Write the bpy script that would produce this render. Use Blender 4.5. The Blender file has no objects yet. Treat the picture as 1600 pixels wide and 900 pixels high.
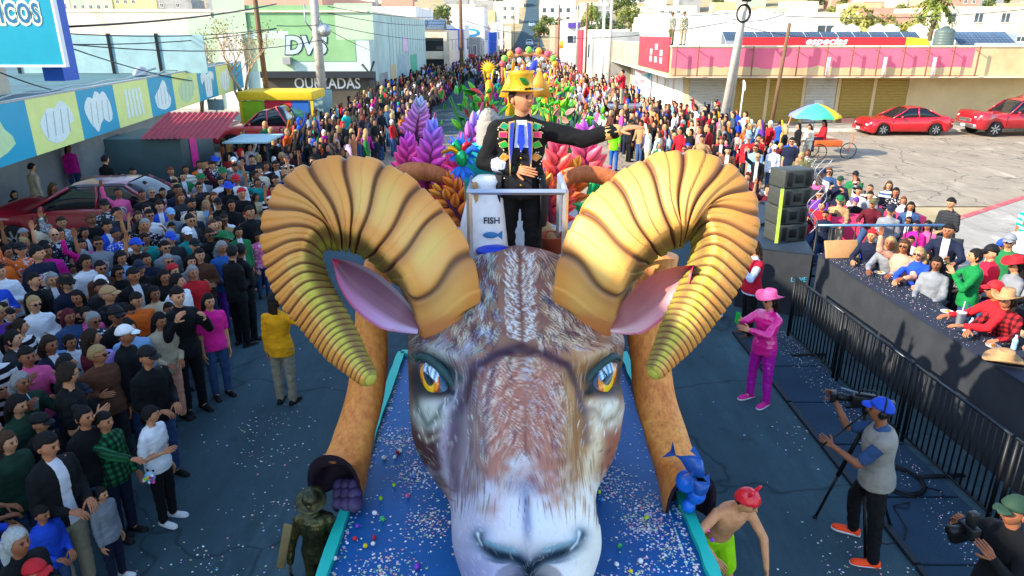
import bpy, bmesh, math, random
import numpy as np
from mathutils import Vector, Matrix, Quaternion, noise as mnoise
R = math.radians
rnd = random.Random(7)
SC = bpy.context.scene
COL = SC.collection
# ---------------------------------------------------------------- camera, sky, sun, exposure
PITCH = math.atan(400 / 1100)
CAM_H = 5.0
cam_d = bpy.data.cameras.new('camera')
cam = bpy.data.objects.new('camera', cam_d)
COL.objects.link(cam)
cam.location = (0, 0, CAM_H)
cam.rotation_euler = (R(90) - PITCH, 0, 0)
cam_d.sensor_width = 36
cam_d.lens = 36 * 1100 / 1600
cam_d.clip_start = 0.05
cam_d.clip_end = 3000
SC.camera = cam
SUN_EL, SUN_AZ = 30.0, 112.0
SUN_TO = Vector((-math.sin(R(SUN_AZ)) * math.cos(R(SUN_EL)), math.cos(R(SUN_AZ)) * math.cos(R(SUN_EL)), math.sin(R(SUN_EL))))
w = bpy.data.worlds.new('World')
SC.world = w
w.use_nodes = True
nt = w.node_tree
bg = nt.nodes['Background']
sky = nt.nodes.new('ShaderNodeTexSky')
sky.sky_type = 'NISHITA'
sky.sun_disc = False
sky.sun_elevation = R(SUN_EL)
sky.sun_rotation = R(-SUN_AZ)
sky.air_density = 1.0
sky.dust_density = 0.6
sky.ozone_density = 1.3
nt.links.new(sky.outputs[0], bg.inputs[0])
bg.inputs[1].default_value = 0.15
sun_d = bpy.data.lights.new('sun', 'SUN')
sun = bpy.data.objects.new('sun', sun_d)
COL.objects.link(sun)
sun_d.energy = 3.0
sun_d.angle = R(0.5)
sun_d.color = (1.0, 0.88, 0.72)
sun.rotation_euler = SUN_TO.to_track_quat('Z', 'Y').to_euler()
SC.view_settings.view_transform = 'Standard'
SC.view_settings.look = 'None'
SC.view_settings.exposure = 1.85
SC.view_settings.gamma = 1.0
SC.cycles.max_bounces = 6
SC.cycles.diffuse_bounces = 3
SC.cycles.use_denoising = True
# ---------------------------------------------------------------- a point of the ground (or of a level) seen at a photo position
_c, _s = math.cos(PITCH), math.sin(PITCH)
def _ray(px, py):
 a = (px - 800) / 1100; b = -(py - 450) / 1100
 return a, _c + b * _s, -_s + b * _c
def G(px, py, h=0.0):
 a, b, c = _ray(px, py); t = (h - CAM_H) / c
 return Vector((a * t, b * t, h))
def Wd(px, py, D):
 a, b, c = _ray(px, py); t = D / b
 return Vector((a * t, D, CAM_H + c * t))
# ---------------------------------------------------------------- tags and objects
def tag(o, label=None, cat=None, group=None, kind=None):
 if label: o['label'] = label
 if cat: o['category'] = cat
 if group: o['group'] = group
 if kind: o['kind'] = kind
 return o
def empty(name, loc=(0, 0, 0), rz=0.0, label=None, cat=None, group=None, parent=None, kind=None):
 o = bpy.data.objects.new(name, None)
 o.empty_display_size = 0.1
 COL.objects.link(o)
 o.location = loc
 o.rotation_euler = (0, 0, rz)
 if parent: o.parent = parent
 return tag(o, label, cat, group, kind)
def mobj(name, me, parent=None, loc=None, rot=None, color=None, scale=None):
 o = bpy.data.objects.new(name, me)
 COL.objects.link(o)
 if parent: o.parent = parent
 if loc is not None: o.location = loc
 if rot is not None: o.rotation_euler = rot
 if scale is not None: o.scale = scale if hasattr(scale, '__len__') else (scale,) * 3
 if color is not None: o.color = (*color[:3], 1)
 return o
def copy_tree(o, parent=None):
 c = o.copy(); COL.objects.link(c); c.parent = parent
 for ch in KIDS.get(o.name, ()):
  copy_tree(ch, c)
 return c
KIDS = {}
def index_kids():
 KIDS.clear()
 for o in SC.objects:
  if o.parent: KIDS.setdefault(o.parent.name, []).append(o)
# ---------------------------------------------------------------- materials
def srgb(h):
 h = h.lstrip('#')
 v = [int(h[i:i + 2], 16) / 255 for i in (0, 2, 4)]
 return tuple((x / 12.92 if x <= 0.04045 else ((x + 0.055) / 1.055) ** 2.4) for x in v)
class NT:
 def __init__(s, name, double=False):
  s.m = bpy.data.materials.new(name); s.m.use_nodes = True
  s.t = s.m.node_tree; s.b = s.t.nodes['Principled BSDF']
 def n(s, typ, **kw):
  x = s.t.nodes.new(typ)
  for k, v in kw.items():
   if k.startswith('i_'):
    x.inputs[k[2:].replace('_', ' ')].default_value = v
   else: setattr(x, k, v)
  return x
 def l(s, a, b): s.t.links.new(a, b)
 def noise(s, scale, detail=3, rough=.5, co='Object', vec=None, stretch=None):
  if vec is None:
   tc = s.n('ShaderNodeTexCoord'); vec = tc.outputs[co]
  if stretch:
   mp = s.n('ShaderNodeMapping'); mp.inputs['Scale'].default_value = stretch
   s.l(vec, mp.inputs[0]); vec = mp.outputs[0]
  x = s.n('ShaderNodeTexNoise'); x.inputs['Scale'].default_value = scale
  x.inputs['Detail'].default_value = detail; x.inputs['Roughness'].default_value = rough
  s.l(vec, x.inputs['Vector']); return x.outputs['Fac']
 def ramp(s, fac, stops, interp='LINEAR'):
  r = s.n('ShaderNodeValToRGB'); r.color_ramp.interpolation = interp
  e = r.color_ramp.elements
  while len(e) < len(stops): e.new(.5)
  for k, (p, c) in enumerate(stops):
   e[k].position = p; e[k].color = (*c[:3], 1)
  s.l(fac, r.inputs[0]); return r.outputs[0]
 def mix(s, fac, a, b, mode='MIX'):
  x = s.n('ShaderNodeMix', data_type='RGBA', blend_type=mode)
  for sock, v in ((0, fac), (6, a), (7, b)):
   if hasattr(v, 'links'): s.l(v, x.inputs[sock])
   elif isinstance(v, (int, float)): x.inputs[sock].default_value = v
   else: x.inputs[sock].default_value = (*v[:3], 1)
  return x.outputs[2]
 def bump(s, h, strength=.3, dist=.01):
  x = s.n('ShaderNodeBump'); x.inputs['Strength'].default_value = strength
  x.inputs['Distance'].default_value = dist
  s.l(h, x.inputs['Height']); s.l(x.outputs[0], s.b.inputs['Normal'])
 def set(s, color=None, rough=.7, metal=0.0, spec=.4):
  if color is not None:
   if hasattr(color, 'links'): s.l(color, s.b.inputs['Base Color'])
   else: s.b.inputs['Base Color'].default_value = (*color[:3], 1)
  s.b.inputs['Roughness'].default_value = rough
  s.b.inputs['Metallic'].default_value = metal
  s.b.inputs['Specular IOR Level'].default_value = spec
  return s.m
M = {}
def mat(name, c, rough=.7, metal=0.0, var=.18, scale=6.0, bump=0.0, spec=.4, dirt=None, co='Object', stretch=None):
 """plain procedural material: base colour with two octaves of mottling, optional grain and a dirt colour"""
 if name in M: return M[name]
 s = NT(name)
 if isinstance(c, str): c = srgb(c)
 f = s.noise(scale, 4, .6, co, stretch=stretch)
 lo = tuple(x * (1 - var) for x in c); hi = tuple(min(1, x * (1 + var * .8)) for x in c)
 col = s.ramp(f, [(.3, lo), (.7, hi)])
 if dirt:
  g = s.noise(scale * .35, 5, .65, co)
  m2 = s.ramp(g, [(.5, (0, 0, 0)), (.68, (.7, .7, .7))])
  col = s.mix(m2, col, srgb(dirt) if isinstance(dirt, str) else dirt)
 if bump: s.bump(s.noise(scale * 9, 3, .6, co), bump, .01)
 M[name] = s.set(col, rough, metal, spec)
 return M[name]
def objmat(name, rough=.85, var=.16, scale=9.0, bump=.25, vcol=None, metal=0.0, spec=.3, bscale=60, sub=0.0):
 """material whose base colour is the object's own colour (times painted vertex colour)"""
 s = NT(name)
 oi = s.n('ShaderNodeObjectInfo')
 col = oi.outputs['Color']
 f = s.noise(scale, 3, .6)
 col = s.mix(1.0, col, s.ramp(f, [(.25, (1 - var,) * 3), (.75, (1,) * 3)]), 'MULTIPLY')
 if vcol:
  at = s.n('ShaderNodeVertexColor', layer_name=vcol)
  col = s.mix(1.0, col, at.outputs[0], 'MULTIPLY')
 if bump: s.bump(s.noise(bscale, 2, .6), bump, .01)
 M[name] = s.set(col, rough, metal, spec)
 return M[name]
def vmat(name, rough=.6, spec=.4, bump=0.0, bscale=40, var=0.0, metal=0.0):
 s = NT(name)
 at = s.n('ShaderNodeVertexColor', layer_name='Col')
 col = at.outputs[0]
 if var:
  f = s.noise(7, 4, .6)
  col = s.mix(1.0, col, s.ramp(f, [(.3, (1 - var,) * 3), (.7, (1,) * 3)]), 'MULTIPLY')
 if bump: s.bump(s.noise(bscale, 3, .6), bump, .01)
 M[name] = s.set(col, rough, metal, spec)
 return M[name]
# ---------------------------------------------------------------- mesh builder
class MB:
 def __init__(s): s.v = []; s.f = []; s.mi = []; s.sm = []; s.k = 0; s.smooth = False
 def add(s, vs, fs, k=None, smooth=None):
  b = len(s.v); s.v.extend([tuple(x) for x in vs])
  for f in fs:
   s.f.append(tuple(i + b for i in f)); s.mi.append(s.k if k is None else k)
   s.sm.append(s.smooth if smooth is None else smooth)
 def box(s, x0, x1, y0, y1, z0, z1, k=None, M4=None):
  vs = [Vector((x, y, z)) for z in (z0, z1) for y in (y0, y1) for x in (x0, x1)]
  if M4: vs = [M4 @ v for v in vs]
  s.add(vs, [(0, 2, 3, 1), (4, 5, 7, 6), (0, 1, 5, 4), (2, 6, 7, 3), (0, 4, 6, 2), (1, 3, 7, 5)], k, False)
 def cbox(s, x0, x1, y0, y1, z0, z1, c=.02, k=None, M4=None):
  """box with chamfered edges"""
  c = min(c, (x1 - x0) * .45, (y1 - y0) * .45, (z1 - z0) * .45)
  bm = bmesh.new(); bmesh.ops.create_cube(bm, size=1)
  for v in bm.verts: v.co = Vector(((x0 + x1) / 2 + v.co.x * (x1 - x0), (y0 + y1) / 2 + v.co.y * (y1 - y0), (z0 + z1) / 2 + v.co.z * (z1 - z0)))
  bmesh.ops.bevel(bm, geom=bm.edges[:], offset=c, segments=2, affect='EDGES', profile=.6)
  bm.verts.index_update()
  vs = [(M4 @ v.co) if M4 else v.co.copy() for v in bm.verts]
  s.add(vs, [tuple(v.index for v in f.verts) for f in bm.faces], k, True); bm.free()
 def loft(s, rings, k=None, smooth=True, caps=(True, True), closed=True):
  b = len(s.v); n = len(rings[0])
  for r in rings: s.v.extend([tuple(p) for p in r])
  def addf(f):
   s.f.append(f); s.mi.append(s.k if k is None else k); s.sm.append(smooth)
  for i in range(len(rings) - 1):
   for j in range(n if closed else n - 1):
    j2 = (j + 1) % n
    addf((b + i * n + j, b + i * n + j2, b + (i + 1) * n + j2, b + (i + 1) * n + j))
  if caps[0]: addf(tuple(b + j for j in reversed(range(n))))
  if caps[1]: addf(tuple(b + (len(rings) - 1) * n + j for j in range(n)))
 def tube(s, pts, r, seg=8, k=None, caps=(True, True), smooth=True, flat=None):
  pts = [Vector(p) for p in pts]
  rs = r if hasattr(r, '__len__') else [r] * len(pts)
  rings = []; N = None
  for i, p in enumerate(pts):
   a = pts[max(0, i - 1)]; c = pts[min(len(pts) - 1, i + 1)]
   T = (c - a)
   T = T.normalized() if T.length > 1e-9 else Vector((0, 0, 1))
   if N is None:
    N = Vector((1, 0, 0)) if abs(T.x) < .9 else Vector((0, 1, 0))
   N = (N - T * N.dot(T)).normalized(); B = T.cross(N)
   rings.append([p + (N * math.cos(2 * math.pi * j / seg) + B * math.sin(2 * math.pi * j / seg) * (flat or 1)) * rs[i] for j in range(seg)])
  s.loft(rings, k, smooth, caps)
 def capsule(s, a, b, ra, rb, seg=10, k=None, squash=None):
  """tapered capsule with round ends"""
  a = Vector(a); b = Vector(b); T = b - a
  L = T.length; T = T / L if L > 1e-6 else Vector((0, 0, 1))
  pts = []; rs = []
  for t in (-.98, -.8, -.45, 0): pts.append(a + T * ra * t); rs.append(ra * math.sqrt(max(0, 1 - t * t)))
  for t in (0, .45, .8, .98): pts.append(b + T * rb * t); rs.append(rb * math.sqrt(max(0, 1 - t * t)))
  s.tube(pts, rs, seg, k)
 def lathe(s, prof, seg=16, k=None, o=(0, 0, 0), M4=None, smooth=True, caps=(True, True)):
  rings = []
  for r, z in prof:
   ring = [Vector((o[0] + r * math.cos(2 * math.pi * j / seg), o[1] + r * math.sin(2 * math.pi * j / seg), o[2] + z)) for j in range(seg)]
   if M4: ring = [M4 @ p for p in ring]
   rings.append(ring)
  s.loft(rings, k, smooth, caps)
 def ellipsoid(s, c, r, seg=12, rings=8, k=None, M4=None):
  rr = []
  for i in range(rings + 1):
   t = math.pi * (i / rings)
   t = min(max(t, .05), math.pi - .05)
   ring = [Vector((r[0] * math.sin(t) * math.cos(2 * math.pi * j / seg), r[1] * math.sin(t) * math.sin(2 * math.pi * j / seg), -r[2] * math.cos(t))) for j in range(seg)]
   if M4: ring = [M4 @ p for p in ring]
   rr.append([p + Vector(c) for p in ring])
  s.loft(rr, k, True)
 def prism(s, poly, z0, z1, k=None, M4=None, smooth=False):
  n = len(poly)
  lo = [Vector((p[0], p[1], z0)) for p in poly]; hi = [Vector((p[0], p[1], z1)) for p in poly]
  if M4: lo = [M4 @ p for p in lo]; hi = [M4 @ p for p in hi]
  s.loft([lo, hi], k, smooth)
 def quad(s, a, b, c, d, k=None): s.add([a, b, c, d], [(0, 1, 2, 3)], k, False)
 def mesh(s, name, mats=None):
  me = bpy.data.meshes.new(name)
  me.from_pydata(s.v, [], s.f)
  for m in (mats if isinstance(mats, (list, tuple)) else [mats] if mats else []): me.materials.append(m)
  if s.f:
   me.polygons.foreach_set('material_index', s.mi)
   me.polygons.foreach_set('use_smooth', s.sm)
  me.update(); return me
 def build(s, name, mats, parent=None, **kw):
  return mobj(name, s.mesh(name, mats), parent, **kw)
def vcolor(me, cols):
 """cols: (nverts,3) linear"""
 a = me.color_attributes.new('Col', 'FLOAT_COLOR', 'POINT')
 c = np.ones((len(me.vertices), 4), dtype=np.float32); c[:, :3] = cols
 a.data.foreach_set('color', c.ravel())
def grid_mesh(name, P, mats, cols=None, closed_u=False, smooth=True):
 """P: (nv, nu, 3) array"""
 nv, nu = P.shape[:2]
 me = bpy.data.meshes.new(name)
 idx = np.arange(nv * nu).reshape(nv, nu)
 if closed_u:
  a = idx[:-1]; b = np.roll(idx, -1, 1)[:-1]; c = np.roll(idx, -1, 1)[1:]; d = idx[1:]
 else:
  a = idx[:-1, :-1]; b = idx[:-1, 1:]; c = idx[1:, 1:]; d = idx[1:, :-1]
 f = np.stack([a.ravel(), b.ravel(), c.ravel(), d.ravel()], 1)
 me.from_pydata(P.reshape(-1, 3).tolist(), [], f.tolist())
 for m in (mats if isinstance(mats, (list, tuple)) else [mats]): me.materials.append(m)
 if smooth: me.polygons.foreach_set('use_smooth', [True] * len(me.polygons))
 if cols is not None: vcolor(me, cols.reshape(-1, 3))
 me.update(); return me
def smooth_interp(xs, ys, x):
 """monotone-ish cubic interpolation (Catmull-Rom) of columns"""
 xs = np.asarray(xs, float); ys = np.asarray(ys, float); x = np.asarray(x, float)
 if ys.ndim == 1: return smooth_interp(xs, ys[:, None], x)[..., 0]
 n = len(xs); m = np.zeros_like(ys)
 d = (ys[1:] - ys[:-1]) / (xs[1:] - xs[:-1])[:, None]
 m[1:-1] = (d[1:] + d[:-1]) / 2; m[0] = d[0]; m[-1] = d[-1]
 i = np.clip(np.searchsorted(xs, x, side='right') - 1, 0, n - 2)
 h = xs[i + 1] - xs[i]; t = ((x - xs[i]) / h)[..., None]; h = h[..., None]
 return ((2 * t**3 - 3 * t**2 + 1) * ys[i] + (t**3 - 2 * t**2 + t) * h * m[i] + (-2 * t**3 + 3 * t**2) * ys[i + 1] + (t**3 - t**2) * h * m[i + 1])
FONTC = {}
def text_mesh(txt, size, depth, m, shear=0.0, bold=0.0, space=1.0):
 cu = bpy.data.curves.new('lettering', 'FONT')
 cu.body = txt; cu.size = size; cu.extrude = depth; cu.shear = shear; cu.offset = bold; cu.space_character = space
 cu.align_x = 'CENTER'; cu.align_y = 'CENTER'; cu.resolution_u = 3
 o = bpy.data.objects.new('lettering', cu); COL.objects.link(o)
 me = bpy.data.meshes.new_from_object(o.evaluated_get(bpy.context.evaluated_depsgraph_get()))
 bpy.data.objects.remove(o); bpy.data.curves.remove(cu)
 me.materials.clear(); me.materials.append(m)
 return me
def text(txt, size, m, parent, loc, rot, depth=.004, scale=None, shear=0.0, bold=0.0, name='lettering', space=1.0):
 return mobj(name, text_mesh(txt, size, depth, m, shear, bold, space), parent, loc, rot, scale=scale)
def remeshed(mb, voxel, smooth_it=4, factor=.5, name='body', mats=None):
 me = mb.mesh('tmp'); o = bpy.data.objects.new('tmp', me); COL.objects.link(o)
 m1 = o.modifiers.new('r', 'REMESH'); m1.mode = 'VOXEL'; m1.voxel_size = voxel; m1.use_smooth_shade = True
 if smooth_it:
  m2 = o.modifiers.new('s', 'SMOOTH'); m2.factor = factor; m2.iterations = smooth_it
 r = bpy.data.meshes.new_from_object(o.evaluated_get(bpy.context.evaluated_depsgraph_get()))
 bpy.data.objects.remove(o); bpy.data.meshes.remove(me)
 r.name = name; r.materials.clear()
 for m in (mats if isinstance(mats, (list, tuple)) else [mats] if mats else []): r.materials.append(m)
 return r
def np_verts(me):
 a = np.empty(len(me.vertices) * 3); me.vertices.foreach_get('co', a); return a.reshape(-1, 3)
def set_verts(me, a): me.vertices.foreach_set('co', a.ravel()); me.update()
def join_meshes(a, mb, name):
 """append the MB geometry to mesh a (same materials)"""
 bm = bmesh.new(); bm.from_mesh(a)
 t = mb.mesh('t'); bm.from_mesh(t); bpy.data.meshes.remove(t)
 a2 = bpy.data.meshes.new(name); bm.to_mesh(a2); bm.free()
 for m in a.materials: a2.materials.append(m)
 return a2
# ================================================================ SETTING
def hill_h(x, y):
 a = max(0.0, y - 165)
 h = 62 * (1 - math.exp(-(a / 330) ** 1.5))
 side = max(0.0, abs(x - 0.03 * y) - 60)
 h += 14 * (1 - math.exp(-(side / 160) ** 2)) * min(1, max(0, (y - 90) / 200))
 h += 3.5 * mnoise.noise(Vector((x * .012, y * .012, 3))) * min(1, a / 120)
 return h
def make_ground():
 xs = np.concatenate([np.arange(-700, -60, 40), np.arange(-60, 80, 10), np.arange(80, 760, 40)])
 ys = np.concatenate([np.arange(-80, 160, 20), np.arange(160, 700, 12), np.arange(700, 1500, 60)])
 P = np.zeros((len(ys), len(xs), 3))
 for i, y in enumerate(ys):
  for j, x in enumerate(xs): P[i, j] = (x, y, hill_h(x, y) - .02)
 s = NT('earth')
 f = s.noise(.05, 6, .65, 'Object'); g = s.noise(.6, 4, .6)
 c = s.ramp(f, [(.3, srgb('#8d7a5a')), (.5, srgb('#a8946e')), (.7, srgb('#6e7245'))])
 c = s.mix(.35, c, s.ramp(g, [(.3, srgb('#5f5b3a')), (.7, srgb('#b8a785'))]))
 M['earth'] = s.set(c, .95)
 tag(mobj('ground', grid_mesh('ground', P, M['earth'])), kind='structure')
make_ground()
def asphalt(name, lo, hi, crack=.35):
 s = NT(name)
 tc = s.n('ShaderNodeTexCoord').outputs['Object']
 f = s.noise(.35, 6, .7, vec=tc); g = s.noise(90, 2, .7, vec=tc); h = s.noise(2.2, 5, .7, vec=tc, stretch=(1.0, .25, 1))
 c = s.ramp(f, [(.3, lo), (.7, hi)])
 c = s.mix(.35, c, s.ramp(h, [(.35, tuple(x * .72 for x in lo)), (.65, tuple(x * 1.15 for x in hi))]))
 c = s.mix(.5, c, s.mix(1.0, c, s.ramp(g, [(.3, (.55,) * 3), (.6, (1,) * 3), (.85, (1.5,) * 3)]), 'MULTIPLY'))
 v = s.n('ShaderNodeTexVoronoi', feature='DISTANCE_TO_EDGE'); v.inputs['Scale'].default_value = .38
 wv = s.n('ShaderNodeMapping'); s.l(tc, wv.inputs[0])
 dn = s.n('ShaderNodeTexNoise'); dn.inputs['Scale'].default_value = 1.3; s.l(tc, dn.inputs['Vector'])
 ad = s.n('ShaderNodeMix', data_type='RGBA', blend_type='ADD'); ad.inputs[0].default_value = .8
 s.l(wv.outputs[0], ad.inputs[6]); s.l(dn.outputs['Color'], ad.inputs[7]); s.l(ad.outputs[2], v.inputs['Vector'])
 ck = s.ramp(v.outputs['Distance'], [(0.0, (min(1, crack * 1.9),) * 3), (.014, (0, 0, 0))])
 sn = s.noise(.9, 5, .75, vec=tc); c = s.mix(s.ramp(sn, [(.58, (0, 0, 0)), (.7, (.55,) * 3)]), c, tuple(x * .45 for x in lo)); sn = s.noise(.6, 5, .7, vec=wv.outputs[0] if 0 else tc, stretch=(1.6, .5, 1)); c = s.mix(s.ramp(sn, [(.56, (0, 0, 0)), (.68, (.4,) * 3)]), c, tuple(min(1, x * 1.9) for x in hi))
 c = s.mix(ck, c, tuple(x * .35 for x in lo))
 s.bump(s.noise(70, 3, .7, vec=tc), .25, .01)
 M[name] = s.set(c, .88, 0, .3); return M[name]
asphalt('asphalt_street', srgb('#2b434b'), srgb('#3e565c'))
asphalt('asphalt_lot', srgb('#857a69'), srgb('#a0947f'), .5)
asphalt('concrete_walk', srgb('#8f8a80'), srgb('#a7a195'), .2)
def sheet(name, pts, z, m, thick=0.0):
 mb = MB()
 if thick:
  mb.prism([(p[0], p[1]) for p in pts], z - thick, z, smooth=False)
 else:
  mb.add([(p[0], p[1], z) for p in pts], [tuple(range(len(pts)))])
 return tag(mb.build(name, m), kind='structure')
def strip_on_hill(name, cx, hw, y0, y1, m, lift, step=8):
 ys = np.arange(y0, y1 + .1, step); P = np.zeros((len(ys), 5, 3))
 for i, y in enumerate(ys):
  for j in range(5):
   x = cx(y) + (j - 2) / 2 * hw(y); P[i, j] = (x, y, max(hill_h(cx(y) - hw(y), y), hill_h(cx(y), y), hill_h(cx(y) + hw(y), y)) + lift)
 return tag(mobj(name, grid_mesh(name, P, m)), kind='structure')
def st_c(y): return 0.0 if y < 60 else (y - 60) * .033
def st_w(y): return 8.2 if y < 60 else max(2.6, 8.2 - (y - 60) * .032)
strip_on_hill('road', st_c, st_w, -60, 330, M['asphalt_street'], .004, 10)
sheet('parking_lot', [(8.2, 21), (60, 21), (60, 38.3), (8.2, 38.3)], .008, M['asphalt_lot'])
sheet('crossing_street', [(-8.2, 21.5), (8.2, 21.5), (8.2, 37), (-8.2, 37)], .012, M['asphalt_lot'])
mat('red_kerb', '#b5484a', .7, var=.2, dirt='#9a8a7a')
mat('kerb', '#a39b8d', .8, var=.2, dirt='#6d675c')
a, b = Vector((7.0, 14.9)), Vector((27, 29.6))
sheet('pavement', [(7.6, -10), (30, -10), (30, 31.5), (15.57, 21.25), (11.5, 18.27), (8.2, 16.0), (7.6, 15.0)], .12, M['concrete_walk'], .115)
mb = MB()
for p, q in (((8.2, 16.0), (11.5, 18.27)), ((11.5, 18.27), (15.57, 21.25)), ((15.57, 21.25), (30, 31.5))):
 p = Vector(p); q = Vector(q); d = (q - p).normalized(); n = Vector((-d.y, d.x)) * .2
 mb.prism([(p.x, p.y), (q.x, q.y), (q.x + n.x, q.y + n.y), (p.x + n.x, p.y + n.y)], 0, .135)
tag(mb.build('kerb', M['red_kerb']), kind='structure')
sheet('pavement', [(9.6, 38.3), (60, 38.3), (60, 60), (9.6, 60)], .13, M['concrete_walk'], .12)
mb = MB(); mb.box(9.4, 60, 38.12, 38.298, 0, .145); tag(mb.build('kerb', mat('kerb_white', '#cfc8ba', .75, dirt='#8a8378')), kind='structure')
mb = MB(); mb.box(9.4, 9.598, 38.3, 60, 0, .145); tag(mb.build('kerb', M['kerb']), kind='structure')
sheet('pavement', [(-30, -12), (-8.4, -12), (-8.4, 30.5), (-30, 30.5)], .13, M['concrete_walk'], .12)
mb = MB(); mb.box(-8.398, -8.22, -12, 30.5, 0, .145); tag(mb.build('kerb', M['kerb']), kind='structure')
sheet('pavement', [(-40, 47), (-8.4, 47), (-8.4, 80), (-7, 82), (-7, 140), (-40, 140)], .13, M['concrete_walk'], .12)
sheet('parking_lot', [(-40, 30.6), (-8.2, 30.6), (-8.2, 46.9), (-40, 46.9)], .008, M['asphalt_street'])
# ---------------------------------------------------------------- buildings
mat('white_wall', '#d8d6cf', .85, var=.06, scale=1.2, dirt='#b4ada0', bump=.1)
mat('cream_wall', '#dccdb4', .85, var=.06, scale=1.0, dirt='#b9a88e', bump=.1)
mat('pale_green_wall', '#a9bf9f', .85, var=.08, scale=1.0, dirt='#93a58c', bump=.1)
mat('mint_wall', '#b6ccc0', .85, var=.07, scale=.8, dirt='#9dab9f', bump=.1)
mat('green_wall', '#7fa877', .85, var=.12, scale=.8, bump=.1)
mat('grey_wall', '#9a9a96', .85, var=.12, scale=1.0, dirt='#6f6e6a', bump=.1)
mat('tan_wall', '#c9b184', .85, var=.07, scale=1.4, dirt='#a99468', bump=.35)
mat('pink_wall', '#d9677f', .85, var=.1, scale=1.2, bump=.1)
mat('salmon_wall', '#c98e78', .85, var=.1, scale=1.2, bump=.1)
mat('blue_wall', '#2f5fc0', .7, var=.12)
mat('brick_red', '#8a4a36', .85, var=.2)
mat('roof_grey', '#b5b0a6', .9, var=.12, scale=.7, dirt='#8c867b')
mat('roof_dark', '#3f6468', .7, var=.2, scale=.9, dirt='#2e4a50')
mat('dark_trim', '#1c2228', .6, var=.2)
mat('steel', '#8b9196', .45, .6, var=.15)
mat('galv', '#a5abad', .4, .4, var=.15)
mat('black_metal', '#121416', .45, .3, var=.2)
mat('concrete_pole', '#a8a297', .85, var=.12, scale=3, dirt='#7d776c', bump=.2)
mat('wood_pole', '#6b5138', .9, var=.25, scale=3, bump=.4, stretch=(6, 6, .5))
mat('white_paint', '#e4e2dc', .5, var=.05)
mat('red_paint', '#c01822', .4, var=.12)
s = NT('window_glass'); M['window_glass'] = s.set(s.ramp(s.noise(.8, 3), [(.35, srgb('#22303a')), (.65, srgb('#3f5561'))]), .12, 0, .6)
WIN_CACHE = {}
def window(parent, face, u, z, ww, hh, wallc, origin=(0, 0, 0), frame='white_paint'):
 """a window (frame + sill) with its pane as a sub-part, standing 3 cm proud; face 'S' looks to -Y, 'E' to +X, 'W' to -X"""
 key = (round(ww, 2), round(hh, 2), frame)
 if key not in WIN_CACHE:
  f = MB(); t = .07
  f.box(-ww/2, ww/2, -.05, .02, hh/2 - t, hh/2); f.box(-ww/2 - .05, ww/2 + .05, -.1, .02, -hh/2 - .03, -hh/2 + t)
  f.box(-ww/2, -ww/2 + t, -.05, .02, -hh/2 + t, hh/2 - t); f.box(ww/2 - t, ww/2, -.05, .02, -hh/2 + t, hh/2 - t)
  f.box(-.025, .025, -.045, .02, -hh/2 + t, hh/2 - t)
  p = MB(); p.box(-ww/2 + t, ww/2 - t, -.015, .015, -hh/2 + t, hh/2 - t)
  WIN_CACHE[key] = (f.mesh('window', M[frame]), p.mesh('pane', M['window_glass']))
 rz = {'S': 0, 'E': R(90), 'W': R(-90)}[face]
 wd = mobj('window', WIN_CACHE[key][0], parent, (origin[0] + (u if face == 'S' else 0), origin[1] + (0 if face == 'S' else u), z), (0, 0, rz))
 mobj('pane', WIN_CACHE[key][1], wd)
 return wd
def house(label, x0, x1, y0, y1, h, wall, z0=0.0, roof='roof_grey', wins=(), parapet=.35, extra=None, group=None, name='house', cat='building'):
 root = empty(name, ((x0 + x1) / 2, (y0 + y1) / 2, z0), 0, label, cat, group)
 X, Y = (x1 - x0) / 2, (y1 - y0) / 2
 mb = MB(); t = .18
 mb.box(-X, X, -Y, Y, -3 if z0 > 2 else -.0, h)
 mb.box(-X, X, -Y, -Y + t, h + .002, h + parapet); mb.box(-X, X, Y - t, Y, h + .002, h + parapet)
 mb.box(-X, -X + t, -Y + t, Y - t, h + .002, h + parapet); mb.box(X - t, X, -Y + t, Y - t, h + .002, h + parapet)
 mb.build('wall', M[wall], root)
 mb = MB(); mb.box(-X + t, X - t, -Y + t, Y - t, h + .004, h + .05); mb.build('roof', M[roof], root)
 for face, u, z, ww, hh in wins:
  o = {'S': (0, -Y, 0), 'E': (X, 0, 0), 'W': (-X, 0, 0)}[face]
  window(root, face, u, z, ww, hh, wall, o, 'white_paint' if wall not in ('white_wall',) else 'dark_trim')
 return root
# ---- near left: store with the long awning and the tall part that shades the street
store = empty('store_building', (-14, 10, 0), 0, 'long low store building under the long food-picture awning, grey wall below', 'building')
mb = MB(); mb.box(-30, -14.2, -14, 30.0, 0, 3.3); mb.build('wall', M['grey_wall'], store, loc=(14, -10, 0))
mb = MB(); mb.prism([(-30, 14.8), (-11.6, 14.8), (-13.35, 29.95), (-14.3, 38.5), (-30, 38.5)], 3.304, 3.42); mb.build('roof', M['roof_dark'], store, loc=(14, -10, 0))
mb = MB(); mb.box(-34, -12.6, -26, 13.2, 3.45, 11.6); mb.box(-34, -13.2, -26, 14.7, .01, 3.44)
mb.build('upper_storey', M['cream_wall'], store, loc=(14, -10, 0))
mb = MB(); mb.box(-30, -13.2, 14.8, 19.2, 3.424, 4.2); mb.build('sign_base', M['cream_wall'], store, loc=(14, -10, 0))
A = Wd(116, 90, 33); B = Wd(260, 90, 33)
mb = MB(); mat('frosted_panel', '#8fb0b4', .5, var=.15, scale=2)
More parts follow.
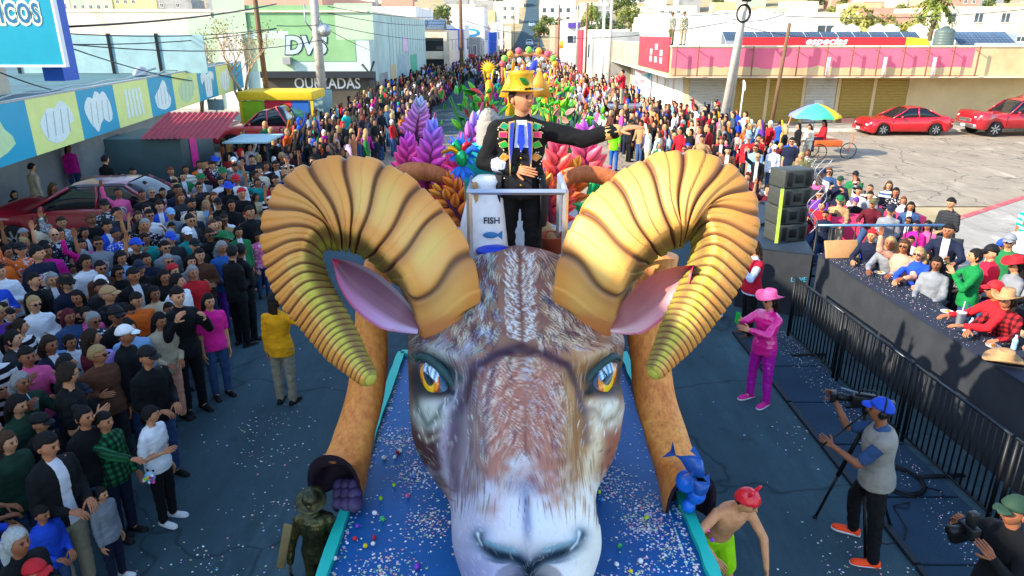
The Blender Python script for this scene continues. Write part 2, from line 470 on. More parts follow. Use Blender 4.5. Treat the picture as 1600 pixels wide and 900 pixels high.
for k in range(4):
 x0 = -19.8 + k * 1.9
 pn = MB(); pn.box(x0 + .05, x0 + 1.85, 29.6, 29.66, 3.44, 4.9); pn.build('panel', M['frosted_panel'], store, loc=(14, -10, 0))
 mb = MB(); mb.box(x0 - .05, x0 + .05, 29.55, 29.7, 3.43, 4.95); mb.build('panel_post', M['black_metal'], store, loc=(14, -10, 0))
fascia = empty('picture_awning', (0, 0, 0), 0, 'long teal and yellow awning board printed with pictures of cut meats and tortillas', 'awning')
F0 = Vector((-11.15, 14.6, 0)); F1 = Vector((-14.6, 40.5, 0))
d = (F1 - F0).normalized(); F0b = F0 - d * 3.2
nrm = Vector((d.y, -d.x, 0))
if nrm.x < 0: nrm = -nrm
ZT, ZB = 3.50, 2.2
mat('teal_board', '#0f9cb8', .45, var=.05, scale=3); mat('yellow_board', '#dfe58a', .5, var=.05, scale=3)
mat('print_white', '#dfe9df', .5, var=.08, scale=9); mat('print_green', '#bfd9a0', .5, var=.1, scale=8); mat('print_grey', '#9fb3ad', .5, var=.1)
L = (F1 - F0b).length
edges = [-.1]
for px in (45, 122, 180, 232, 270, 308, 338, 362, 378):
 a_ = (px - 800) / 1100
 best = min((abs((F0b + d * t).x / ((F0b + d * t).y * _c + (CAM_H - 2.9) * _s) - a_), t) for t in np.arange(0, L, .05))
 edges.append(best[1])
Mf = Matrix.Translation(F0b) @ Matrix(((d.x, nrm.x, 0, 0), (d.y, nrm.y, 0, 0), (0, 0, 1, 0), (0, 0, 0, 1)))
shapes = {
 0: [(-.35, -.4), (-.4, .3), (-.1, .42), (.25, .4), (.32, .1), (.38, -.2), (.2, -.4), (-.1, -.46)],
 1: [(-.3, -.2), (-.34, .05), (-.15, .3), (0, .26), (.15, .4), (.33, .2), (.36, -.05), (.25, -.12), (.2, -.3), (0, -.42), (-.2, -.36)],
 2: [(-.34, -.1), (-.38, .15), (-.25, .35), (-.12, .3), (-.02, .45), (.1, .36), (.2, .42), (.3, .25), (.36, 0), (.33, -.25), (.2, -.3), (.08, -.18), (-.02, -.28), (-.12, -.45), (-.2, -.35)],
 4: [(-.28, -.3), (-.33, 0), (-.1, .2), (.1, .42), (.2, .3), (.22, .05), (.34, -.15), (.25, -.36), (0, -.42)],
 6: [(-.36, .3), (-.2, .42), (0, .3), (.18, .42), (.36, .3), (.3, .05), (.2, .15), (.16, -.45), (-.16, -.45), (-.18, .15), (-.32, 0)],
}
for k in range(len(edges) - 1):
 u0, u1 = edges[k], edges[k + 1]
 mb = MB(); mb.box(u0 + .004, u1 - .004, -.06, .03, ZB, ZT, M4=Mf)
 pn = mb.build('panel', M['teal_board' if k % 2 == 0 else 'yellow_board'], fascia)
 pr = MB(); W_ = (u1 - u0); Hh = ZT - ZB; um = (u0 + u1) / 2; zm = (ZT + ZB) / 2
 if k == 3:
  for q in range(5): pr.prism([(um + (q - 2) * .11 * W_ - .03 * W_, zm - .32 * Hh), (um + (q - 2) * .11 * W_ + .035 * W_, zm - .36 * Hh), (um + (q - 2) * .1 * W_ + .03 * W_, zm + .36 * Hh), (um + (q - 2) * .1 * W_ - .03 * W_, zm + .3 * Hh)], .034, .038, M4=Mf @ Matrix(((1, 0, 0, 0), (0, 0, 1, 0), (0, 1, 0, 0), (0, 0, 0, 1))))
 elif k < 8:
  sh = shapes.get(k, shapes[1] if k % 2 else shapes[4])
  sub = []
  for i in range(len(sh)):
   p, q = Vector(sh[i]), Vector(sh[(i + 1) % len(sh)]); sub += [p, p.lerp(q, .5) * 1.05]
  pr.prism([(um + p.x * W_ * .95, zm + p.y * Hh * .95) for p in sub], .034, .038, M4=Mf @ Matrix(((1, 0, 0, 0), (0, 0, 1, 0), (0, 1, 0, 0), (0, 0, 0, 1))))
  for q in range(4):
   xx = um + (-.24 + .15 * q) * W_
   pr.prism([(xx, zm - .25 * Hh), (xx + .02 * W_, zm - .25 * Hh), (xx + .06 * W_, zm + .2 * Hh), (xx + .045 * W_, zm + .22 * Hh)], .0385, .0395, k=1, M4=Mf @ Matrix(((1, 0, 0, 0), (0, 0, 1, 0), (0, 1, 0, 0), (0, 0, 0, 1))))
 if pr.v: pr.build('food_print', [M['print_white' if k not in (0, 5) else 'print_green'], M['print_grey']], pn)
mb = MB()
mb.box(-.1, edges[-1], -1.4, -.065, ZT - .1, ZT - .03, M4=Mf)
mb.build('awning_top', M['roof_dark'], fascia)
mb = MB(); mb.box(-.1, edges[-1], -.06, .04, ZT + .002, ZT + .05, M4=Mf); mb.build('edge_strip', M['galv'], fascia)
for u in (edges[-1] - .3,):
 mb = MB(); mb.tube([Mf @ Vector((u, -.2, 0)), Mf @ Vector((u, -.2, ZB))], .05, 8); mb.build('post', M['black_metal'], fascia)
mb = MB(); mb.tube([Mf @ Vector((u, -.35 + .05 * math.sin(u * 1.7), ZT + .07 + .03 * math.sin(u * 2.3))) for u in np.arange(0, edges[-1], .5)], .025, 6)
tag(mb.build('cable', M['galv']), 'pale slack cable lying along the top of the picture awning', 'cable')
mb = MB(); p = Wd(221, 113, 27); mb.capsule(p, p + Vector((0, -.35, -.05)), .22, .14, 12); mb.tube([p, p + Vector((.1, .9, .1))], .04, 6)
tag(mb.build('floodlight', M['galv']), 'bluish metal floodlight on an arm above the picture awning', 'floodlight')
bb = empty('billboard', (-14.0, 18.4, 3.7), 0, 'huge teal billboard on the store roof reading SICOS with white outlined letters', 'billboard')
BL = Wd(100, 101, 18.2); BR_top = Wd(93, -60, 18.2)
yb = 18.2
mb = MB(); mb.box(-18.0, BL.x, yb, yb + .12, BL.z, 8.2); mb.build('board', M['teal_board'], bb, loc=(14, -18.4, -3.7))
mb = MB(); mb.box(-18.0, BL.x + .05, yb - .02, yb + .14, BL.z - .06, BL.z - .002); mb.box(BL.x + .002, BL.x + .05, yb - .02, yb + .14, BL.z, 8.2); mb.build('frame', M['white_paint'], bb, loc=(14, -18.4, -3.7))
mat('letter_navy', '#1d6d9c', .5, var=.05); mat('letter_cream', '#e6edd0', .5, var=.05)
lp = Wd(12, 22, yb)
text('BÁSICOS', .62, M['letter_cream'], bb, (lp.x + 14 - .1, yb - .006 - 18.4, lp.z - 3.7), (R(90), 0, 0), .004, bold=.085, space=1.2, scale=(.62, 1, 1))
text('BÁSICOS', .62, M['letter_navy'], bb, (lp.x + 14 - .1, yb - .016 - 18.4, lp.z - 3.7), (R(90), 0, 0), .004, bold=.012, space=1.2, scale=(.62, 1, 1))
mb = MB()
for k in range(7): mb.ellipsoid((-14.2 + k * .22, yb - .01, Wd(50, 0, yb).z + .05), (.16, .012, .12), 10, 5)
mb.build('drip_print', M['letter_cream'], bb, loc=(14, -18.4, -3.7))
mb = MB(); cl = Wd(85, 125, 18.9); cr = Wd(116, 125, 18.9); mb.box(cl.x, cr.x, 18.5, 19.15, cl.z, 9.0)
tag(mb.build('sign_pillar', mat('deep_blue', '#1c55b0', .5, var=.08)), 'tall deep blue pillar at the right edge of the teal billboard', 'pillar')
# ---- green walled building with the dark shop front, facing the camera
gx1 = -9.4
gb = empty('corner_building', (-20, 60, 0), 0, 'green and cream corner building with graffiti and a dark shop front', 'building')
O = Vector((20, -60, 0))
mb = MB(); mb.box(-44, gx1, 49.0, 81, 0, 6.2); mb.build('wall', M['mint_wall'], gb, loc=O)
def patch(px0, py0, px1, py1, m, off, D=49.0, nm='painted_area', par=None):
 a_ = Wd(px0, py0, D); b_ = Wd(px1, py1, D)
 q = MB(); q.box(min(a_.x, b_.x), max(a_.x, b_.x), D - off, D - off + .003, min(a_.z, b_.z), max(a_.z, b_.z))
 return q.build(nm, M[m], par or gb, loc=O)
mb = MB(); a_ = Wd(340, 96, 48.95); mb.box(-44, a_.x, 48.9, 48.996, 0, 6.4); mb.build('side_wall', M['cream_wall'], gb, loc=O)
patch(303, 98, 346, 28, 'pale_green_wall', .12); patch(340, 60, 381, -6, 'pale_green_wall', .125)
patch(381, 48, 581, 8, 'green_wall', .02); patch(455, 96, 552, 32, 'green_wall', .026); patch(346, 112, 455, 60, 'pale_green_wall', .013)
patch(526, 62, 581, 5, 'pale_green_wall', .03)
a_ = Wd(344, 60, 49); b_ = Wd(381, 60, 49)
q = MB(); q.box(a_.x, b_.x, 48.7, 48.86, 0, a_.z + .3); q.build('doorway_wall', M['white_wall'], gb, loc=O)
q = MB(); q.box(-44, gx1 + .05, 48.86, 49.1, 6.2, 6.3); q.box(gx1 - .1, gx1 + .05, 49.1, 81, 6.2, 6.3); q.build('coping', M['cream_wall'], gb, loc=O)
lint = MB(); a_ = Wd(410, 134, 48.5); b_ = Wd(583, 121, 48.5)
lint.box(a_.x, b_.x + .1, 48.3, 48.99, 2.15, 2.55); lint.box(b_.x - .25, b_.x + .1, 48.4, 48.99, 0, 2.148); lint.build('lintel', M['dark_trim'], gb, loc=O)
mat('shop_brown', '#4a4438', .5, var=.3, scale=.6)
sf = MB(); sf.box(a_.x, b_.x - .26, 48.85, 48.98, 0, 2.148); sfo = sf.build('shop_front', M['shop_brown'], gb, loc=O)
text('QUEZADAS', 1.0, M['white_paint'], sfo, (Wd(500, 0, 48.8).x, 48.83, 1.75), (R(90), 0, 0), .01, scale=(.85, 1.0, 1), bold=.01)
gp = Wd(476, 72, 48.9)
gt = text('DVS', 1.5, mat('graffiti_fill', '#a9b9c4', .6), gb, (gp.x + 20, 48.94 - 60, gp.z), (R(90), 0, 0), .006, bold=.07, shear=.15)
text('DVS', 1.5, M['dark_trim'], gb, (gp.x + 20, 48.955 - 60, gp.z), (R(90), 0, 0), .006, bold=.13, shear=.15, name='lettering_outline')
q = MB(); a_ = Wd(449, 98, 48.8); q.box(a_.x - .25, a_.x + .25, 48.6, 48.95, a_.z - .1, a_.z + .35); q.build('air_conditioner', M['grey_wall'], gb, loc=O)
q = MB(); a_ = Wd(578, 108, 48.5); q.tube([(a_.x - .5, 48.5, a_.z + .3), (a_.x, 48.4, a_.z - .25), (a_.x + .3, 48.5, a_.z + .5)], .09, 6); q.build('bracket', M['dark_trim'], gb, loc=O)
for k, (y0, y1, z0, z1, m) in enumerate(((52, 55.5, .4, 2.2, 'grey_wall'), (56.8, 59.5, .5, 2.6, 'tan_wall'), (61, 65.5, .5, 3.2, 'frosted_panel'), (68.5, 73, .4, 3.0, 'green_sign'), (64, 67, 3.4, 4.6, 'pink_pale'), (51.2, 55.8, .1, 1.2, 'red_paint'))):
 mat('green_sign', '#2fae86', .6); mat('pink_pale', '#d9b6cc', .7)
 q = MB(); q.box(gx1 + .002, gx1 + .03, y0, y1, z0, z1); q.build('poster', M[m], gb, loc=O)
for k in range(14):
 q = MB(); y_ = 57 + k * 1.7; q.box(gx1 + .001, gx1 + .022, y_, y_ + .07, 3.0 if k > 2 else .3, 6.1); q.build('wall_rib', M['grey_wall'], gb, loc=O)
# ---- balcony building and its neighbours
c = house('narrow cream building with two open balconies full of onlookers', -10.4, -7.0, 83, 97, 5.0, 'cream_wall', parapet=.2, wins=(('E', -3, 3.6, 1.2, 1.3), ('E', 2, 3.6, 1.2, 1.3)))
mb = MB(); mb.box(-1.2, 1.1, -7.6, -7.02, 2.2, 2.4); mb.box(-1.2, 1.1, -7.6, -7.5, 2.4, 3.0); mb.box(1.12, 1.5, -7.62, -7.02, 0, 5.0); mb.box(-1.7, -1.22, -7.62, -7.02, 0, 5.0); mb.box(-1.2, 1.1, -7.6, -7.02, 4.4, 5.0); mb.build('balcony', M['cream_wall'], c)
mb = MB(); mb.box(-1.2, 1.1, -7.02, -7.004, .3, 2.1); mb.box(-1.2, 1.1, -7.02, -7.004, 2.5, 4.3); mb.build('opening', M['dark_trim'], c)
sp = empty('solar_array', (-9.5, 84, 5.2), 0, 'blue solar panels tilted on the roof of the narrow cream balcony building', 'solar panels')
M['pv'] = None
s = NT('pv'); tc = s.n('ShaderNodeTexCoord'); br = s.n('ShaderNodeTexBrick'); br.offset = 0; br.inputs['Scale'].default_value = 6; br.inputs['Mortar Size'].default_value = .012
br.inputs['Color1'].default_value = (*srgb('#2a3947'), 1); br.inputs['Color2'].default_value = (*srgb('#30404e'), 1); br.inputs['Mortar'].default_value = (*srgb('#9fb0bd'), 1)
br.inputs['Brick Width'].default_value = 1; br.inputs['Row Height'].default_value = 1
s.l(tc.outputs['Generated'], br.inputs['Vector']); M['pv'] = s.set(br.outputs[0], .22, 0, .5)
pv = MB(); pv.cbox(-.95, .95, -.5, .5, 0, .05, .01); PV = pv.mesh('panel', M['pv'])
for i in range(2):
 for j in range(3): mobj('panel', PV, sp, (-1.0 + i * 2.0, -.8 + j * 1.05, .3 + j * .32), (R(18), 0, 0))
mb = MB(); mb.box(-2, 2, -1.2, -1.1, 0, .3); mb.box(-2, 2, 1.6, 1.7, 0, 1.1); mb.build('stand', M['steel'], sp)
bl = house('building with a blue painted upper front beside the wooden pole', -9.6, -6.6, 104, 116, 5.6, 'white_wall', wins=(('E', 0, 3.4, 1.2, 1.4),))
mb = MB(); mb.box(-1.3, 1.35, -6.06, -6.002, 2.6, 5.4); mb.build('blue_front', M['blue_wall'], bl)
lg = house('tall white building with a blue oval logo on its front', -9.2, -4.4, 119, 138, 8.3, 'white_wall', wins=(('E', -3, 4.5, 1.5, 1.5), ('E', 3, 4.5, 1.5, 1.5)))
mb = MB(); mb.ellipsoid((.2, -9.55, 4.9), (1.5, .06, .65), 24, 6, k=0); mb.ellipsoid((.1, -9.62, 4.9), (1.15, .05, .3), 24, 6, k=1); mb.build('logo', [mat('logo_blue', '#2b8fc0', .5), M['white_paint']], lg)
sh = house('low grey fronted shop with a red awning in front of the white logo building', -7.6, -4.9, 113, 118.9, 3.9, 'grey_wall', wins=(('S', -.4, 2.4, .6, 1.5), ('S', .6, 2.4, .6, 1.5)))
mb = MB(); mb.ellipsoid((-.1, -3.4, 1.0), (1.2, .7, .9), 14, 8); mb.build('awning', M['red_paint'], sh)
specs = [(-4.3, -1.8, 150, 168, 6.5, 'white_wall', 'white two storey building just past the logo building'), (-3.6, -.2, 178, 196, 5.5, 'cream_wall', 'cream building at the far left end of the street'),
   (-20, -11.5, 90, 110, 7.5, 'white_wall', 'white block rising behind the solar panels'), (-34, -22, 88, 120, 9.0, 'salmon_wall', 'reddish long block with pale columns above the green wall'),
   (-5, -3.0, 140, 148, 4.6, 'blue_wall', 'low building with a blue front beyond the logo building'),
   (-10, -4.5, 198, 225, 8, 'tan_wall', 'tan block beyond the cream street end building')]
for k, (x0, x1, y0, y1, h, m, lab) in enumerate(specs):
 ws = [('S', u, z, 1.0, 1.2) for z in np.arange(1.8, h - 1, 2.6) for u in np.arange(-(x1 - x0) / 2 + 1.2, (x1 - x0) / 2 - .9, 2.2)]
 ws += [('E', u, z, 1.0, 1.2) for z in np.arange(1.8, h - 1, 2.6) for u in np.arange(-(y1 - y0) / 2 + 2, (y1 - y0) / 2 - 1.5, 3.5)]
 house(lab, x0, x1, y0, y1, h, m, z0=hill_h((x0 + x1) / 2, y0), wins=ws[:30])
# ---- right: long tan building with the pink band
rb = empty('shuttered_building', (30, 50, 0), 0, 'long tan one storey building with a peeling pink band over roller shutters', 'building')
O = Vector((-30, -50, 0))
YF, YB = 41.2, 39.3
mb = MB(); mb.box(10.0, 62, YF, 62, .13, 2.75); mb.build('wall', M['tan_wall'], rb, loc=O)
mb = MB(); mb.box(8.45, 62, YB, 62, 2.76, 4.25)
mb.build('upper_wall', M['tan_wall'], rb, loc=O)
mb = MB(); mb.box(8.3, 62, YB - .12, 62, 2.70, 2.757); mb.box(8.4, 62, YB - .05, YB + .25, 4.252, 4.33); mb.box(8.4, 8.7, YB + .25, 62, 4.252, 4.33); mb.build('ledge', M['cream_wall'], rb, loc=O)
mb = MB(); mb.box(8.75, 62, YB + .3, 62, 4.254, 4.28); mb.build('roof', M['white_wall'], rb, loc=O)
mb = MB(); r2 = random.Random(3)
x0 = 8.5; x1 = Wd(1520, 100, YB).x; xs = np.arange(x0, x1, .16); top = 4.2
for i in range(len(xs) - 1):
 def eb(x): return 3.22 + .16 * mnoise.noise(Vector((x * .7, 0, 1))) + .1 * mnoise.noise(Vector((x * 3.1, 2, 1)))
 mb.add([(xs[i], YB - .004, eb(xs[i])), (xs[i + 1], YB - .004, eb(xs[i + 1])), (xs[i + 1], YB - .004, top), (xs[i], YB - .004, top)], [(0, 1, 2, 3)])
mb.build('pink_paint', M['pink_wall'], rb, loc=O)
mat('rust_frame', '#8a5548', .8, .1, var=.25)
for px in (1000 + 56, 1090, 1175, 1245, 1290, 1330, 1370, 1410, 1448, 1487, 1526):
 x = Wd(px, 100, YB - .3).x
 mb = MB(); mb.box(x - .03, x + .03, YB - .36, YB - .30, 2.78, 4.3); mb.box(x - .02, x + .02, YB - .3, YB - .006, 4.1, 4.14); mb.build('sign_frame', M['rust_frame'], rb, loc=O)
mb = MB(); mb.box(Wd(1050, 100, YB).x, Wd(1527, 100, YB).x, YB - .35, YB - .31, 2.80, 2.84); mb.build('sign_frame', M['rust_frame'], rb, loc=O)
for px in (1294, 1382, 1459):
 x = Wd(px, 100, YB - .2).x; mb = MB(); mb.tube([(x, YB - .2, 2.76), (x + .02, YB - .2, 3.75)], .09, 8); mb.build('vent_pipe', M['white_paint'], rb, loc=O)
mat('shutter_gold', '#b59a4e', .6, .1, var=.08); mat('shutter_white', '#c9c7bd', .6, .1, var=.06, dirt='#a7a396')
def shutter(xa, xb, m, name='roller_shutter'):
 mb = MB(); z = .14
 while z < 2.66:
  mb.loft([[Vector((x, YF - .02, z)), Vector((x, YF - .075, z + .025)), Vector((x, YF - .075, z + .06)), Vector((x, YF - .02, z + .08))] for x in (xa, xb)], smooth=False)
  z += .085
 o = mb.build(name, M[m], rb, loc=O); tag(o, kind='stuff'); return o
for pa, pb, m in ((1075, 1134, 'shutter_white'), (1138, 1196, 'shutter_gold'), (1198, 1253, 'shutter_gold'), (1256, 1304, 'shutter_white'), (1311, 1362, 'shutter_gold'), (1365, 1416, 'shutter_gold')):
 shutter(Wd(pa, 150, YF).x + .05, Wd(pb, 150, YF).x, m)
for px in (1136, 1197, 1254, 1308, 1363.5, 1418):
 x = Wd(px, 150, YF).x; mb = MB(); mb.box(x - .09, x + .09, YF - .1, YF - .003, .13, 2.74); mb.build('pillar', M['tan_wall'], rb, loc=O)
mb = MB(); mb.box(Wd(1272, 150, YF).x, Wd(1287, 150, YF).x, YF - .1, YF - .076, .2, 1.4); mb.build('door', M['shutter_white'], rb, loc=O)
mb = MB(); mb.box(Wd(1311, 190, YF).x, Wd(1330, 190, YF).x, YF - .35, YF - .1, .13, .4); mb.build('step', M['salmon_wall'], rb, loc=O)
for k in range(7):
 mb = MB(); mb.box(9.93, 9.998, 42.5 + k * 2.6, 44.7 + k * 2.6, .3, 2.6); mb.build('panel', M['white_wall'], rb, loc=O)
mb = MB(); mb.box(8.36, 8.44, 39.6, 49, 2.95, 4.75); sg = mb.build('wall_sign', mat('sign_red', '#b8323f', .6, dirt='#8e4a44'), rb, loc=O)
for (yy, zz) in ((41.5, 3.9), (43, 4.2), (43, 3.5), (44.5, 3.9), (41.5, 3.5), (44.5, 3.5)):
 mb = MB(); mb.box(8.33, 8.355, yy - .3, yy + .3, zz - .15, zz + .15); mb.build('sign_print', M['white_paint'], rb, loc=O)
a_, b_ = Wd(1150, 64, 42.6).x, Wd(1458, 64, 42.6).x
rs = empty('shop_sign', ((a_ + b_) / 2, 42.6, 4.3), 0, 'long red sign on the roof reading especias in white script letters', 'sign')
mb = MB(); mb.box(a_ - (a_ + b_) / 2, b_ - (a_ + b_) / 2 - 1.6, -.05, .05, -.02, .42); mb.build('board', M['red_paint'], rs)
mb = MB(); mb.prism([(b_ - (a_ + b_) / 2 - 1.55, -.02), (b_ - (a_ + b_) / 2 - .1, -.02), (b_ - (a_ + b_) / 2 - .4, .35), (b_ - (a_ + b_) / 2 - 1.55, .42)], -.05, .05, M4=Matrix(((1, 0, 0, 0), (0, 0, 1, 0), (0, 1, 0, 0), (0, 0, 0, 1)))); mb.build('yellow_board', mat('sign_yellow', '#d9b51e', .6), rs)
text('especias', .62, M['white_paint'], rs, (Wd(1289, 70, 42.6).x - (a_ + b_) / 2, -.08, .2), (R(90), 0, 0), .01, scale=(1.15, .85, 1), shear=.3, bold=.015)
sp = empty('solar_array', (22, 45, 4.3), 0, 'long row of solar panels above the red especias sign', 'solar panels')
xa = Wd(1130, 60, 45).x; xb = Wd(1436, 60, 45).x; n = 12
pv = MB(); wd_ = (xb - xa) / n; pv.cbox(-wd_ / 2 + .03, wd_ / 2 - .03, -.55, .55, 0, .05, .01); PV2 = pv.mesh('panel', M['pv'])
for k in range(n): mobj('panel', PV2, sp, (xa + wd_ * (k + .5) - 22, 0, .42), (R(28), 0, 0))
mb = MB(); mb.box(xa - 22, xb - 22, .4, .46, 0, .6); mb.box(xa - 22, xb - 22, -.5, -.45, 0, .15); mb.build('stand', M['galv'], sp)
sp = empty('solar_array', (27, 43, 4.3), 0, 'three large dark solar panels on the roof right of the dark water tank', 'solar panels')
pv = MB(); pv.cbox(-.62, .62, -1, 1, 0, .05, .01); PV3 = pv.mesh('panel', M['pv'])
for k, px in enumerate((1505, 1532, 1558)):
 mobj('panel', PV3, sp, (Wd(px, 64, 43.5).x - 27, .3, .3), (R(22), R(0), R(-8)))
mb = MB(); mb.box(-.7, 2.9, -.7, -.64, -.02, .12); mb.box(-.7, 2.9, 1.2, 1.26, -.02, .62); mb.build('stand', M['galv'], sp)
def tank(x, y, z, r, h, m, label, group=None):
 root = empty('water_tank', (x, y, z), 0, label, 'water tank', group)
 mb = MB(); pr = [(r * .98, 0), (r, .05)]
 for k in range(4): pr += [(r, h * (.15 + .16 * k)), (r * .965, h * (.18 + .16 * k)), (r, h * (.21 + .16 * k))]
 pr += [(r, h * .78), (r * .8, h * .92), (r * .35, h)]; mb.lathe(pr, 18); mb.build('body', M[m], root)
 mb = MB(); mb.lathe([(r * .34, h), (r * .34, h + .06), (r * .1, h + .1)], 12); mb.build('lid', M[m], root)
mat('tank_white', '#dcd8cc', .5, var=.05); mat('tank_dark', '#4c5a55', .5, var=.12)
tank(Wd(1475, 60, 42.8).x, 42.8, 4.28, .55, .95, 'tank_dark', 'dark green grey water tank beside the three large solar panels')
for k, px in enumerate((1312, 1338, 1369, 1400, 1432, 1517, 1540)):
 tank(Wd(px, 60, 52).x, 52 + (k % 2), 4.28, .62, 1.15, 'tank_white', 'white plastic water tank behind the long row of roof solar panels', 'white roof tanks')
a_ = Wd(1040, 25, 70); b_ = Wd(1600, 25, 70)
house('long whitewashed warehouse behind the tan shuttered building', a_.x, Wd(1245, 0, 70).x, 66, 88, 6.2, 'white_wall', roof='white_wall', name='warehouse')
house('cream block with a pale doorway right of the whitewashed warehouse', Wd(1248, 0, 76).x, Wd(1345, 0, 76).x, 76, 90, 6.5, 'cream_wall', wins=(('S', 0, 4.9, 1.8, 1.6),))
house('long cream house with an arcaded white upper floor on the right hillside', Wd(1475, 0, 112).x, Wd(1680, 0, 112).x, 112, 126, 8.2, 'cream_wall', wins=[('S', u, 7, 1.4, 1.4) for u in (-8, -4, 0, 4, 8)] + [('S', u, 3.5, 2, 1.8) for u in (-7, -2, 3, 8)])
house('salmon house left of the palm tree', Wd(1345, 0, 100).x, Wd(1450, 0, 100).x, 100, 114, 7.0, 'salmon_wall', wins=[('S', u, 5.2, 1.5, 1.2) for u in (-3, 0, 3)])
house('grey box shaped building behind the poster pole', Wd(955, 0, 62).x, Wd(1003, 0, 62).x, 62, 76, 4.7, 'grey_wall', wins=(), name='building')
house('pale low block between the grey box and the red street fronts', Wd(925, 0, 84).x, Wd(975, 0, 84).x, 78.5, 92, 4.9, 'white_wall', wins=(('W', 0, 3, 1.5, 1.4),))
house('red street front with a white heart shaped sign', Wd(912, 0, 92).x, Wd(932, 0, 92).x, 92.5, 101, 4.9, 'sign_red')
house('white building with a purple roof sign at the street bend', Wd(886, 0, 112).x, Wd(908, 0, 112).x, 112, 126, 6.4, 'white_wall', wins=(('S', -.4, 4, .8, .9), ('S', .6, 4, .8, .9)))
a_ = Wd(897, 47, 111.8)
mb = MB(); mb.box(a_.x - .9, a_.x + .9, 111.7, 111.96, 5.6, 6.3); tag(mb.build('roof_sign', mat('purple_sign', '#5a3f9a', .6)), 'purple sign board on the white building at the street bend', 'sign')
house('pinkish house behind the round orange sign', Wd(868, 0, 132).x, Wd(884, 0, 132).x, 131, 150, 5.8, 'salmon_wall')
# ---- hillside houses
HC = ['white_wall', 'cream_wall', 'tan_wall', 'salmon_wall', 'grey_wall', 'white_wall', 'cream_wall', 'pale_green_wall']
HN = {'white_wall': 'white', 'cream_wall': 'cream', 'tan_wall': 'tan', 'salmon_wall': 'salmon', 'grey_wall': 'grey', 'pale_green_wall': 'pale green'}
r3 = random.Random(11); placed = []
def free(x, y, r):
 if abs(x - st_c(y)) < st_w(y) + r * .6 + 2: return False
 return all((x - a) ** 2 + (y - b) ** 2 > (r + c) ** 2 for a, b, c in placed)
tries = 0; nh = 0
while nh < 260 and tries < 16000:
 tries += 1
 y = 135 + 300 * ((tries % 97) / 97) ** 1.2; span = y * .78
 x = r3.uniform(-span, span)
 wv, dv = r3.uniform(6, 14), r3.uniform(6, 11)
 if y < 180 and -16 < x < 25: continue
 if not free(x, y, max(wv, dv) * .52): continue
 placed.append((x, y, max(wv, dv) * .52)); nh += 1
 m = r3.choice(HC); h = r3.choice([3.2, 3.4, 5.8, 6.2])
 ws = []
 if y < 260:
  for z in ([1.7] if h < 4 else [1.7, 4.4]):
   for u in np.arange(-wv / 2 + 1.2, wv / 2 - .9, 2.6):
    if r3.random() < .8: ws.append(('S', u, z, 1.1, 1.2))
 rf = r3.choice(['roof_grey', 'white_wall', 'brick_red']); house('%s%s storey %s house, %s roof, %s, %s' % ('wide ' if wv > 11 else 'narrow ' if wv < 8 else '', 'one' if h < 4 else 'two', HN[m], {'roof_grey': 'grey', 'white_wall': 'white', 'brick_red': 'brick red'}[rf], 'low on the hill' if y < 210 else 'halfway up the hill' if y < 300 else 'high on the hill', 'far left' if x < st_c(y) - 60 else 'left of road' if x < st_c(y) else 'right of road' if x < st_c(y) + 60 else 'far right'), x - wv / 2, x + wv / 2, y, y + dv, h, m, z0=hill_h(x, y) + .2, wins=ws, group=HN[m] + ' hillside houses', roof=rf)
# ---------------------------------------------------------------- trees
s = NT('leaf_green'); oi = s.n('ShaderNodeObjectInfo'); f = s.noise(1.1, 4, .6)
c_ = s.mix(1.0, oi.outputs['Color'], s.ramp(f, [(.3, (.55,) * 3), (.7, (1.3, 1.3, 1.1))]), 'MULTIPLY'); M['leaf_green'] = s.set(c_, .6)
mat('bark', '#6d5a48', .9, var=.3, scale=5, bump=.5)
def crown_mesh(seed, rx, rz, n, leaf, blobs=9):
 r = np.random.RandomState(seed)
 cs = r.normal(0, .42, (blobs, 3)) * (rx, rx, rz * .9); rr = r.uniform(.3, .5, blobs) * rx
 k = r.randint(0, blobs, n); d = r.normal(size=(n, 3)); d /= np.linalg.norm(d, axis=1)[:, None]
 p = cs[k] + d * rr[k][:, None] * (r.uniform(.55, 1.05, n) ** .6)[:, None] * (1, 1, .8)
 t1 = r.normal(size=(n, 3)); t1 /= np.linalg.norm(t1, axis=1)[:, None]
 t2 = np.cross(t1, d + r.normal(0, .4, (n, 3))); t2 /= np.linalg.norm(t2, axis=1)[:, None] + 1e-9
 sz = leaf * r.uniform(.6, 1.3, n)[:, None]
 V = np.stack([p - t1 * sz, p + t2 * sz * .45, p + t1 * sz, p - t2 * sz * .45], 1).reshape(-1, 3)
 me = bpy.data.meshes.new('crown'); me.from_pydata(V.tolist(), [], np.arange(n * 4).reshape(n, 4).tolist()); me.materials.append(M['leaf_green']); return me
CROWNS = [crown_mesh(k, 1.0, .8, 1500, .1) for k in range(4)]
tk = MB(); tk.tube([(0, 0, -.3), (.03, 0, .4), (-.02, .03, 1)], [.12, .09, .05], 7)
for k in range(4): tk.tube([(0, 0, .6), (.25 * math.cos(k * 1.7), .25 * math.sin(k * 1.7), 1.1)], [.05, .02], 5)
TRUNK = tk.mesh('trunk', M['bark'])
def tree(x, y, z, r, h, col, label, group, k=0):
 root = empty('tree', (x, y, z), rnd.uniform(0, 6), label, 'tree', group)
 mobj('trunk', TRUNK, root, scale=(r, r, h - r * .9))
 mobj('crown', CROWNS[k % 4], root, (0, 0, h - r * .7), color=col, scale=(r, r, r * .9))
TG = [(.10, .14, .03), (.16, .19, .04), (.07, .11, .03), (.2, .2, .07)]
n = 0; tries = 0
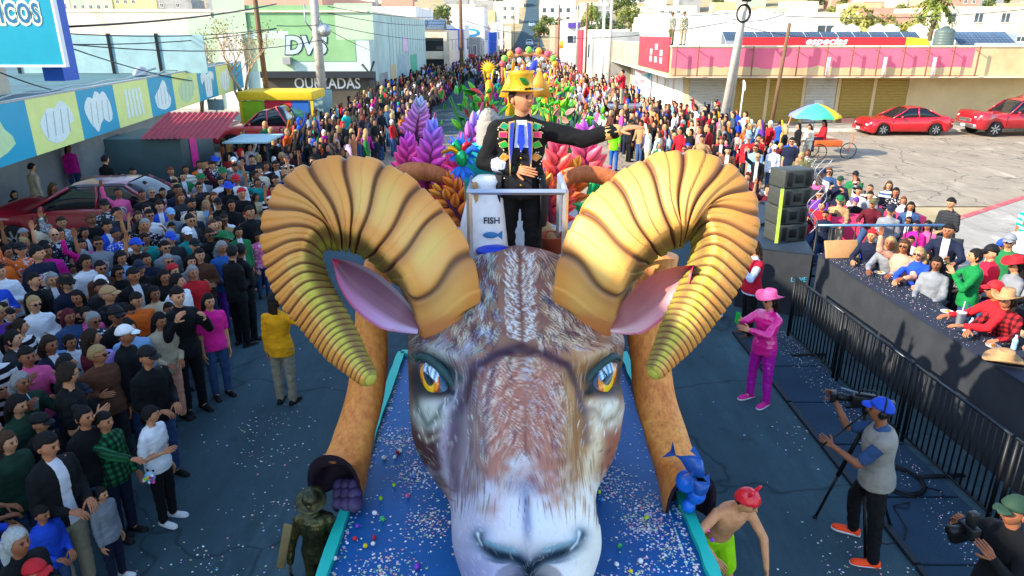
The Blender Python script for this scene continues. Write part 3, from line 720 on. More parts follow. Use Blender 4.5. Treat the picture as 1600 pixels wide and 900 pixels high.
while n < 150 and tries < 9000:
 tries += 1
 y = 150 + 300 * (tries % 61) / 61; x = r3.uniform(-y * .75, y * .75)
 if y < 180 and -16 < x < 25: continue
 rr = r3.uniform(2, 4.2)
 if not free(x, y, rr * .5): continue
 placed.append((x, y, rr * .5)); n += 1
 q = r3.randrange(4); tree(x, y, hill_h(x, y), rr, rr * 1.8, TG[q], '%s %s tree among the hillside houses %s, %s' % ('large' if rr > 3.4 else 'small' if rr < 2.6 else 'middling', ['dark green', 'mid green', 'deep green', 'yellowish'][q], 'low down' if y < 220 else 'high up', 'far left' if x < st_c(y) - 60 else 'left of road' if x < st_c(y) else 'right of road' if x < st_c(y) + 60 else 'far right'), 'trees between the hillside houses', n)
for k, (px, py, D) in enumerate(((842, 45, 172), (850, 30, 205), (1365, 52, 60), (1390, 48, 62), (700, 18, 170), (920, 20, 200), (940, 38, 140))):
 p = Wd(px, py, D)
 tree(p.x, D, p.z - 3.5, 2.2 + (k % 3) * .5, 5.0, TG[k % 4] if k not in (2, 3) else (.25, .24, .05), ('leafy street tree near the end of the road', 'bushy yellow green tree behind the white water tanks', 'dark tree above the street bend')[0 if k < 2 else 1 if k < 4 else 2], ('street end trees', 'trees behind the tanks', 'trees above the bend')[0 if k < 2 else 1 if k < 4 else 2], k)
def palm(x, y, z, h, r, label, group=None, n=34, seed=1):
 rr = random.Random(seed)
 root = empty('palm_tree', (x, y, z), 0, label, 'palm', group)
 mb = MB(); mb.tube([(0, 0, 0), (.1, 0, h * .5), (0, 0, h)], [.28, .22, .2], 8); mb.build('trunk', M['bark'], root)
 mb = MB()
 for k in range(n):
  az = rr.uniform(0, 6.28); up = rr.uniform(-.5, 1.2); L = r * rr.uniform(.8, 1.1)
  pts = []
  for t in np.linspace(0, 1, 6):
   rad = L * t; zz = h + L * (up * t - .75 * t * t)
   pts.append(Vector((math.cos(az) * rad * .9, math.sin(az) * rad * .9, zz)))
  side = Vector((-math.sin(az), math.cos(az), 0))
  for i in range(5):
   for sgn in (-1, 1):
    a_ = pts[i]; b_ = pts[i + 1]; wd = L * .2 * math.sin((i + .6) / 5.6 * 3.1)
    m_ = a_.lerp(b_, .5)
    mb.add([a_, b_, b_ + side * sgn * wd + Vector((0, 0, -wd * .6)), m_ + side * sgn * wd * .5 + Vector((0, 0, -wd * .2))], [(0, 1, 2, 3)])
 mb.build('crown', M['leaf_green'], root, color=(.16, .2, .03))
p = Wd(1462, 8, 84); palm(p.x, 84, p.z - 4.5, 4.8, 2.5, 'broad fan palm standing behind the white water tanks', None, 60, 2)
p = Wd(1437, 30, 80); palm(p.x, 80, p.z - 3.0, 2.9, 1.6, 'small low palm left of the broad fan palm', None, 30, 5)
p = Wd(925, 10, 190); palm(p.x, 190, p.z - 6, 6, 2.6, 'tall palm on the hillside left of the street lamp', None, 40, 9)
def bare_tree(x, y, h, seed, label):
 rr = random.Random(seed); root = empty('bare_tree', (x, y, 0), 0, label, 'tree')
 mb = MB(); tips = []
 def br(p, d, L, r, lev):
  n = 3; pts = [p]; dd = d.copy()
  for i in range(n):
   dd = (dd + Vector((rr.uniform(-.2, .2), rr.uniform(-.2, .2), rr.uniform(-.02, .16)))).normalized(); pts.append(pts[-1] + dd * L / n)
  mb.tube(pts, [r, r * .85, r * .7, r * .5], 5 if lev > 1 else 8)
  if lev >= 5: tips.append(pts[-1]); return
  for k in range(3 if lev < 4 else 2):
   nd = (dd + Vector((rr.uniform(-.9, .9), rr.uniform(-.9, .9), rr.uniform(-.2, .7)))).normalized(); br(pts[-1] if k else pts[2], nd, L * .72, r * .55, lev + 1)
 br(Vector((0, 0, 0)), Vector((.1, 0, 1)), h * .32, .16, 0)
 mb.build('trunk', mat('pale_bark', '#b79f7f', .9, var=.2), root)
 lv = MB()
 for t in tips:
  for k in range(3):
   q = t + Vector((rr.uniform(-.3, .3), rr.uniform(-.3, .3), rr.uniform(-.3, .3))); a_ = Vector((rr.uniform(-1, 1), rr.uniform(-1, 1), rr.uniform(-1, 1))).normalized() * .07; b_ = a_.cross(Vector((.3, .5, .8))).normalized() * .04
   lv.add([q - a_, q + b_, q + a_, q - b_], [(0, 1, 2, 3)])
 lv.build('crown', M['leaf_green'], root, color=(.35, .33, .1))
bare_tree(-13.6, 37.5, 6.3, 4, 'leafless pale branched tree beside the thin dark pole')
bare_tree(-16.6, 38.5, 5.0, 8, 'small leafless tree in front of the cream wall')
# ---------------------------------------------------------------- poles and wires
def pole(base, top_z, r0, r1, m, label, lean=0.0, cat='utility pole', name='utility_pole'):
 root = empty(name, base, 0, label, cat)
 mb = MB(); mb.tube([(0, 0, 0), (lean * .5, 0, top_z * .5), (lean, 0, top_z)], [r0, (r0 + r1) / 2, r1], 14); mb.build('pole', M[m], root); return root
P1 = pole(Vector((-9.9, 38.0, 0)), 8.6, .26, .2, 'concrete_pole', 'thick grey concrete utility pole with a round lamp before the green wall')
mb = MB(); mb.lathe([(.02, .12), (.18, .1), (.3, 0), (.33, -.12), (.34, -.2)], 20, M4=Matrix.Rotation(R(70), 4, 'X')); o = mb.build('lamp_shade', M['galv'], P1, loc=(.42, -.3, 5.15))
mb = MB(); mb.ellipsoid((0, 0, 0), (.14, .14, .14), 12, 8); mb.build('bulb', M['white_paint'], P1, loc=(.42, -.42, 5.1))
mb = MB(); mb.tube([(0, 0, 5.6), (.2, -.1, 5.7), (.42, -.25, 5.3)], .035, 8); mb.tube([(-.1, 0, 4.9), (-.55, 0, 5.5), (-.5, 0, 6.3)], .04, 6); mb.build('bracket', M['steel'], P1)
mb = MB(); mb.box(-1.0, .55, -.26, -.22, .9, 2.2); mb.build('banner', M['frosted_panel'], P1)
P2 = pole(Vector((-12.3, 36.6, 0)), 8.6, .14, .11, 'wood_pole', 'thin dark wooden pole left of the concrete pole', -.1)
P3 = pole(Vector((-4.9, 72, 0)), 9.5, .2, .14, 'wood_pole', 'brown wooden pole rising from the left crowd before the logo building')
P4 = pole(Vector((11.3, 38.6, 0.13)), 8.6, .2, .15, 'concrete_pole', 'leaning concrete pole with a coiled cable at the pink band corner', .75)
P4b = pole(Vector((11.75, 39.0, 0.13)), 8.6, .13, .1, 'concrete_pole', 'thinner pole just right of the leaning concrete pole', .35)
mb = MB()
for k in range(4): mb.tube([(.42 + (.3 + .02 * k) * math.cos(t), -.3 - .03 * k, 5.75 + (.38 + .02 * k) * math.sin(t)) for t in np.linspace(0, 6.4, 24)], .025, 5)
mb.build('cable_coil', M['black_metal'], P4)
mb = MB(); mb.cbox(.25, .7, -.55, -.35, 6.3, 6.65, .03); mb.build('floodlight', M['black_metal'], P4)
P5 = pole(Vector((13.9, 38.5, .13)), 5.3, .11, .08, 'wood_pole', 'slim brown wooden pole in front of the golden shutters', .32)
sg = pole(Vector((12.2, 38.6, .13)), 2.45, .04, .04, 'white_paint', 'white round traffic sign seen edge on by the leaning pole', .05, 'traffic sign', 'traffic_sign')
mb = MB(); mb.lathe([(.3, -.015), (.3, .015)], 20, M4=Matrix.Rotation(R(80), 4, 'Y')); mb.build('plate', M['white_paint'], sg, loc=(.05, 0, 2.2))
PR = []
for k, (px, D, h, m, lab) in enumerate(((1005, 52, 8.0, 'white_paint', 'white pole carrying the colourful saint poster'), (941, 60, 7.5, 'white_paint', 'pale street lamp post with a long curved arm'), (952, 57, 7.2, 'concrete_pole', 'concrete post just right of the street lamp post'),
  (915, 74, 7.6, 'wood_pole', 'dark thin pole by the red street front'), (872, 100, 8.4, 'wood_pole', 'brown pole before the purple sign building'), (803, 150, 9, 'wood_pole', 'far brown pole left of the road end'),
  (778, 120, 8, 'white_paint', 'pale thin pole in front of the white two storey building'), (900, 88, 7.9, 'concrete_pole', 'pale post at the white shop fronts'))):
 p = Wd(px, 100, D); PR.append(pole(Vector((p.x, D, 0)), h, .13, .09, m, lab))
mb = MB(); mb.tube([(0, 0, 7.4), (-.8, -.4, 7.7), (-2.4, -1.2, 7.75)], .05, 8); mb.cbox(-2.9, -2.3, -1.5, -1.2, 7.65, 7.8, .04); mb.build('lamp_arm', M['white_paint'], PR[1])
mb = MB(); mb.box(-.75, .55, -.2, -.16, 1.2, 3.0); mb.build('poster', [None], PR[0]) if False else None
s = NT('poster_print'); f = s.noise(2.0, 3, .6); M['poster_print'] = s.set(s.ramp(f, [(.35, srgb('#2f9fc0')), (.5, srgb('#e0d8d8')), (.6, srgb('#d99ab0')), (.7, srgb('#6ec0b8'))]), .5)
mb = MB(); mb.box(-.55, .6, -.2, -.16, .85, 2.55); mb.build('poster', M['poster_print'], PR[0])
wk = [0]
WL = ['from the teal billboard to the thin dark pole, uppermost', 'from the billboard to the concrete pole', 'from the billboard to the thin dark pole, lowest', 'thick one rising from the blue pillar to the thin pole top', 'in front of the awning at the left edge', 'drooping from the blue pillar to the far parapet', 'short one between the thin and the concrete pole', 'from the concrete pole lamp to the brown pole', 'second from top between concrete and brown pole', 'topmost between concrete and brown pole', 'sagging low before the green wall', 'upper one from the brown pole down the street', 'lower one from the brown pole down the street', 'crossing the whole street to the leaning pole', 'from the leaning pole to the white poster pole', 'from the leaning pole to the slim brown pole', 'from the slim brown pole to the right edge', 'from the poster pole down the right side', 'from the leaning pole to the red roof sign']
def wire(a, b, sag, label=None, r=.018, seg=14):
 a = Vector(a); b = Vector(b); mb = MB()
 mb.tube([a.lerp(b, t) - Vector((0, 0, sag * 4 * t * (1 - t))) for t in np.linspace(0, 1, seg)], r, 4)
 tag(mb.build('power_line', M['black_metal']), label or 'thin black overhead cable ' + WL[wk[0]], 'cable', 'overhead cables'); wk[0] += 1
PT = lambda px, py, D: Wd(px, py, D)
wire(PT(-40, 42, 20), PT(432, 44, 36.6), .3); wire(PT(-40, 52, 20), PT(505, 62, 38), .5); wire(PT(-40, 66, 20), PT(432, 45, 36.6), .3)
wire(PT(100, 42, 20), PT(432, 6, 36.6), .15, r=.03); wire(PT(-20, 105, 15), PT(125, 148, 24), .1); wire(PT(116, 77, 20), PT(300, 126, 30), .1)
wire(PT(432, 40, 36.6), PT(505, 38, 38), .05); wire(PT(512, 38, 38), PT(722, 60, 72), .4); wire(PT(512, 20, 38), PT(722, 32, 72), .5); wire(PT(512, 10, 38), PT(722, 22, 72), .4); wire(PT(512, 46, 38), PT(660, 84, 80), .8)
wire(PT(722, 30, 72), PT(803, 48, 150), .5); wire(PT(722, 60, 72), PT(803, 60, 150), .5); wire(PT(722, 30, 72), PT(1136, 35, 38.6), 1.2)
wire(PT(1145, 20, 38.6), PT(1005, 10, 52), .3); wire(PT(1145, 30, 38.6), PT(1225, 22, 38.5), .2); wire(PT(1225, 25, 38.5), PT(1640, 10, 42), .3); wire(PT(1005, 20, 52), PT(872, 30, 100), .5); wire(PT(1145, 36, 38.6), PT(1300, 60, 42), .2)
# ================================================================ THE PARADE FLOAT
FL = empty('parade_float', (0, 6, 0), 0, 'giant painted bighorn ram head float with curled ribbed horns on a blue deck', 'parade float')
FO = Vector((0, -6, 0))
def fpart(o): o.parent = FL; o.location = Vector(o.location) + FO; return o
NP = lambda *c: np.array([srgb(x) for x in c])
vmat('painted_head', .55, .35, .18, 60)
vmat('painted_horn', .5, .4, .12, 45)
# ---- head centre line (front profile) and outline, as seen in the front elevation of the photograph
cl_py = np.array([383, 388, 400, 450, 500, 550, 600, 650, 700, 750, 800, 840, 868, 895, 935, 985, 1030])
cl_D = np.array([5.95, 5.72, 5.58, 5.42, 5.24, 5.03, 4.82, 4.62, 4.42, 4.22, 4.03, 3.90, 3.88, 3.93, 4.05, 4.25, 4.6])
out_py = np.array([380, 388, 402, 430, 470, 500, 520, 560, 600, 650, 680, 700, 720, 740, 760, 780, 800, 820, 840, 860, 880, 900, 930, 980, 1040, 1200])
out_l = np.array([790, 772, 748, 712, 672, 650, 641, 636, 638, 640, 643, 650, 661, 675, 691, 702, 704, 704, 705, 707, 712, 722, 738, 765, 790, 800])
out_r = np.array([830, 846, 870, 905, 942, 962, 970, 974, 974, 973, 970, 963, 954, 943, 935, 932, 934, 938, 942, 942, 938, 929, 912, 885, 860, 850])
NR, NF = 470, 380
tt = np.linspace(0, 1, NR)
py_c = smooth_interp(np.linspace(0, 1, len(cl_py)), cl_py, tt)
D_c = smooth_interp(cl_py, cl_D, py_c)
def unproj_arr(px, py, D):
 b_ = -(py - 450) / 1100; dy = _c + b_ * _s; dz = -_s + b_ * _c; t = D / dy
 return (px - 800) / 1100 * t, D, CAM_H + dz * t
def proj_arr(x, y, z):
 dz = z - CAM_H; zc = y * _c - dz * _s; yc = dz * _c + y * _s
 return 800 + 1100 * x / zc, 450 - 1100 * yc / zc, zc
cx_px = 808 + (py_c - 380) * .036
fx, fy, fz = unproj_arr(cx_px, py_c, D_c)
seg = np.r_[0, np.cumsum(np.sqrt(np.diff(fy) ** 2 + np.diff(fz) ** 2))]
u = np.linspace(0, seg[-1], NR)
fx, fy, fz, py_c = [np.interp(u, seg, a) for a in (fx, fy, fz, py_c)]
def sm1(a, n):
 k = np.ones(n) / n; return np.convolve(np.pad(a, (n // 2, n - 1 - n // 2), 'edge'), k, 'valid')
ty, tz = np.gradient(sm1(fy, 31)), np.gradient(sm1(fz, 31))
L_ = np.hypot(ty, tz); ty /= L_; tz /= L_
by, bz = -tz, ty
flip = np.where(bz > 0, -1, 1); by *= flip; bz *= flip
by = sm1(by, 41); bz = sm1(bz, 41); L_ = np.hypot(by, bz); by /= L_; bz /= L_
dep = smooth_interp([383, 400, 450, 520, 600, 700, 760, 820, 868, 935, 1030], [.35, .75, 1.0, 1.3, 1.3, 1.1, .95, .9, .86, .7, .4], py_c)
wx, wy, wz = fx, fy + by * dep * .42, fz + bz * dep * .42
for it in range(2):
 ppx, ppy, zc = proj_arr(wx, wy, wz)
l = np.interp(ppy, out_py, out_l); r_ = np.interp(ppy, out_py, out_r)
hw = sm1((r_ - l) / 2 * zc / 1100, 9); cxm = sm1(((r_ + l) / 2 - 800) * zc / 1100, 15)
a_ = np.linspace(-1, 1, NF)
domeR = np.sqrt(np.clip(np.arange(NR) / (NR * .045), 0.02, 1)); domeR = np.sin(np.clip(domeR, 0, 1) * math.pi / 2); hw = hw * domeR; dep = dep * (.25 + .75 * domeR)
phi = np.sign(a_) * (np.abs(a_) ** 1.0 * .62 + np.abs(a_) ** 5 * .38) * math.pi
S, PH = np.meshgrid(np.arange(NR), phi, indexing='ij')
ex = smooth_interp([372, 450, 600, 700, 800, 1030], [.9, .85, .72, .85, .85, 1.0], py_c)[:, None]
lat = np.sign(np.sin(PH)) * np.abs(np.sin(PH)) ** ex
dfr = (1 - np.cos(PH)) / 2
dfr = dfr ** smooth_interp([372, 450, 560, 700, 830, 1030], [1.0, 1.1, 1.15, 1.0, 1.0, 1.0], py_c)[:, None]
X = (cxm * np.minimum(1, .6 + 0 * cxm))[:, None] * 1.0 + 0 * PH
X = cxm[:, None] + hw[:, None] * lat
X = X + (fx - cxm)[:, None] * np.clip(np.cos(PH), 0, 1) ** 2
Y = fy[:, None] + by[:, None] * dep[:, None] * dfr
Z = fz[:, None] + bz[:, None] * dep[:, None] * dfr
cpx, cpy, czc = proj_arr(X, Y, Z)
front = np.clip(np.cos(PH) * 2 + 1, 0, 1)
ctr = 808 + (cpy - 380) * .036
dxp = cpx - ctr
def gs(x0, y0, sx, sy, ang=0.0, mir=True):
 out = 0
 for sg in ((1, -1) if mir else (1,)):
  ux = (dxp * sg - x0); uy = cpy - y0; c0, s0 = math.cos(ang), math.sin(ang)
  p = ux * c0 + uy * s0; q = -ux * s0 + uy * c0
  out = out + np.exp(-(p / sx) ** 2 - (q / sy) ** 2)
 return out * front
disp = (.095 * gs(104, 560, 50, 13, -.5) + .03 * gs(70, 470, 45, 50) - .075 * gs(133, 592, 26, 24, -.6) + .045 * gs(126, 640, 30, 16, -.3)
  - .06 * gs(95, 665, 13, 85, -.02) + .03 * gs(60, 640, 12, 90) - .03 * gs(14, 620, 8, 100) + .03 * gs(45, 640, 36, 70) - .03 * gs(0, 600, 16, 90, 0, False) * .5
  + .025 * gs(0, 800, 40, 50, 0, False) - .05 * gs(58, 868, 30, 7, -.25) - .03 * gs(80, 850, 8, 14, .3) - .07 * gs(0, 905, 9, 26, 0, False)
  + .04 * gs(38, 905, 30, 18) + .03 * gs(60, 845, 22, 9, -.3) - .05 * gs(0, 545, 34, 10, 0, False) + .02 * gs(0, 480, 60, 40, 0, False) + .025 * gs(120, 700, 20, 40))
nx = -by[:, None] * 0;
nrm_y = -by[:, None] * np.cos(PH); nrm_z = -bz[:, None] * np.cos(PH); nrm_x = np.sin(PH)
nl = np.sqrt(nrm_x ** 2 + nrm_y ** 2 + nrm_z ** 2); X = X + disp * nrm_x / nl; Y = Y + disp * nrm_y / nl; Z = Z + disp * nrm_z / nl
# ---- paint chart (front elevation, 1 unit = 1/1.6 render px), strokes of a brush laid along the coat
SCL = 1.5; X0, Y0, X1, Y1 = 610, 360, 1005, 1060
Hc, Wc = int((Y1 - Y0) * SCL), int((X1 - X0) * SCL)
gy, gx = np.mgrid[0:Hc, 0:Wc]; gxp = gx / SCL + X0; gyp = gy / SCL + Y0
cxx = 808 + (gyp - 380) * .036; dd = gxp - cxx; ad = np.abs(dd); left = dd < 0
img = np.zeros((Hc, Wc, 3))
def col(h): return np.array(srgb(h))
def vnoise(seed, sc, oct_=3):
 r = np.random.RandomState(seed); out = np.zeros((Hc, Wc)); amp = 1
 for o in range(oct_):
  n_ = r.normal(size=(int(Hc / sc) + 3, int(Wc / sc) + 3)); yy = gy / sc; xx = gx / sc
  i = yy.astype(int); j = xx.astype(int); fy_ = yy - i; fx_ = xx - j; fy_ = fy_ * fy_ * (3 - 2 * fy_); fx_ = fx_ * fx_ * (3 - 2 * fx_)
  out += amp * ((n_[i, j] * (1 - fx_) + n_[i, j + 1] * fx_) * (1 - fy_) + (n_[i + 1, j] * (1 - fx_) + n_[i + 1, j + 1] * fx_) * fy_)
  amp *= .5; sc = max(2, sc / 2)
 return out
nz = vnoise(1, 60); nz2 = vnoise(2, 26)
def over(c, a):
 global img
 a = np.clip(a, 0, 1)[..., None]; img = img * (1 - a) + col(c) * a
def sst(a, b, x): t = np.clip((x - a) / (b - a), 0, 1); return t * t * (3 - 2 * t)
def band(pts, w, soft=1.0):
 """distance-based mask around a polyline in chart units"""
 best = np.full(gxp.shape, 1e9)
 for (ax, ay), (bx, by_) in zip(pts[:-1], pts[1:]):
  vx, vy = bx - ax, by_ - ay; l2 = vx * vx + vy * vy
  t = np.clip(((gxp - ax) * vx + (gyp - ay) * vy) / l2, 0, 1)
  best = np.minimum(best, np.hypot(gxp - ax - t * vx, gyp - ay - t * vy))
 return np.exp(-(best / w) ** 2 * soft)
img[:] = col('#94705e')
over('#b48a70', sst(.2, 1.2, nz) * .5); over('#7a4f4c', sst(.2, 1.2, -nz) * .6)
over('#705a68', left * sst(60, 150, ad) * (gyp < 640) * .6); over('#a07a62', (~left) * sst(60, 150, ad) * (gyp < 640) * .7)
br_ = sst(540, 600, gyp)
over('#b07a68', br_ * sst(75, 40, ad)); over('#8c7f86', left * br_ * np.exp(-((ad - 95) / 26) ** 2)); over('#b08048', (~left) * br_ * np.exp(-((ad - 92) / 30) ** 2))
over('#c09a66', (~left) * br_ * np.exp(-((ad - 70) / 10) ** 2) * .6)
over('#4e3a4a', band([(800, 543), (772, 556), (745, 578), (722, 612), (710, 660), (708, 720), (712, 770)], 9) * .7)
over('#5d5060', band([(775, 560), (765, 600), (762, 660), (758, 720)], 9) * .35)
over('#5a3d4a', band([(815, 540), (850, 552), (880, 574), (903, 604), (915, 640)], 9) * .75)
over('#8a5a38', band([(895, 640), (900, 700), (895, 760)], 14) * .5)
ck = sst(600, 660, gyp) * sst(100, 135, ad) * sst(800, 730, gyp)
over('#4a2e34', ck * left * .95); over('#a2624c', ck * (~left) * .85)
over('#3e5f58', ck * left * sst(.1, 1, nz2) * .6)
over('#b0a8bc', band([(705, 612), (700, 650), (696, 700), (705, 750), (716, 790)], 9) * .85); over('#e2cfae', band([(925, 630), (932, 665), (930, 700), (922, 740), (918, 780)], 9) * .85)
over('#ced6cf', (np.exp(-(((gxp - 674) / 30) ** 2 + ((gyp - 645) / 27) ** 2) ** 2)) * .9)
over('#e3dcc8', (np.exp(-(((gxp - 950) / 27) ** 2 + ((gyp - 645) / 27) ** 2) ** 2)) * .9)
over('#b8c4c0', np.exp(-(((gxp - 690) / 46) ** 2 + ((gyp - 556) / 17) ** 2) ** 2) * .8)
over('#d6b487', np.exp(-(((gxp - 930) / 40) ** 2 + ((gyp - 556) / 17) ** 2) ** 2) * .8)
over('#1c4c50', band([(640, 560), (655, 552), (680, 562), (705, 578), (716, 590)], 7) * .95); over('#5c4423', band([(975, 556), (950, 566), (925, 585), (905, 592)], 7) * .95)
over('#2a5048', band([(648, 612), (655, 640), (668, 664), (690, 650), (702, 625)], 5) * .7); over('#7a5a30', band([(968, 620), (960, 650), (940, 662), (925, 640)], 5) * .5)
def eye_zone(cx, cy, sg):
 q = np.exp(-(((gxp - cx) / 37) ** 2 + ((gyp - cy) / 32) ** 2) ** 3); over('#0e2328', q)
eye_zone(671, 591, -1); eye_zone(951, 589, 1)
over('#0e2328', band([(690, 606), (705, 612)], 8)); over('#0e2328', band([(932, 604), (922, 612)], 8))
mz = sst(0, 1, (gyp - 770 + 42 * np.exp(-(dd / 32) ** 2) - 16 * nz + 10 * nz2) / 100 + .42)
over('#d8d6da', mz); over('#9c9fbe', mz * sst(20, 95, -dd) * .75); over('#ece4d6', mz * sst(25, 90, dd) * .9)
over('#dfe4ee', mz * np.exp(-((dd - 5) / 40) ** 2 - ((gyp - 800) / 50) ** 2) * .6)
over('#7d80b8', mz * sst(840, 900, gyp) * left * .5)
over('#5b6a96', mz * np.exp(-(dd / 8) ** 2) * sst(740, 790, gyp) * sst(870, 820, gyp) * .75); over('#55648c', np.exp(-(dd / 22) ** 2 - ((gyp - 762) / 16) ** 2) * .5)
nn = [(749, 838), (754, 852), (768, 863), (790, 867), (810, 874), (828, 886), (846, 874), (866, 866), (888, 860), (902, 851), (908, 835)]
over('#3f7391', band(nn, 15) * .75); over('#0b2a3f', band(nn, 8)); over('#0a2234', band([(828, 884), (828, 930)], 13)); over('#0a2234', band([(815, 915), (842, 915)], 14) * .8)
over('#7fb2c4', band([(760, 848), (780, 856), (806, 862)], 4) * .7); over('#7fb2c4', band([(850, 860), (880, 852), (898, 842)], 4) * .7)
over('#d5e6ee', band([(747, 834), (751, 850)], 3)); over('#d5e6ee', band([(905, 832), (904, 848), (895, 856)], 3))
over('#8fa6b4', sst(900, 925, gyp) * sst(10, 30, ad) * .5)
over('#a9707a', sst(395, 380, gyp) * .6)
hgt = np.zeros((Hc, Wc))
rs_ = np.random.RandomState(5)
def stroke(x, y, ang, ln, wd, c, al, curl=0.0):
 n = max(4, int(ln * SCL / 1.1)); xs_ = [];
 for i in range(n):
  t = i / (n - 1); px_ = (x - X0) * SCL; py_ = (y - Y0) * SCL
  rad = wd * SCL * math.sin(math.pi * min(1, .12 + t * .88)) ** .7 * (1 - .5 * t)
  R_ = int(rad + 1.5); i0, j0 = int(py_), int(px_)
  if R_ < i0 < Hc - R_ - 1 and R_ < j0 < Wc - R_ - 1:
   sl = (slice(i0 - R_, i0 + R_ + 1), slice(j0 - R_, j0 + R_ + 1))
   d2 = np.hypot(gy[sl] - py_, gx[sl] - px_); m_ = np.clip(rad + .5 - d2, 0, 1) * al
   img[sl] = img[sl] * (1 - m_[..., None]) + c * m_[..., None]
   hgt[sl] = np.maximum(hgt[sl], m_ * (1 if c.mean() > .25 else -.2))
  x += math.cos(ang) * ln / n; y += math.sin(ang) * ln / n; ang += curl / n
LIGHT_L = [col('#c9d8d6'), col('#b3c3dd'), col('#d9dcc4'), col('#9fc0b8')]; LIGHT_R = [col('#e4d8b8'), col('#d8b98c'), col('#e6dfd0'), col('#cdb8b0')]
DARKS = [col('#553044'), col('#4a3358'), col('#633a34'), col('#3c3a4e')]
def fn(x, y, k=0): return mnoise.noise(Vector((x * .018, y * .018, k)))
for it in range(2500):
 x = rs_.uniform(632, 980); y = 378 + (930 - 378) * rs_.uniform() ** 1.0
 cxv = 808 + (y - 380) * .036; d_ = x - cxv; sgn = 1 if d_ > 0 else -1; ad_ = abs(d_)
 if math.hypot((x - 671) / 40, (y - 591) / 33) < 1 or math.hypot((x - 951) / 40, (y - 589) / 33) < 1: continue
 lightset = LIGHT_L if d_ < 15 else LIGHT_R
 if y < 540 and ad_ < 30: continue
 if 545 < y < 730 and ad_ < 58 and rs_.uniform() < .75: continue
 if y < 545:
  ang = math.pi / 2 - sgn * (.25 + ad_ / 110) ; curl = sgn * rs_.uniform(.3, 1.5); ln = rs_.uniform(18, 34); wd = rs_.uniform(.6, .95)
  if ad_ < 22: ang = -math.pi / 2 + sgn * rs_.uniform(.2, .8); curl = sgn * 1.3; ln = rs_.uniform(10, 18)
  ang += fn(x, y) * .9; al = .8; c = lightset[rs_.randint(4)] if rs_.uniform() < .62 else DARKS[rs_.randint(4)]
 elif y < 770 and ad_ < 62:
  ang = math.pi / 2 - sgn * (.6 - ad_ / 150) + fn(x, y) * .25; curl = sgn * .4; ln = rs_.uniform(16, 30); wd = rs_.uniform(.55, .85); al = .6
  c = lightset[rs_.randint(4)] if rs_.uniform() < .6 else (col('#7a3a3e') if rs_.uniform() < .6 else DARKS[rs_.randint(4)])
  if y > 720: al *= .5
 elif y < 790:
  if math.hypot((x - cxv - sgn * 128) / 50, (y - 650) / 45) < 1:
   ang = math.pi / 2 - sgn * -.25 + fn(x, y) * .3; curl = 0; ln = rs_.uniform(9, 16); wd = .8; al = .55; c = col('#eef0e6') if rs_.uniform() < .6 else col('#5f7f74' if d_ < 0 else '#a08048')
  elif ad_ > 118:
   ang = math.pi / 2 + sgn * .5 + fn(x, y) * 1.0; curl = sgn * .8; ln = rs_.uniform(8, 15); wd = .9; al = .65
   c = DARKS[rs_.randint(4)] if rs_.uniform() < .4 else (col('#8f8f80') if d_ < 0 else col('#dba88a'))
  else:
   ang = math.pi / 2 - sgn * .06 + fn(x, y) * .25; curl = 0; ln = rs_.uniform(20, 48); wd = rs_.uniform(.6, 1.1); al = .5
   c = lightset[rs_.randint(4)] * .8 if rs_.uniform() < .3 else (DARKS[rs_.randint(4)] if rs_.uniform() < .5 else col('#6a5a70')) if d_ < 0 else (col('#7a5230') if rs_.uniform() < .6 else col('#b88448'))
 else:
  if ad_ > 112 and rs_.uniform() < .8: continue
  ang = math.pi / 2 + sgn * .3 + fn(x, y) * 2.2; curl = rs_.uniform(-1.2, 1.2); ln = rs_.uniform(5, 12); wd = .6; al = .32
  c = col('#f2f5fa') if rs_.uniform() < .7 else col('#8b97c6')
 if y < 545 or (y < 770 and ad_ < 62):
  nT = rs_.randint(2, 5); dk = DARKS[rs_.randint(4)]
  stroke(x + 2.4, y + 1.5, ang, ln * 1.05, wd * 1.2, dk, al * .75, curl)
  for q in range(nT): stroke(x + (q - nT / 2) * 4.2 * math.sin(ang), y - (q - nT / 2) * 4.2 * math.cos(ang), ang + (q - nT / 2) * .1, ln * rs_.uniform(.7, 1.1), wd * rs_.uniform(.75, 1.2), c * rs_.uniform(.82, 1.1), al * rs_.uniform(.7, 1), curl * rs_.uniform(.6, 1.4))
 else: stroke(x, y, ang, ln, wd, c, al, curl)
for it in range(330):
 y = 396 + 138 * (it / 330) + rs_.uniform(-3, 3); sg = (-1, 1)[it % 2]; cxv = 810 + (y - 380) * .04
 stroke(cxv + sg * rs_.uniform(1, 20), y, -math.pi / 2 + sg * rs_.uniform(.9, 1.5), rs_.uniform(9, 17), rs_.uniform(.5, .85), col(('#e6ecf0', '#cfdbe6', '#f0ecdc')[it % 3]), rs_.uniform(.6, .95), -sg * rs_.uniform(1.2, 2.4))
for it in range(620):
 y = 552 + 160 * (it / 620) + rs_.uniform(-4, 4); sg = (-1, 1)[it % 2]; cxv = 813 + (y - 545) * .06; o_ = rs_.uniform(1, 58) * min(1, (y - 530) / 60)
 stroke(cxv + sg * o_, y, math.pi / 2 - sg * rs_.uniform(.45, .8), rs_.uniform(10, 20), rs_.uniform(.5, .8), (col(('#e8d8c4', '#dcc0a8', '#f0e8d8', '#c8d4dc')[it % 4]) if it % 5 else col('#7a3034')), rs_.uniform(.45, .8) * (1 if y < 690 else .5), sg * rs_.uniform(.2, .6))
over('#3c2638', band([(812, 538), (780, 552), (757, 570), (738, 596), (726, 625)], 5) * .75); over('#3c2430', band([(814, 538), (848, 550), (878, 572), (900, 600)], 5) * .7)
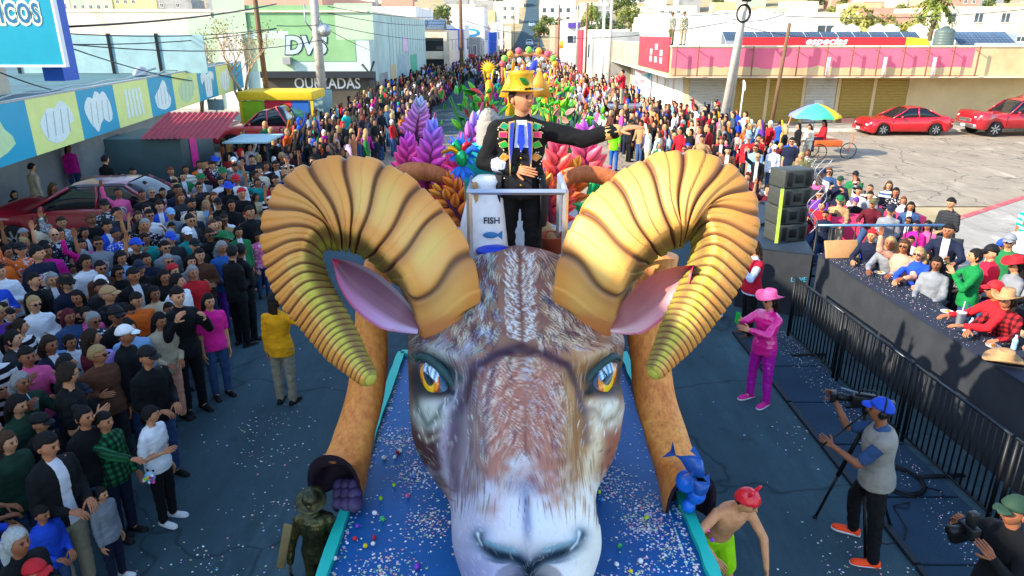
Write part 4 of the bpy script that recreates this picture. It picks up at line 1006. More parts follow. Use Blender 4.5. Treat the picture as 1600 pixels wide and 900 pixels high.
over('#46304a', band([(800, 543), (772, 556), (745, 578), (722, 612), (708, 660), (706, 720), (711, 765)], 6.5) * .62); over('#4c3040', band([(815, 541), (850, 552), (880, 574), (903, 604), (917, 640), (921, 690)], 6) * .5); over('#4a3a5a', band([(778, 566), (766, 610), (763, 660), (760, 715)], 4) * .4)
over('#5a3038', band([(812, 395), (813, 470), (815, 545), (818, 640), (822, 710)], 2.2) * .55); over('#e6e0cc', band([(655, 668), (668, 690), (690, 680)], 4) * .3)
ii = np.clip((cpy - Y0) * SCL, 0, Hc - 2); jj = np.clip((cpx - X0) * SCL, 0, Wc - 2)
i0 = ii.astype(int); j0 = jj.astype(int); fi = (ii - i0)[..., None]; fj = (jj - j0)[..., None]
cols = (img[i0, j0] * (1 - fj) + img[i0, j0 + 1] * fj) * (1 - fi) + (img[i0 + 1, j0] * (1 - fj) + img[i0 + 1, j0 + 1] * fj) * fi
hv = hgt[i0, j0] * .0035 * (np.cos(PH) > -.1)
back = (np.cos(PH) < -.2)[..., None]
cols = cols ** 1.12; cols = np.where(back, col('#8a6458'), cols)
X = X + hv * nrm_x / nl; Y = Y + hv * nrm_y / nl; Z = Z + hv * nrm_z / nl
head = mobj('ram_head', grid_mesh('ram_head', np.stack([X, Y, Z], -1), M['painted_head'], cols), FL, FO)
head['label'] = 'painted ram face with fur strokes and a pale blue white muzzle'
# ---- eyes
def eye(px, py, sg):
 i, j = divmod(np.argmin((cpx - px) ** 2 + (cpy - py) ** 2 + (np.cos(PH) < 0) * 1e6), NF)
 c = Vector((X[i, j], Y[i, j], Z[i, j])); n_ = Vector((nrm_x[i, j], nrm_y[i, j], nrm_z[i, j])).normalized(); n_ = (n_ + Vector((0, -.75, .25))).normalized()
 up = Vector((0, .3, 1)); rt = up.cross(n_).normalized(); up = n_.cross(rt).normalized()
 nu, nv = 48, 40; P = np.zeros((nv, nu, 3)); C = np.zeros((nv, nu, 3))
 for a in range(nv):
  th = (a / (nv - 1)) * math.pi / 2
  for b in range(nu):
   ph = 2 * math.pi * b / nu; ex_, ey_ = math.sin(th) * math.cos(ph), math.sin(th) * math.sin(ph)
   lx = ex_ * .185; ly = ey_ * .145 * (1 - .3 * ex_ ** 4) * (1 - .35 * max(0, -sg * ex_))
   ly += sg * ex_ * .10
   P[a, b] = tuple(c + rt * lx + up * ly + n_ * (math.cos(th) * .085 - .015))
   r_i = math.hypot((ex_ - sg * .12) / .62, (ey_ + .0) / .85)
   cc = col('#35536a') if r_i > 1 else col('#e88a10')
   if r_i <= 1:
    if ey_ < -.35: cc = col('#d9650e')
    if ey_ < -.05 and abs(ex_ - sg * .12) < .3: cc = col('#f2c21c')
    if r_i > .88: cc = col('#7a2410')
    rp = math.hypot((ex_ - sg * .12) / .33, (ey_ - .12) / .5)
    if rp < 1: cc = col('#16303c')
    if ey_ > .12 and abs(ex_ - sg * .1) < .42: cc = col('#4f8fb8') if (int(ex_ * 9 + 20) % 2) else col('#cfe6f2')
    if abs(ex_ - sg * .1 + ey_ * .3) < .035 and ey_ > .05: cc = col('#14202a')
   if math.hypot(ex_, ey_) > .9: cc = col('#0e1c22')
   if math.hypot(ex_ + sg * .72, ey_ + .35) < .1: cc = col('#d98a8a')
   C[a, b] = cc
 if 'painted_eye' not in M: vmat('painted_eye', .12, .6)
 o = mobj('eye', grid_mesh('eye', P, M['painted_eye'], C, closed_u=True), head)
 mb = MB()
 pts = []
 for t in np.linspace(.05, .95, 12):
  an = math.pi * t; pts.append(c + rt * math.cos(an) * .205 + up * (math.sin(an) * .125 + .012 + sg * math.cos(an) * .105) + n_ * (.008 + .035 * math.sin(an)))
 mb.tube(pts, [.014 + .026 * math.sin(math.pi * t) for t in np.linspace(0, 1, 12)], 10)
 mb.build('eyelid', mat('lid_teal', '#24484a' if sg < 0 else '#24484a', .6, var=.4, scale=12), head)
eye(671, 591, -1); eye(951, 589, 1)
# ---- horns
def horn(ctrl, C0, seed, shade):
 ctrl = np.array(ctrl, float); n = len(ctrl); k = np.r_[0, np.cumsum(np.hypot(np.diff(ctrl[:, 0]), np.diff(ctrl[:, 1])))]; k /= k[-1]
 NS, NP_ = 620, 90
 t = np.linspace(0, 1, NS); c = smooth_interp(k, ctrl, t)
 x, y, z = unproj_arr(c[:, 0], c[:, 1], c[:, 3]); _, _, zc = proj_arr(x, y, z)
 rad = c[:, 2] * zc / 1100; P = np.stack([x, y, z], 1)
 for q in range(3): P[:, q] = sm1(P[:, q], 15)
 T = np.gradient(P, axis=0); T /= np.linalg.norm(T, axis=1)[:, None]
 C0 = np.array(C0); cam_ = np.array([0, 0, CAM_H]); view = cam_ - P; view /= np.linalg.norm(view, axis=1)[:, None]
 Bc = view - T * (view * T).sum(1)[:, None]; Bc /= np.linalg.norm(Bc, axis=1)[:, None]
 for q in range(3): Bc[:, q] = sm1(Bc[:, q], 41)
 Bc -= T * (Bc * T).sum(1)[:, None]; Bc /= np.linalg.norm(Bc, axis=1)[:, None]
 N = np.cross(T, Bc); out = P - C0
 sgn = np.sign((N * out).sum(1)[NS // 3]); N *= sgn
 arc = np.r_[0, np.cumsum(np.linalg.norm(np.diff(P, axis=0), axis=1))]
 sp = np.interp(t, [0, .15, .34, .48, .62, .78, 1], [.27, .25, .21, .155, .10, .06, .036]); gph = np.r_[0, np.cumsum(np.diff(arc) / sp[1:])]
 ph = np.linspace(0, 2 * math.pi, NP_, endpoint=False); PHh, TT = np.meshgrid(ph, t)
 beta = np.interp(t, [0, .25, .5, .7, 1], [2.15, 2.1, 1.95, 1.75, 1.6])[:, None]
 p_ = np.interp(t, [0, .7, 1], [1.14, 1.34, 2.0])[:, None]
 rho = 1 / (np.abs(np.cos(PHh - beta)) ** p_ + np.abs(np.sin(PHh - beta)) ** p_) ** (1 / p_)
 rng = np.random.RandomState(seed); wob = rng.uniform(-.22, .22, 200)
 gi = gph[:, None] + .16 * np.sin(2 * (PHh - beta) + 1.2) + .12 * np.sin(PHh * 1.0 + .5 * gph[:, None]) - .18 * (np.sin(PHh - beta)) ** 2
 gidx = np.round(gi).astype(int); gd = gi - gidx; gi2 = np.clip(gidx, 0, 199); gd = gd + wob[gi2] * .35
 collar = sst(.095, .07, TT + .014 * np.sin(PHh * 2 + 1))
 groove = np.exp(-(gd / np.interp(t, [0, .3, .6, 1], [.06, .07, .1, .12])[:, None]) ** 2) * (1 - collar)
 puff = np.cos(np.clip(gd, -.5, .5) * math.pi) ** .6
 slope_ = np.clip(gd, -.5, .5)
 amp = np.interp(t, [0, .5, 1], [.05, .085, .07])[:, None]
 rr = rho * (1 - amp * groove * 1.25 + .02 * slope_ * 2 * (1 - collar)) * rad[:, None] * 1.07
 rr *= 1 + .05 * np.exp(-((TT - .06) / .018) ** 2)
 tipr = np.sqrt(np.clip((1 - t) / .022, 0, 1))[:, None]; rr = rr * np.clip(tipr, .02, 1)
 V = P[:, None, :] + (np.cos(PHh)[..., None] * N[:, None, :] + np.sin(PHh)[..., None] * Bc[:, None, :]) * rr[..., None]
 C = np.zeros(V.shape)
 def ov(cc, a):
  nonlocal C; a = np.clip(a, 0, 1)[..., None]; C = C * (1 - a) + col(cc) * a
 C[:] = col('#e4ae5e')
 dlt = (PHh - beta + math.pi) % (2 * math.pi) - math.pi
 n1 = np.sin(TT * 37 + seed) * .5 + np.sin(TT * 91 + PHh * 2 + seed) * .5
 ov('#d6c060', sst(.1, 1, n1) * .5 * (dlt < 0)); ov('#ea983e', sst(.1, 1, -n1) * .6)
 ov('#d8893a', np.exp(-((dlt + 1.5) / .4) ** 2) * .7); ov('#d98a35', np.exp(-((dlt + .12) / .16) ** 2) * .75 * sst(.02, .2, TT))
 inner = sst(.05, .25, dlt)
 ov('#86702f', inner * .88); ov('#a9b02c', inner * np.exp(-((dlt - 1.25) / .5) ** 2) * .85 * sst(.12, .3, TT)); ov('#5f4a2c', inner * np.exp(-((dlt - .5) / .3) ** 2) * .5)  # inner face darkened: its shade is put into the colour, beside olive green paint
 ov('#c27f32', sst(.38, .5, TT) * sst(.75, .55, TT) * (dlt < 0) * .75); ov('#d98b36', sst(.5, .7, TT) * (dlt < -.5) * .7)
 ov('#b9b53a', sst(.6, .75, TT) * np.exp(-(dlt / .35) ** 2) * .9); ov('#7a5a40', sst(.5, .7, TT) * sst(.2, .9, dlt) * .5)
 ov('#d4834a', collar * .85); ov('#b8602e', collar * np.exp(-((TT - .045) / .012) ** 2) * .6)
 ov('#8a5a3c', np.exp(-((gd + .1) / .16) ** 2) * .45 * (1 - collar)); ov('#4f2f22', groove * .92)
 ov('#b4b440', sst(.978, .99, TT) * .8);
 V = V.copy()
 me = grid_mesh('horn', V, M['painted_horn'], C, closed_u=True)
 o = mobj('horn', me, FL, FO); o['label'] = shade
 return o
HL = [(697, 515, 44, 5.85), (692, 486, 56, 5.6), (687, 458, 64, 5.44), (681, 430, 69, 5.40), (664, 400, 72, 5.44), (640, 373, 75, 5.5), (606, 343, 77, 5.54), (567, 324, 78, 5.56), (522, 322, 75, 5.52), (486, 336, 68, 5.45), (464, 362, 55, 5.34), (458, 396, 45, 5.24), (472, 446, 42, 5.12), (503, 494, 36, 5.0), (538, 545, 29, 4.86), (562, 575, 20, 4.76), (584, 601, 13.5, 4.66)]
HRt = [(918, 510, 43, 5.85), (922, 482, 55, 5.6), (927, 454, 63, 5.44), (932, 428, 68, 5.40), (948, 394, 72, 5.44), (970, 362, 76, 5.5), (1008, 333, 77, 5.54), (1048, 315, 78, 5.56), (1090, 316, 75, 5.52), (1120, 334, 64, 5.45), (1130, 362, 53, 5.34), (1127, 395, 46, 5.24), (1111, 437, 42, 5.12), (1086, 482, 37, 5.0), (1056, 530, 29, 4.86), (1035, 562, 20, 4.76), (1017, 592, 13.5, 4.66)]
horn(HL, Wd(560, 430, 5.3), 1, 'curled ribbed horn in the shade, tip towards the left eye')
horn(HRt, Wd(1050, 430, 5.3), 2, 'curled ribbed horn catching the sun, tip towards the right eye')
# ---- ears: cupped leaves
def ear(tip, base, up_pts, lo_pts, D0, D1, sg):
 nu, nv = 30, 24; U = np.array(up_pts, float); Lw = np.array(lo_pts, float)
 t = np.linspace(0, 1, nu); a = smooth_interp(np.linspace(0, 1, len(U)), U, t); b = smooth_interp(np.linspace(0, 1, len(Lw)), Lw, t)
 P = np.zeros((2 * nv, nu, 3)); C = np.zeros((2 * nv, nu, 3))
 for layer in (0, 1):
  for v in range(nv):
   q = v / (nv - 1);
   if layer: q = 1 - q
   for u_ in range(nu):
    px_ = a[u_, 0] * (1 - q) + b[u_, 0] * q; py_ = a[u_, 1] * (1 - q) + b[u_, 1] * q
    D = D0 * (1 - t[u_]) + D1 * t[u_] + (.13 if layer == 0 else .2) * math.sin(math.pi * q) * math.sin(math.pi * min(1, t[u_] + .25)) - .08 * q
    w_ = Wd(px_, py_, D); P[v + layer * nv, u_] = w_
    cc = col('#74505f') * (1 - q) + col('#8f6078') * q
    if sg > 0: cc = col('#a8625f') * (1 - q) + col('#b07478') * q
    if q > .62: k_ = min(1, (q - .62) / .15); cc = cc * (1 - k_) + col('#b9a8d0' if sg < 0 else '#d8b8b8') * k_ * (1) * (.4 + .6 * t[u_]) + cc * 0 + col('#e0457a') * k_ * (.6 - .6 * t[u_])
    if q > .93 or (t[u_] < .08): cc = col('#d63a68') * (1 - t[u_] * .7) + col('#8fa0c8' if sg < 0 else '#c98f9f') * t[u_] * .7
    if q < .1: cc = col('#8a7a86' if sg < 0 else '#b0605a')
    cc = cc * (.93 + .12 * mnoise.noise(Vector((q * 22, t[u_] * 5, sg))))
    if layer: cc = col('#b06a62')
    C[v + layer * nv, u_] = cc
 P[0], P[-1] = P[0], P[0]
 me = grid_mesh('ear', P, M['painted_head'], np.clip(C, 0, 1)); o = mobj('ear', me, FL, FO)
ear(None, None, [(519, 404), (548, 408), (585, 424), (615, 448), (642, 478), (656, 500)], [(519, 404), (530, 448), (556, 486), (592, 512), (620, 519), (652, 522)], 5.05, 5.25, -1)
ear(None, None, [(1084, 414), (1052, 418), (1015, 432), (985, 458), (962, 485), (950, 505)], [(1084, 414), (1074, 450), (1050, 486), (1010, 518), (985, 523), (955, 520)], 5.05, 5.25, 1)
# ---- legs / shoulders with the open arch at the foot
def fur_colour(name, a, b, c_):
 s = NT(name); tc = s.n('ShaderNodeTexCoord').outputs['Object']
 f = s.noise(5, 5, .7, vec=tc, stretch=(1, 1, .5)); g = s.noise(22, 4, .75, vec=tc, stretch=(1, 1, .25))
 col_ = s.mix(.5, s.ramp(f, [(.3, srgb(a)), (.5, srgb(b)), (.7, srgb(c_))]), s.ramp(g, [(.35, srgb(a)), (.6, srgb(c_))]))
 s.bump(g, .25, .01); M[name] = s.set(col_, .6); return M[name]
fur_colour('leg_orange', '#b85a28', '#e48a40', '#f0a850')
def leg(lft, rgt, Ds, open_from):
 lft = np.array(lft, float); rgt = np.array(rgt, float); n = len(lft); t = np.linspace(0, 1, 40); k = np.linspace(0, 1, n)
 l = smooth_interp(k, lft, t); r_ = smooth_interp(k, rgt, t); D = smooth_interp(k, np.array(Ds, float), t)
 mb = MB(); rings = []
 for i in range(40):
  cpx_, cpy_ = (l[i] + r_[i]) / 2; w0 = Wd(*l[i], D[i]); w1 = Wd(*r_[i], D[i]); c = (w0 + w1) / 2; h = (w1 - w0) / 2
  bk = Vector((0, 1, 0)); bk = (bk - h.normalized() * bk.dot(h.normalized())).normalized() * h.length * 1.0
  fl_ = max(0, (i - 27) / 12); rings.append([c + h * math.cos(a) * (1 + .12 * fl_) + bk * math.sin(a) * 1.0 + Vector((0, 0, -.22 * fl_ + .62 * fl_ ** 1.5 * max(0, -math.sin(a)) ** .7)) for a in np.linspace(0, 2 * math.pi, 28, endpoint=False)])
 mb.loft(rings, caps=(True, False))
 inner = [[c_ * .0 + Vector(p) * 1 for c_, p in zip(r, r)] for r in rings[-12:]]
 inn = []
 for r in inner:
  cc = sum(r, Vector()) / len(r); inn.append([cc + (p - cc) * .84 for p in r])
 mb.loft([rings[-1]] + inn[::-1], k=1, caps=(False, True))
 return mb.build('leg', [M['leg_orange'], mat('leg_inside', '#2a1626', .8)], FL, loc=FO)
leg([(575, 395), (560, 440), (555, 500), (550, 560), (540, 620), (520, 680), (498, 725), (487, 757)], [(625, 400), (612, 440), (605, 500), (606, 560), (600, 620), (585, 680), (572, 720), (560, 745)], [6.3, 6.2, 6.1, 5.95, 5.8, 5.55, 5.35, 5.2], .8)
leg([(1010, 395), (992, 440), (978, 500), (985, 560), (990, 620), (1008, 680), (1030, 730), (1045, 775)], [(1060, 400), (1052, 440), (1042, 500), (1047, 560), (1056, 620), (1076, 680), (1098, 735), (1113, 785)], [6.3, 6.2, 6.1, 5.95, 5.8, 5.5, 5.25, 5.05], .8)
mb = MB()
for k in range(9):
 p = Wd(531 + (k % 3) * 12, 758 + (k // 3) * 15, 5.35 - .04 * k); mb.ellipsoid(p, (.07, .08, .06), 10, 6)
mb.build('sculpted_rock', mat('violet_rock', '#4f3f66', .6, var=.4, scale=10), FL, loc=FO)
# ---- deck
mat('deck_blue', '#085a9c', .5, var=.12, scale=2.0, dirt='#064078')
mat('teal_strip', '#1fc2ae', .5, var=.06, scale=4)
mat('float_dark', '#151022', .7, var=.2)
xl0, xr0, xl1, xr1 = -1.445, 1.565, -1.42, 1.42
mb = MB(); mb.prism([(xl0, 3.2), (xr0, 3.2), (1.56, 4.3), (xr1, 8.2), (xl1, 8.2), (xl0, 4.3)], .85, 1.1); mb.build('deck', M['deck_blue'], FL, loc=FO)
mb = MB(); mb.prism([(xl0 + .1, 3.3), (xr0 - .1, 3.3), (xr1 - .1, 14), (xl1 + .1, 14)], .25, .848); mb.build('chassis', M['float_dark'], FL, loc=FO)
for (x0, y0, x1, y1) in ((xl0, 3.2, xl1, 8.2), (xr0, 3.2, xr1, 8.2), (xl1, 8.2, xr1, 8.2)):
 p, q = Vector((x0, y0, 1.1)), Vector((x1, y1, 1.1)); d_ = (q - p).normalized(); n_ = Vector((d_.y, -d_.x, 0)) * .045
 mb = MB(); N_ = 26; rr_ = random.Random(int(x0 * 100)); rings = []
 for i in range(N_ + 1):
  c = p.lerp(q, i / N_); wv = 1 + rr_.uniform(-.18, .25)
  rings.append([c - n_ * wv + Vector((0, 0, -.10)), c + n_ * wv + Vector((0, 0, -.10)), c + n_ * wv + Vector((0, 0, .055)), c - n_ * wv + Vector((0, 0, .055))])
 mb.loft(rings, smooth=False); mb.build('edge_strip', M['teal_strip'], FL, loc=FO)
mb = MB(); mb.box(-1.0, 1.1, 8.25, 9.4, .9, 1.9); mb.build('rear_box', mat('deep_violet', '#2d1466', .6), FL, loc=FO)
mat('deck_wood', '#8f8a88', .8, var=.2, scale=4, stretch=(6, 1, 1)); mat('drift_wood', '#b08a58', .85, var=.3, scale=6, bump=.5, stretch=(5, 1, 5))
for k in range(9):
 mb = MB(); mb.cbox(-.85 + k * .22, -.85 + k * .22 + .205, 5.95, 9.6, 2.62, 2.7, .01); mb.build('plank', M['deck_wood'], FL, loc=FO)
mb = MB(); mb.prism([(-.8, 6.0), (1.0, 6.0), (1.0, 9.5), (-.8, 9.5)], 1.0, 2.6); mb.build('platform_base', M['float_dark'], FL, loc=FO)
mb = MB(); q0 = Wd(838, 352, 6.9); q1 = Wd(868, 376, 6.3); mb.tube([q0, q0.lerp(q1, .4) + Vector((0, 0, .03)), q0.lerp(q1, .7), q1], [.1, .08, .07, .02], 9); mb.build('driftwood', M['drift_wood'], FL, loc=FO)
mat('alu', '#b9c1cb', .35, .75, var=.08)
def bar(a, b, parent, m, name, w_=.018, loc=None, col_=None, seg=4):
 mb = MB(); mb.tube([a, b], w_ * 1.35, seg, smooth=seg > 4); return mb.build(name, M[m], parent, loc=loc)
_a, _b = Wd(733, 300, 5.65), Wd(884, 300, 5.65); ra = [_a, _b, _b + Vector((0, .75, 0)), _a + Vector((0, .75, 0))]
for i in (0, 1, 3): bar(ra[i], ra[(i + 1) % 4], FL, 'alu', 'rail', loc=FO)
for p in ra: bar(p, Vector((p.x, p.y, 2.7)), FL, 'alu', 'rail_post', loc=FO)
bar(Wd(741, 285, 5.85), Wd(757, 395, 5.85), FL, 'drift_wood', 'wood_stick', .016, loc=FO, seg=6)
mb = MB(); p = Wd(862, 378, 6.3); mb.lathe([(.1, 0), (.14, .16), (.15, .17), (.13, .17), (.1, .03)], 20, o=p - Vector((0, 0, .1))); mb.build('clay_pot', mat('clay', '#a04a2c', .7), FL, loc=FO)
mb = MB(); p = Wd(770, 392, 5.75); mb.ellipsoid(p, (.15, .12, .05), 16, 6); mb.build('blue_lid', mat('lid_blue', '#1c3fc0', .4), FL, loc=FO)
mb = MB(); c0 = Wd(752, 392, 5.95); rings = []
for z_, rx, ry in ((-.02, .2, .14), (.0, .25, .17), (.25, .27, .19), (.5, .24, .17), (.72, .2, .13), (.84, .13, .09), (.88, .16, .1), (.92, .1, .06)):
 rings.append([c0 + Vector((rx * .82 * math.cos(a) * (1 + .05 * math.sin(3 * a + z_ * 9)) + .06 * z_, ry * math.sin(a), z_ - .25)) for a in np.linspace(0, 6.283, 28, endpoint=False)])
mb.loft(rings); sack = mb.build('sack', mat('sack_white', '#dfe3ea', .8, var=.08, scale=8, bump=.4)); tag(sack, 'white printed sack with a blue fish logo behind the rail', 'sack')
mat('print_dark', '#1d2c44', .6); mat('print_blue', '#2a6fa8', .6)
for k, (tx, sz, dz, m) in enumerate((('FISH', .075, .42, 'print_dark'), ('FISH SCIENTIFIC', .03, .12, 'print_dark'), ('www.fish', .035, .06, 'print_dark'), ('TIMING FISH', .035, -.02, 'print_dark'))):
 text(tx, sz, M[m], sack, (c0.x + .08 + .02 * (k == 0), c0.y - .195 + .01 * (k == 0), c0.z + dz - .2 + .1), (R(88), 0, 0), .002, bold=.002)
mb = MB(); mb.ellipsoid((0, 0, 0), (.065, .008, .028), 14, 6); mb.prism([(.05, 0), (.1, .04), (.1, -.04)], -.004, .004, M4=Matrix(((1, 0, 0, 0), (0, 0, 1, 0), (0, 1, 0, 0), (0, 0, 0, 1)))); mb.build('logo', M['print_blue'], sack, loc=(c0.x + .09, c0.y - .2, c0.z + .2))
# ---- brown horns of the creature behind, and mask on a stick
fur_colour('horn_brown', '#8a3f22', '#b05c2e', '#c87a42')
for pts, rr_ in (([(590, 305), (625, 275), (655, 268), (690, 275), (720, 294)], [.1, .1, .095, .075, .015]), ([(872, 292), (890, 277), (920, 272), (955, 280), (990, 305)], [.07, .075, .085, .09, .1])):
 mb = MB(); P = np.array([tuple(Wd(x, y, 6.9)) for x, y in pts]); t = np.linspace(0, 1, 24); Q = smooth_interp(np.linspace(0, 1, len(pts)), P, t); q_ = smooth_interp(np.linspace(0, 1, len(pts)), np.array(rr_), t)
 mb.tube([Vector(a) for a in Q], list(q_), 14); mb.build('small_horn', M['horn_brown'], FL, loc=FO)
mk = empty('carnival_mask', Wd(722, 246, 6.2), 0, 'small jester mask with blue feathers on a stick by the railing', 'mask')
mat('gold_foil', '#d99a1c', .25, .7); mat('green_foil', '#129a5c', .3, .5); mat('blue_feather', '#1f6fe0', .7, var=.3, scale=30); mat('red_foil', '#b01828', .3, .4)
mb = MB(); mb.ellipsoid((0, -.02, 0), (.06, .05, .08), 14, 8); mb.build('face', M['green_foil'], mk)
for k, an in enumerate((-1.2, -.6, .6, 1.2)):
 mb = MB(); mb.tube([(0, 0, .03), (math.sin(an) * .1, -.01, .05 + math.cos(an) * .1), (math.sin(an) * .19, -.02, .0 + math.cos(an) * .11)], [.05, .035, .012], 8); mb.build('jester_point', M[['gold_foil', 'green_foil', 'red_foil', 'blue_feather'][k]], mk)
mb = MB(); r4 = random.Random(2)
for k in range(90):
 an = r4.uniform(-2.6, 2.6) if k < 45 else r4.uniform(2.2, 4.1); L = r4.uniform(.1, .17); z0 = .06 if k < 45 else -.06
 d_ = Vector((math.sin(an), r4.uniform(-.4, .4), math.cos(an))); b0 = Vector((0, 0, z0)); e = b0 + d_ * L; s_ = d_.cross(Vector((0, 1, 0))).normalized() * .012
 mb.add([b0, b0.lerp(e, .6) + s_, e, b0.lerp(e, .6) - s_], [(0, 1, 2, 3)])
mb.build('feathers', M['blue_feather'], mk)
mb = MB(); mb.tube([(0, 0, -.05), (.03, .02, -.55)], .008, 6); mb.build('stick', M['drift_wood'], mk)
# ---- giant gradient leaf spikes
s = NT('petal'); oi = s.n('ShaderNodeObjectInfo'); at = s.n('ShaderNodeVertexColor', layer_name='Col'); M['petal'] = s.set(s.mix(1.0, oi.outputs['Color'], at.outputs[0], 'MULTIPLY'), .45)
nu, nv = 9, 12; P = np.zeros((nv, nu, 3)); C = np.ones((nv, nu, 3))
for i in range(nv):
 t = i / (nv - 1)
 for j in range(nu):
  q = j / (nu - 1) * 2 - 1; wd = .23 * math.sin(math.pi * min(1, t ** .8 * .97 + .02)) ** .8
  P[i, j] = (q * wd, -.16 * math.sin(math.pi * t) * (1 - q * q * .9), t)
  C[i, j] = np.array((1, 1, 1)) * (.8 + .5 * t) if abs(q) > .25 else (.62, .55, .7)
P2 = P.copy(); P2[:, :, 1] += .06 * np.sin(np.pi * np.linspace(0, 1, nv))[:, None] + .012
PF = np.concatenate([P, P2[:, ::-1]], 1); PETAL = grid_mesh('leaf', PF, M['petal'], np.concatenate([C, C[:, ::-1] * .7], 1), closed_u=True)
mat('stem', '#7a2f5a', .5)
def spike(px_tip, py_tip, px_b, py_b, D, width, n, ctip, cbase, ang0=0.0, rows=2):
 tip = Wd(px_tip, py_tip, D); base = Wd(px_b, py_b, D + .15); ax = tip - base; L = ax.length; ax.normalize()
 side = Vector((1, 0, 0)); side = (side - ax * side.dot(ax)).normalized(); fr = ax.cross(side)
 if fr.y > 0: fr = -fr
 mb = MB(); mb.tube([base, base.lerp(tip, .5), tip], [.035, .028, .012], 8); st = mb.build('giant_flower', M['stem'], FL, loc=FO)
 for k in range(n):
  t = (k + .3) / n; p = base.lerp(tip, t * .80); sg = (-1, 1)[k % 2]; up_ = .55 + .9 * t
  d = (side * sg * (1.15 - .75 * t) + ax * up_ + fr * (.15 + .1 * (k % 3))).normalized()
  if k == n - 1: d = ax.copy()
  zx = d; yx = -(fr - d * fr.dot(d)).normalized(); xx = yx.cross(zx)
  ln = width * (.92 - .32 * t) * (1.0 if k < n - 1 else .9)
  Mt = Matrix((xx, yx, zx)).transposed().to_4x4(); Mt.translation = p; o = mobj('leaf', PETAL, st)
  o.matrix_local = Mt @ Matrix.Diagonal((ln, ln, ln, 1))
  f = t ** 2.8; c_ = [cbase[q] * (1 - f) + ctip[q] * f for q in range(3)]; o.color = (*c_, 1)
PK, PU, BL_, OR, RD, YL = srgb('#f8409c'), srgb('#9a4fe8'), srgb('#4f8ff8'), srgb('#f8842c'), srgb('#fa4a4a'), srgb('#fcb034')
LP = srgb('#a98fe0')
spike(638, 200, 636, 300, 7.2, .29, 13, srgb('#d050e0'), srgb('#ff4a88')); spike(680, 176, 668, 300, 7.0, .31, 14, BL_, srgb('#f044b8')); spike(755, 160, 712, 300, 6.9, .31, 14, BL_, srgb('#f0388c'))
spike(658, 152, 650, 215, 9.5, .3, 16, srgb('#8fc4dc'), srgb('#d870c0')); spike(720, 205, 700, 330, 7.0, .34, 12, srgb('#c850d8'), RD)
spike(698, 262, 735, 350, 6.8, .28, 10, OR, OR); spike(675, 285, 725, 345, 6.75, .26, 8, YL, OR)
spike(872, 186, 868, 330, 7.0, .33, 13, srgb('#f8409c'), srgb('#ff6a3a')); spike(912, 186, 918, 290, 7.4, .35, 12, srgb('#b04fd8'), srgb('#ff5a60')); spike(890, 268, 850, 350, 6.9, .34, 12, srgb('#f28a20'), RD); spike(905, 245, 880, 320, 7.1, .3, 10, YL, OR)
spike(850, 262, 862, 345, 6.8, .26, 9, YL, RD)
mb = MB(); mb.tube([Wd(935, 350, 7.4), Wd(925, 300, 7.4), Wd(932, 270, 7.4)], [.05, .06, .03], 8); mb.build('green_stem', mat('green_foam', '#17a860', .5), FL, loc=FO)
for k in range(6):
 o = mobj('leaf', PETAL, FL, Wd(925 + (k % 3) * 8, 330 - (k // 3) * 28, 7.35) + FO, (0, R(-70 + k * 28), 0), srgb('#1fb565'), scale=.24)
mb = MB(); mb.prism([(-1.35, 8.22), (1.35, 8.22), (1.3, 16), (-1.3, 16)], .85, 1.08); mb.build('rear_deck', M['deck_blue'], FL, loc=FO)
def foam_plant(px, py, D, h, cs, label, n=60, seed=1):
 rr_ = random.Random(seed); root = empty('foam_plant', Wd(px, py, D) - Vector((0, 0, h)), 0, label, 'float decoration')
 mb = MB(); z0_ = 1.08 - root.location.z
 for k in range(7): a_ = k * .9; mb.tube([(.03 * k - .1, 0, z0_), (.1 * math.cos(a_) * h, .1 * math.sin(a_) * h, h * .1), (.4 * math.cos(a_) * h, .4 * math.sin(a_) * h, h * .8)], [.04, .03, .012], 6)
 mb.build('stem', mat('green_stem', '#2f7a2a', .6), root)
 for k in range(n):
  t = rr_.random(); az = rr_.uniform(0, 6.28); o = mobj('leaf', PETAL, root, (rr_.gauss(0, .25) * h, rr_.gauss(0, .25) * h, h * (.3 + .6 * rr_.random())), (rr_.uniform(-1.2, 1.2), rr_.uniform(-1.2, 1.2), az), cs[k % len(cs)], scale=.2 * h * rr_.uniform(.5, 1.1))
GR, G2 = srgb('#3fae2a'), srgb('#79d62a')
foam_plant(742, 128, 13.5, 1.3, [GR, G2, GR, srgb('#e03a3a')], 'bright green foam plant with red tips left of the waving man', 70, 1)
foam_plant(882, 150, 12.5, 1.1, [G2, GR, srgb('#f2a090'), G2], 'lime and green foam plant right of the gold hat', 70, 2)
foam_plant(864, 118, 14.5, 1.1, [GR, G2, srgb('#e05a3a')], 'darker green foam plant with red flowers behind the waving man', 60, 3)
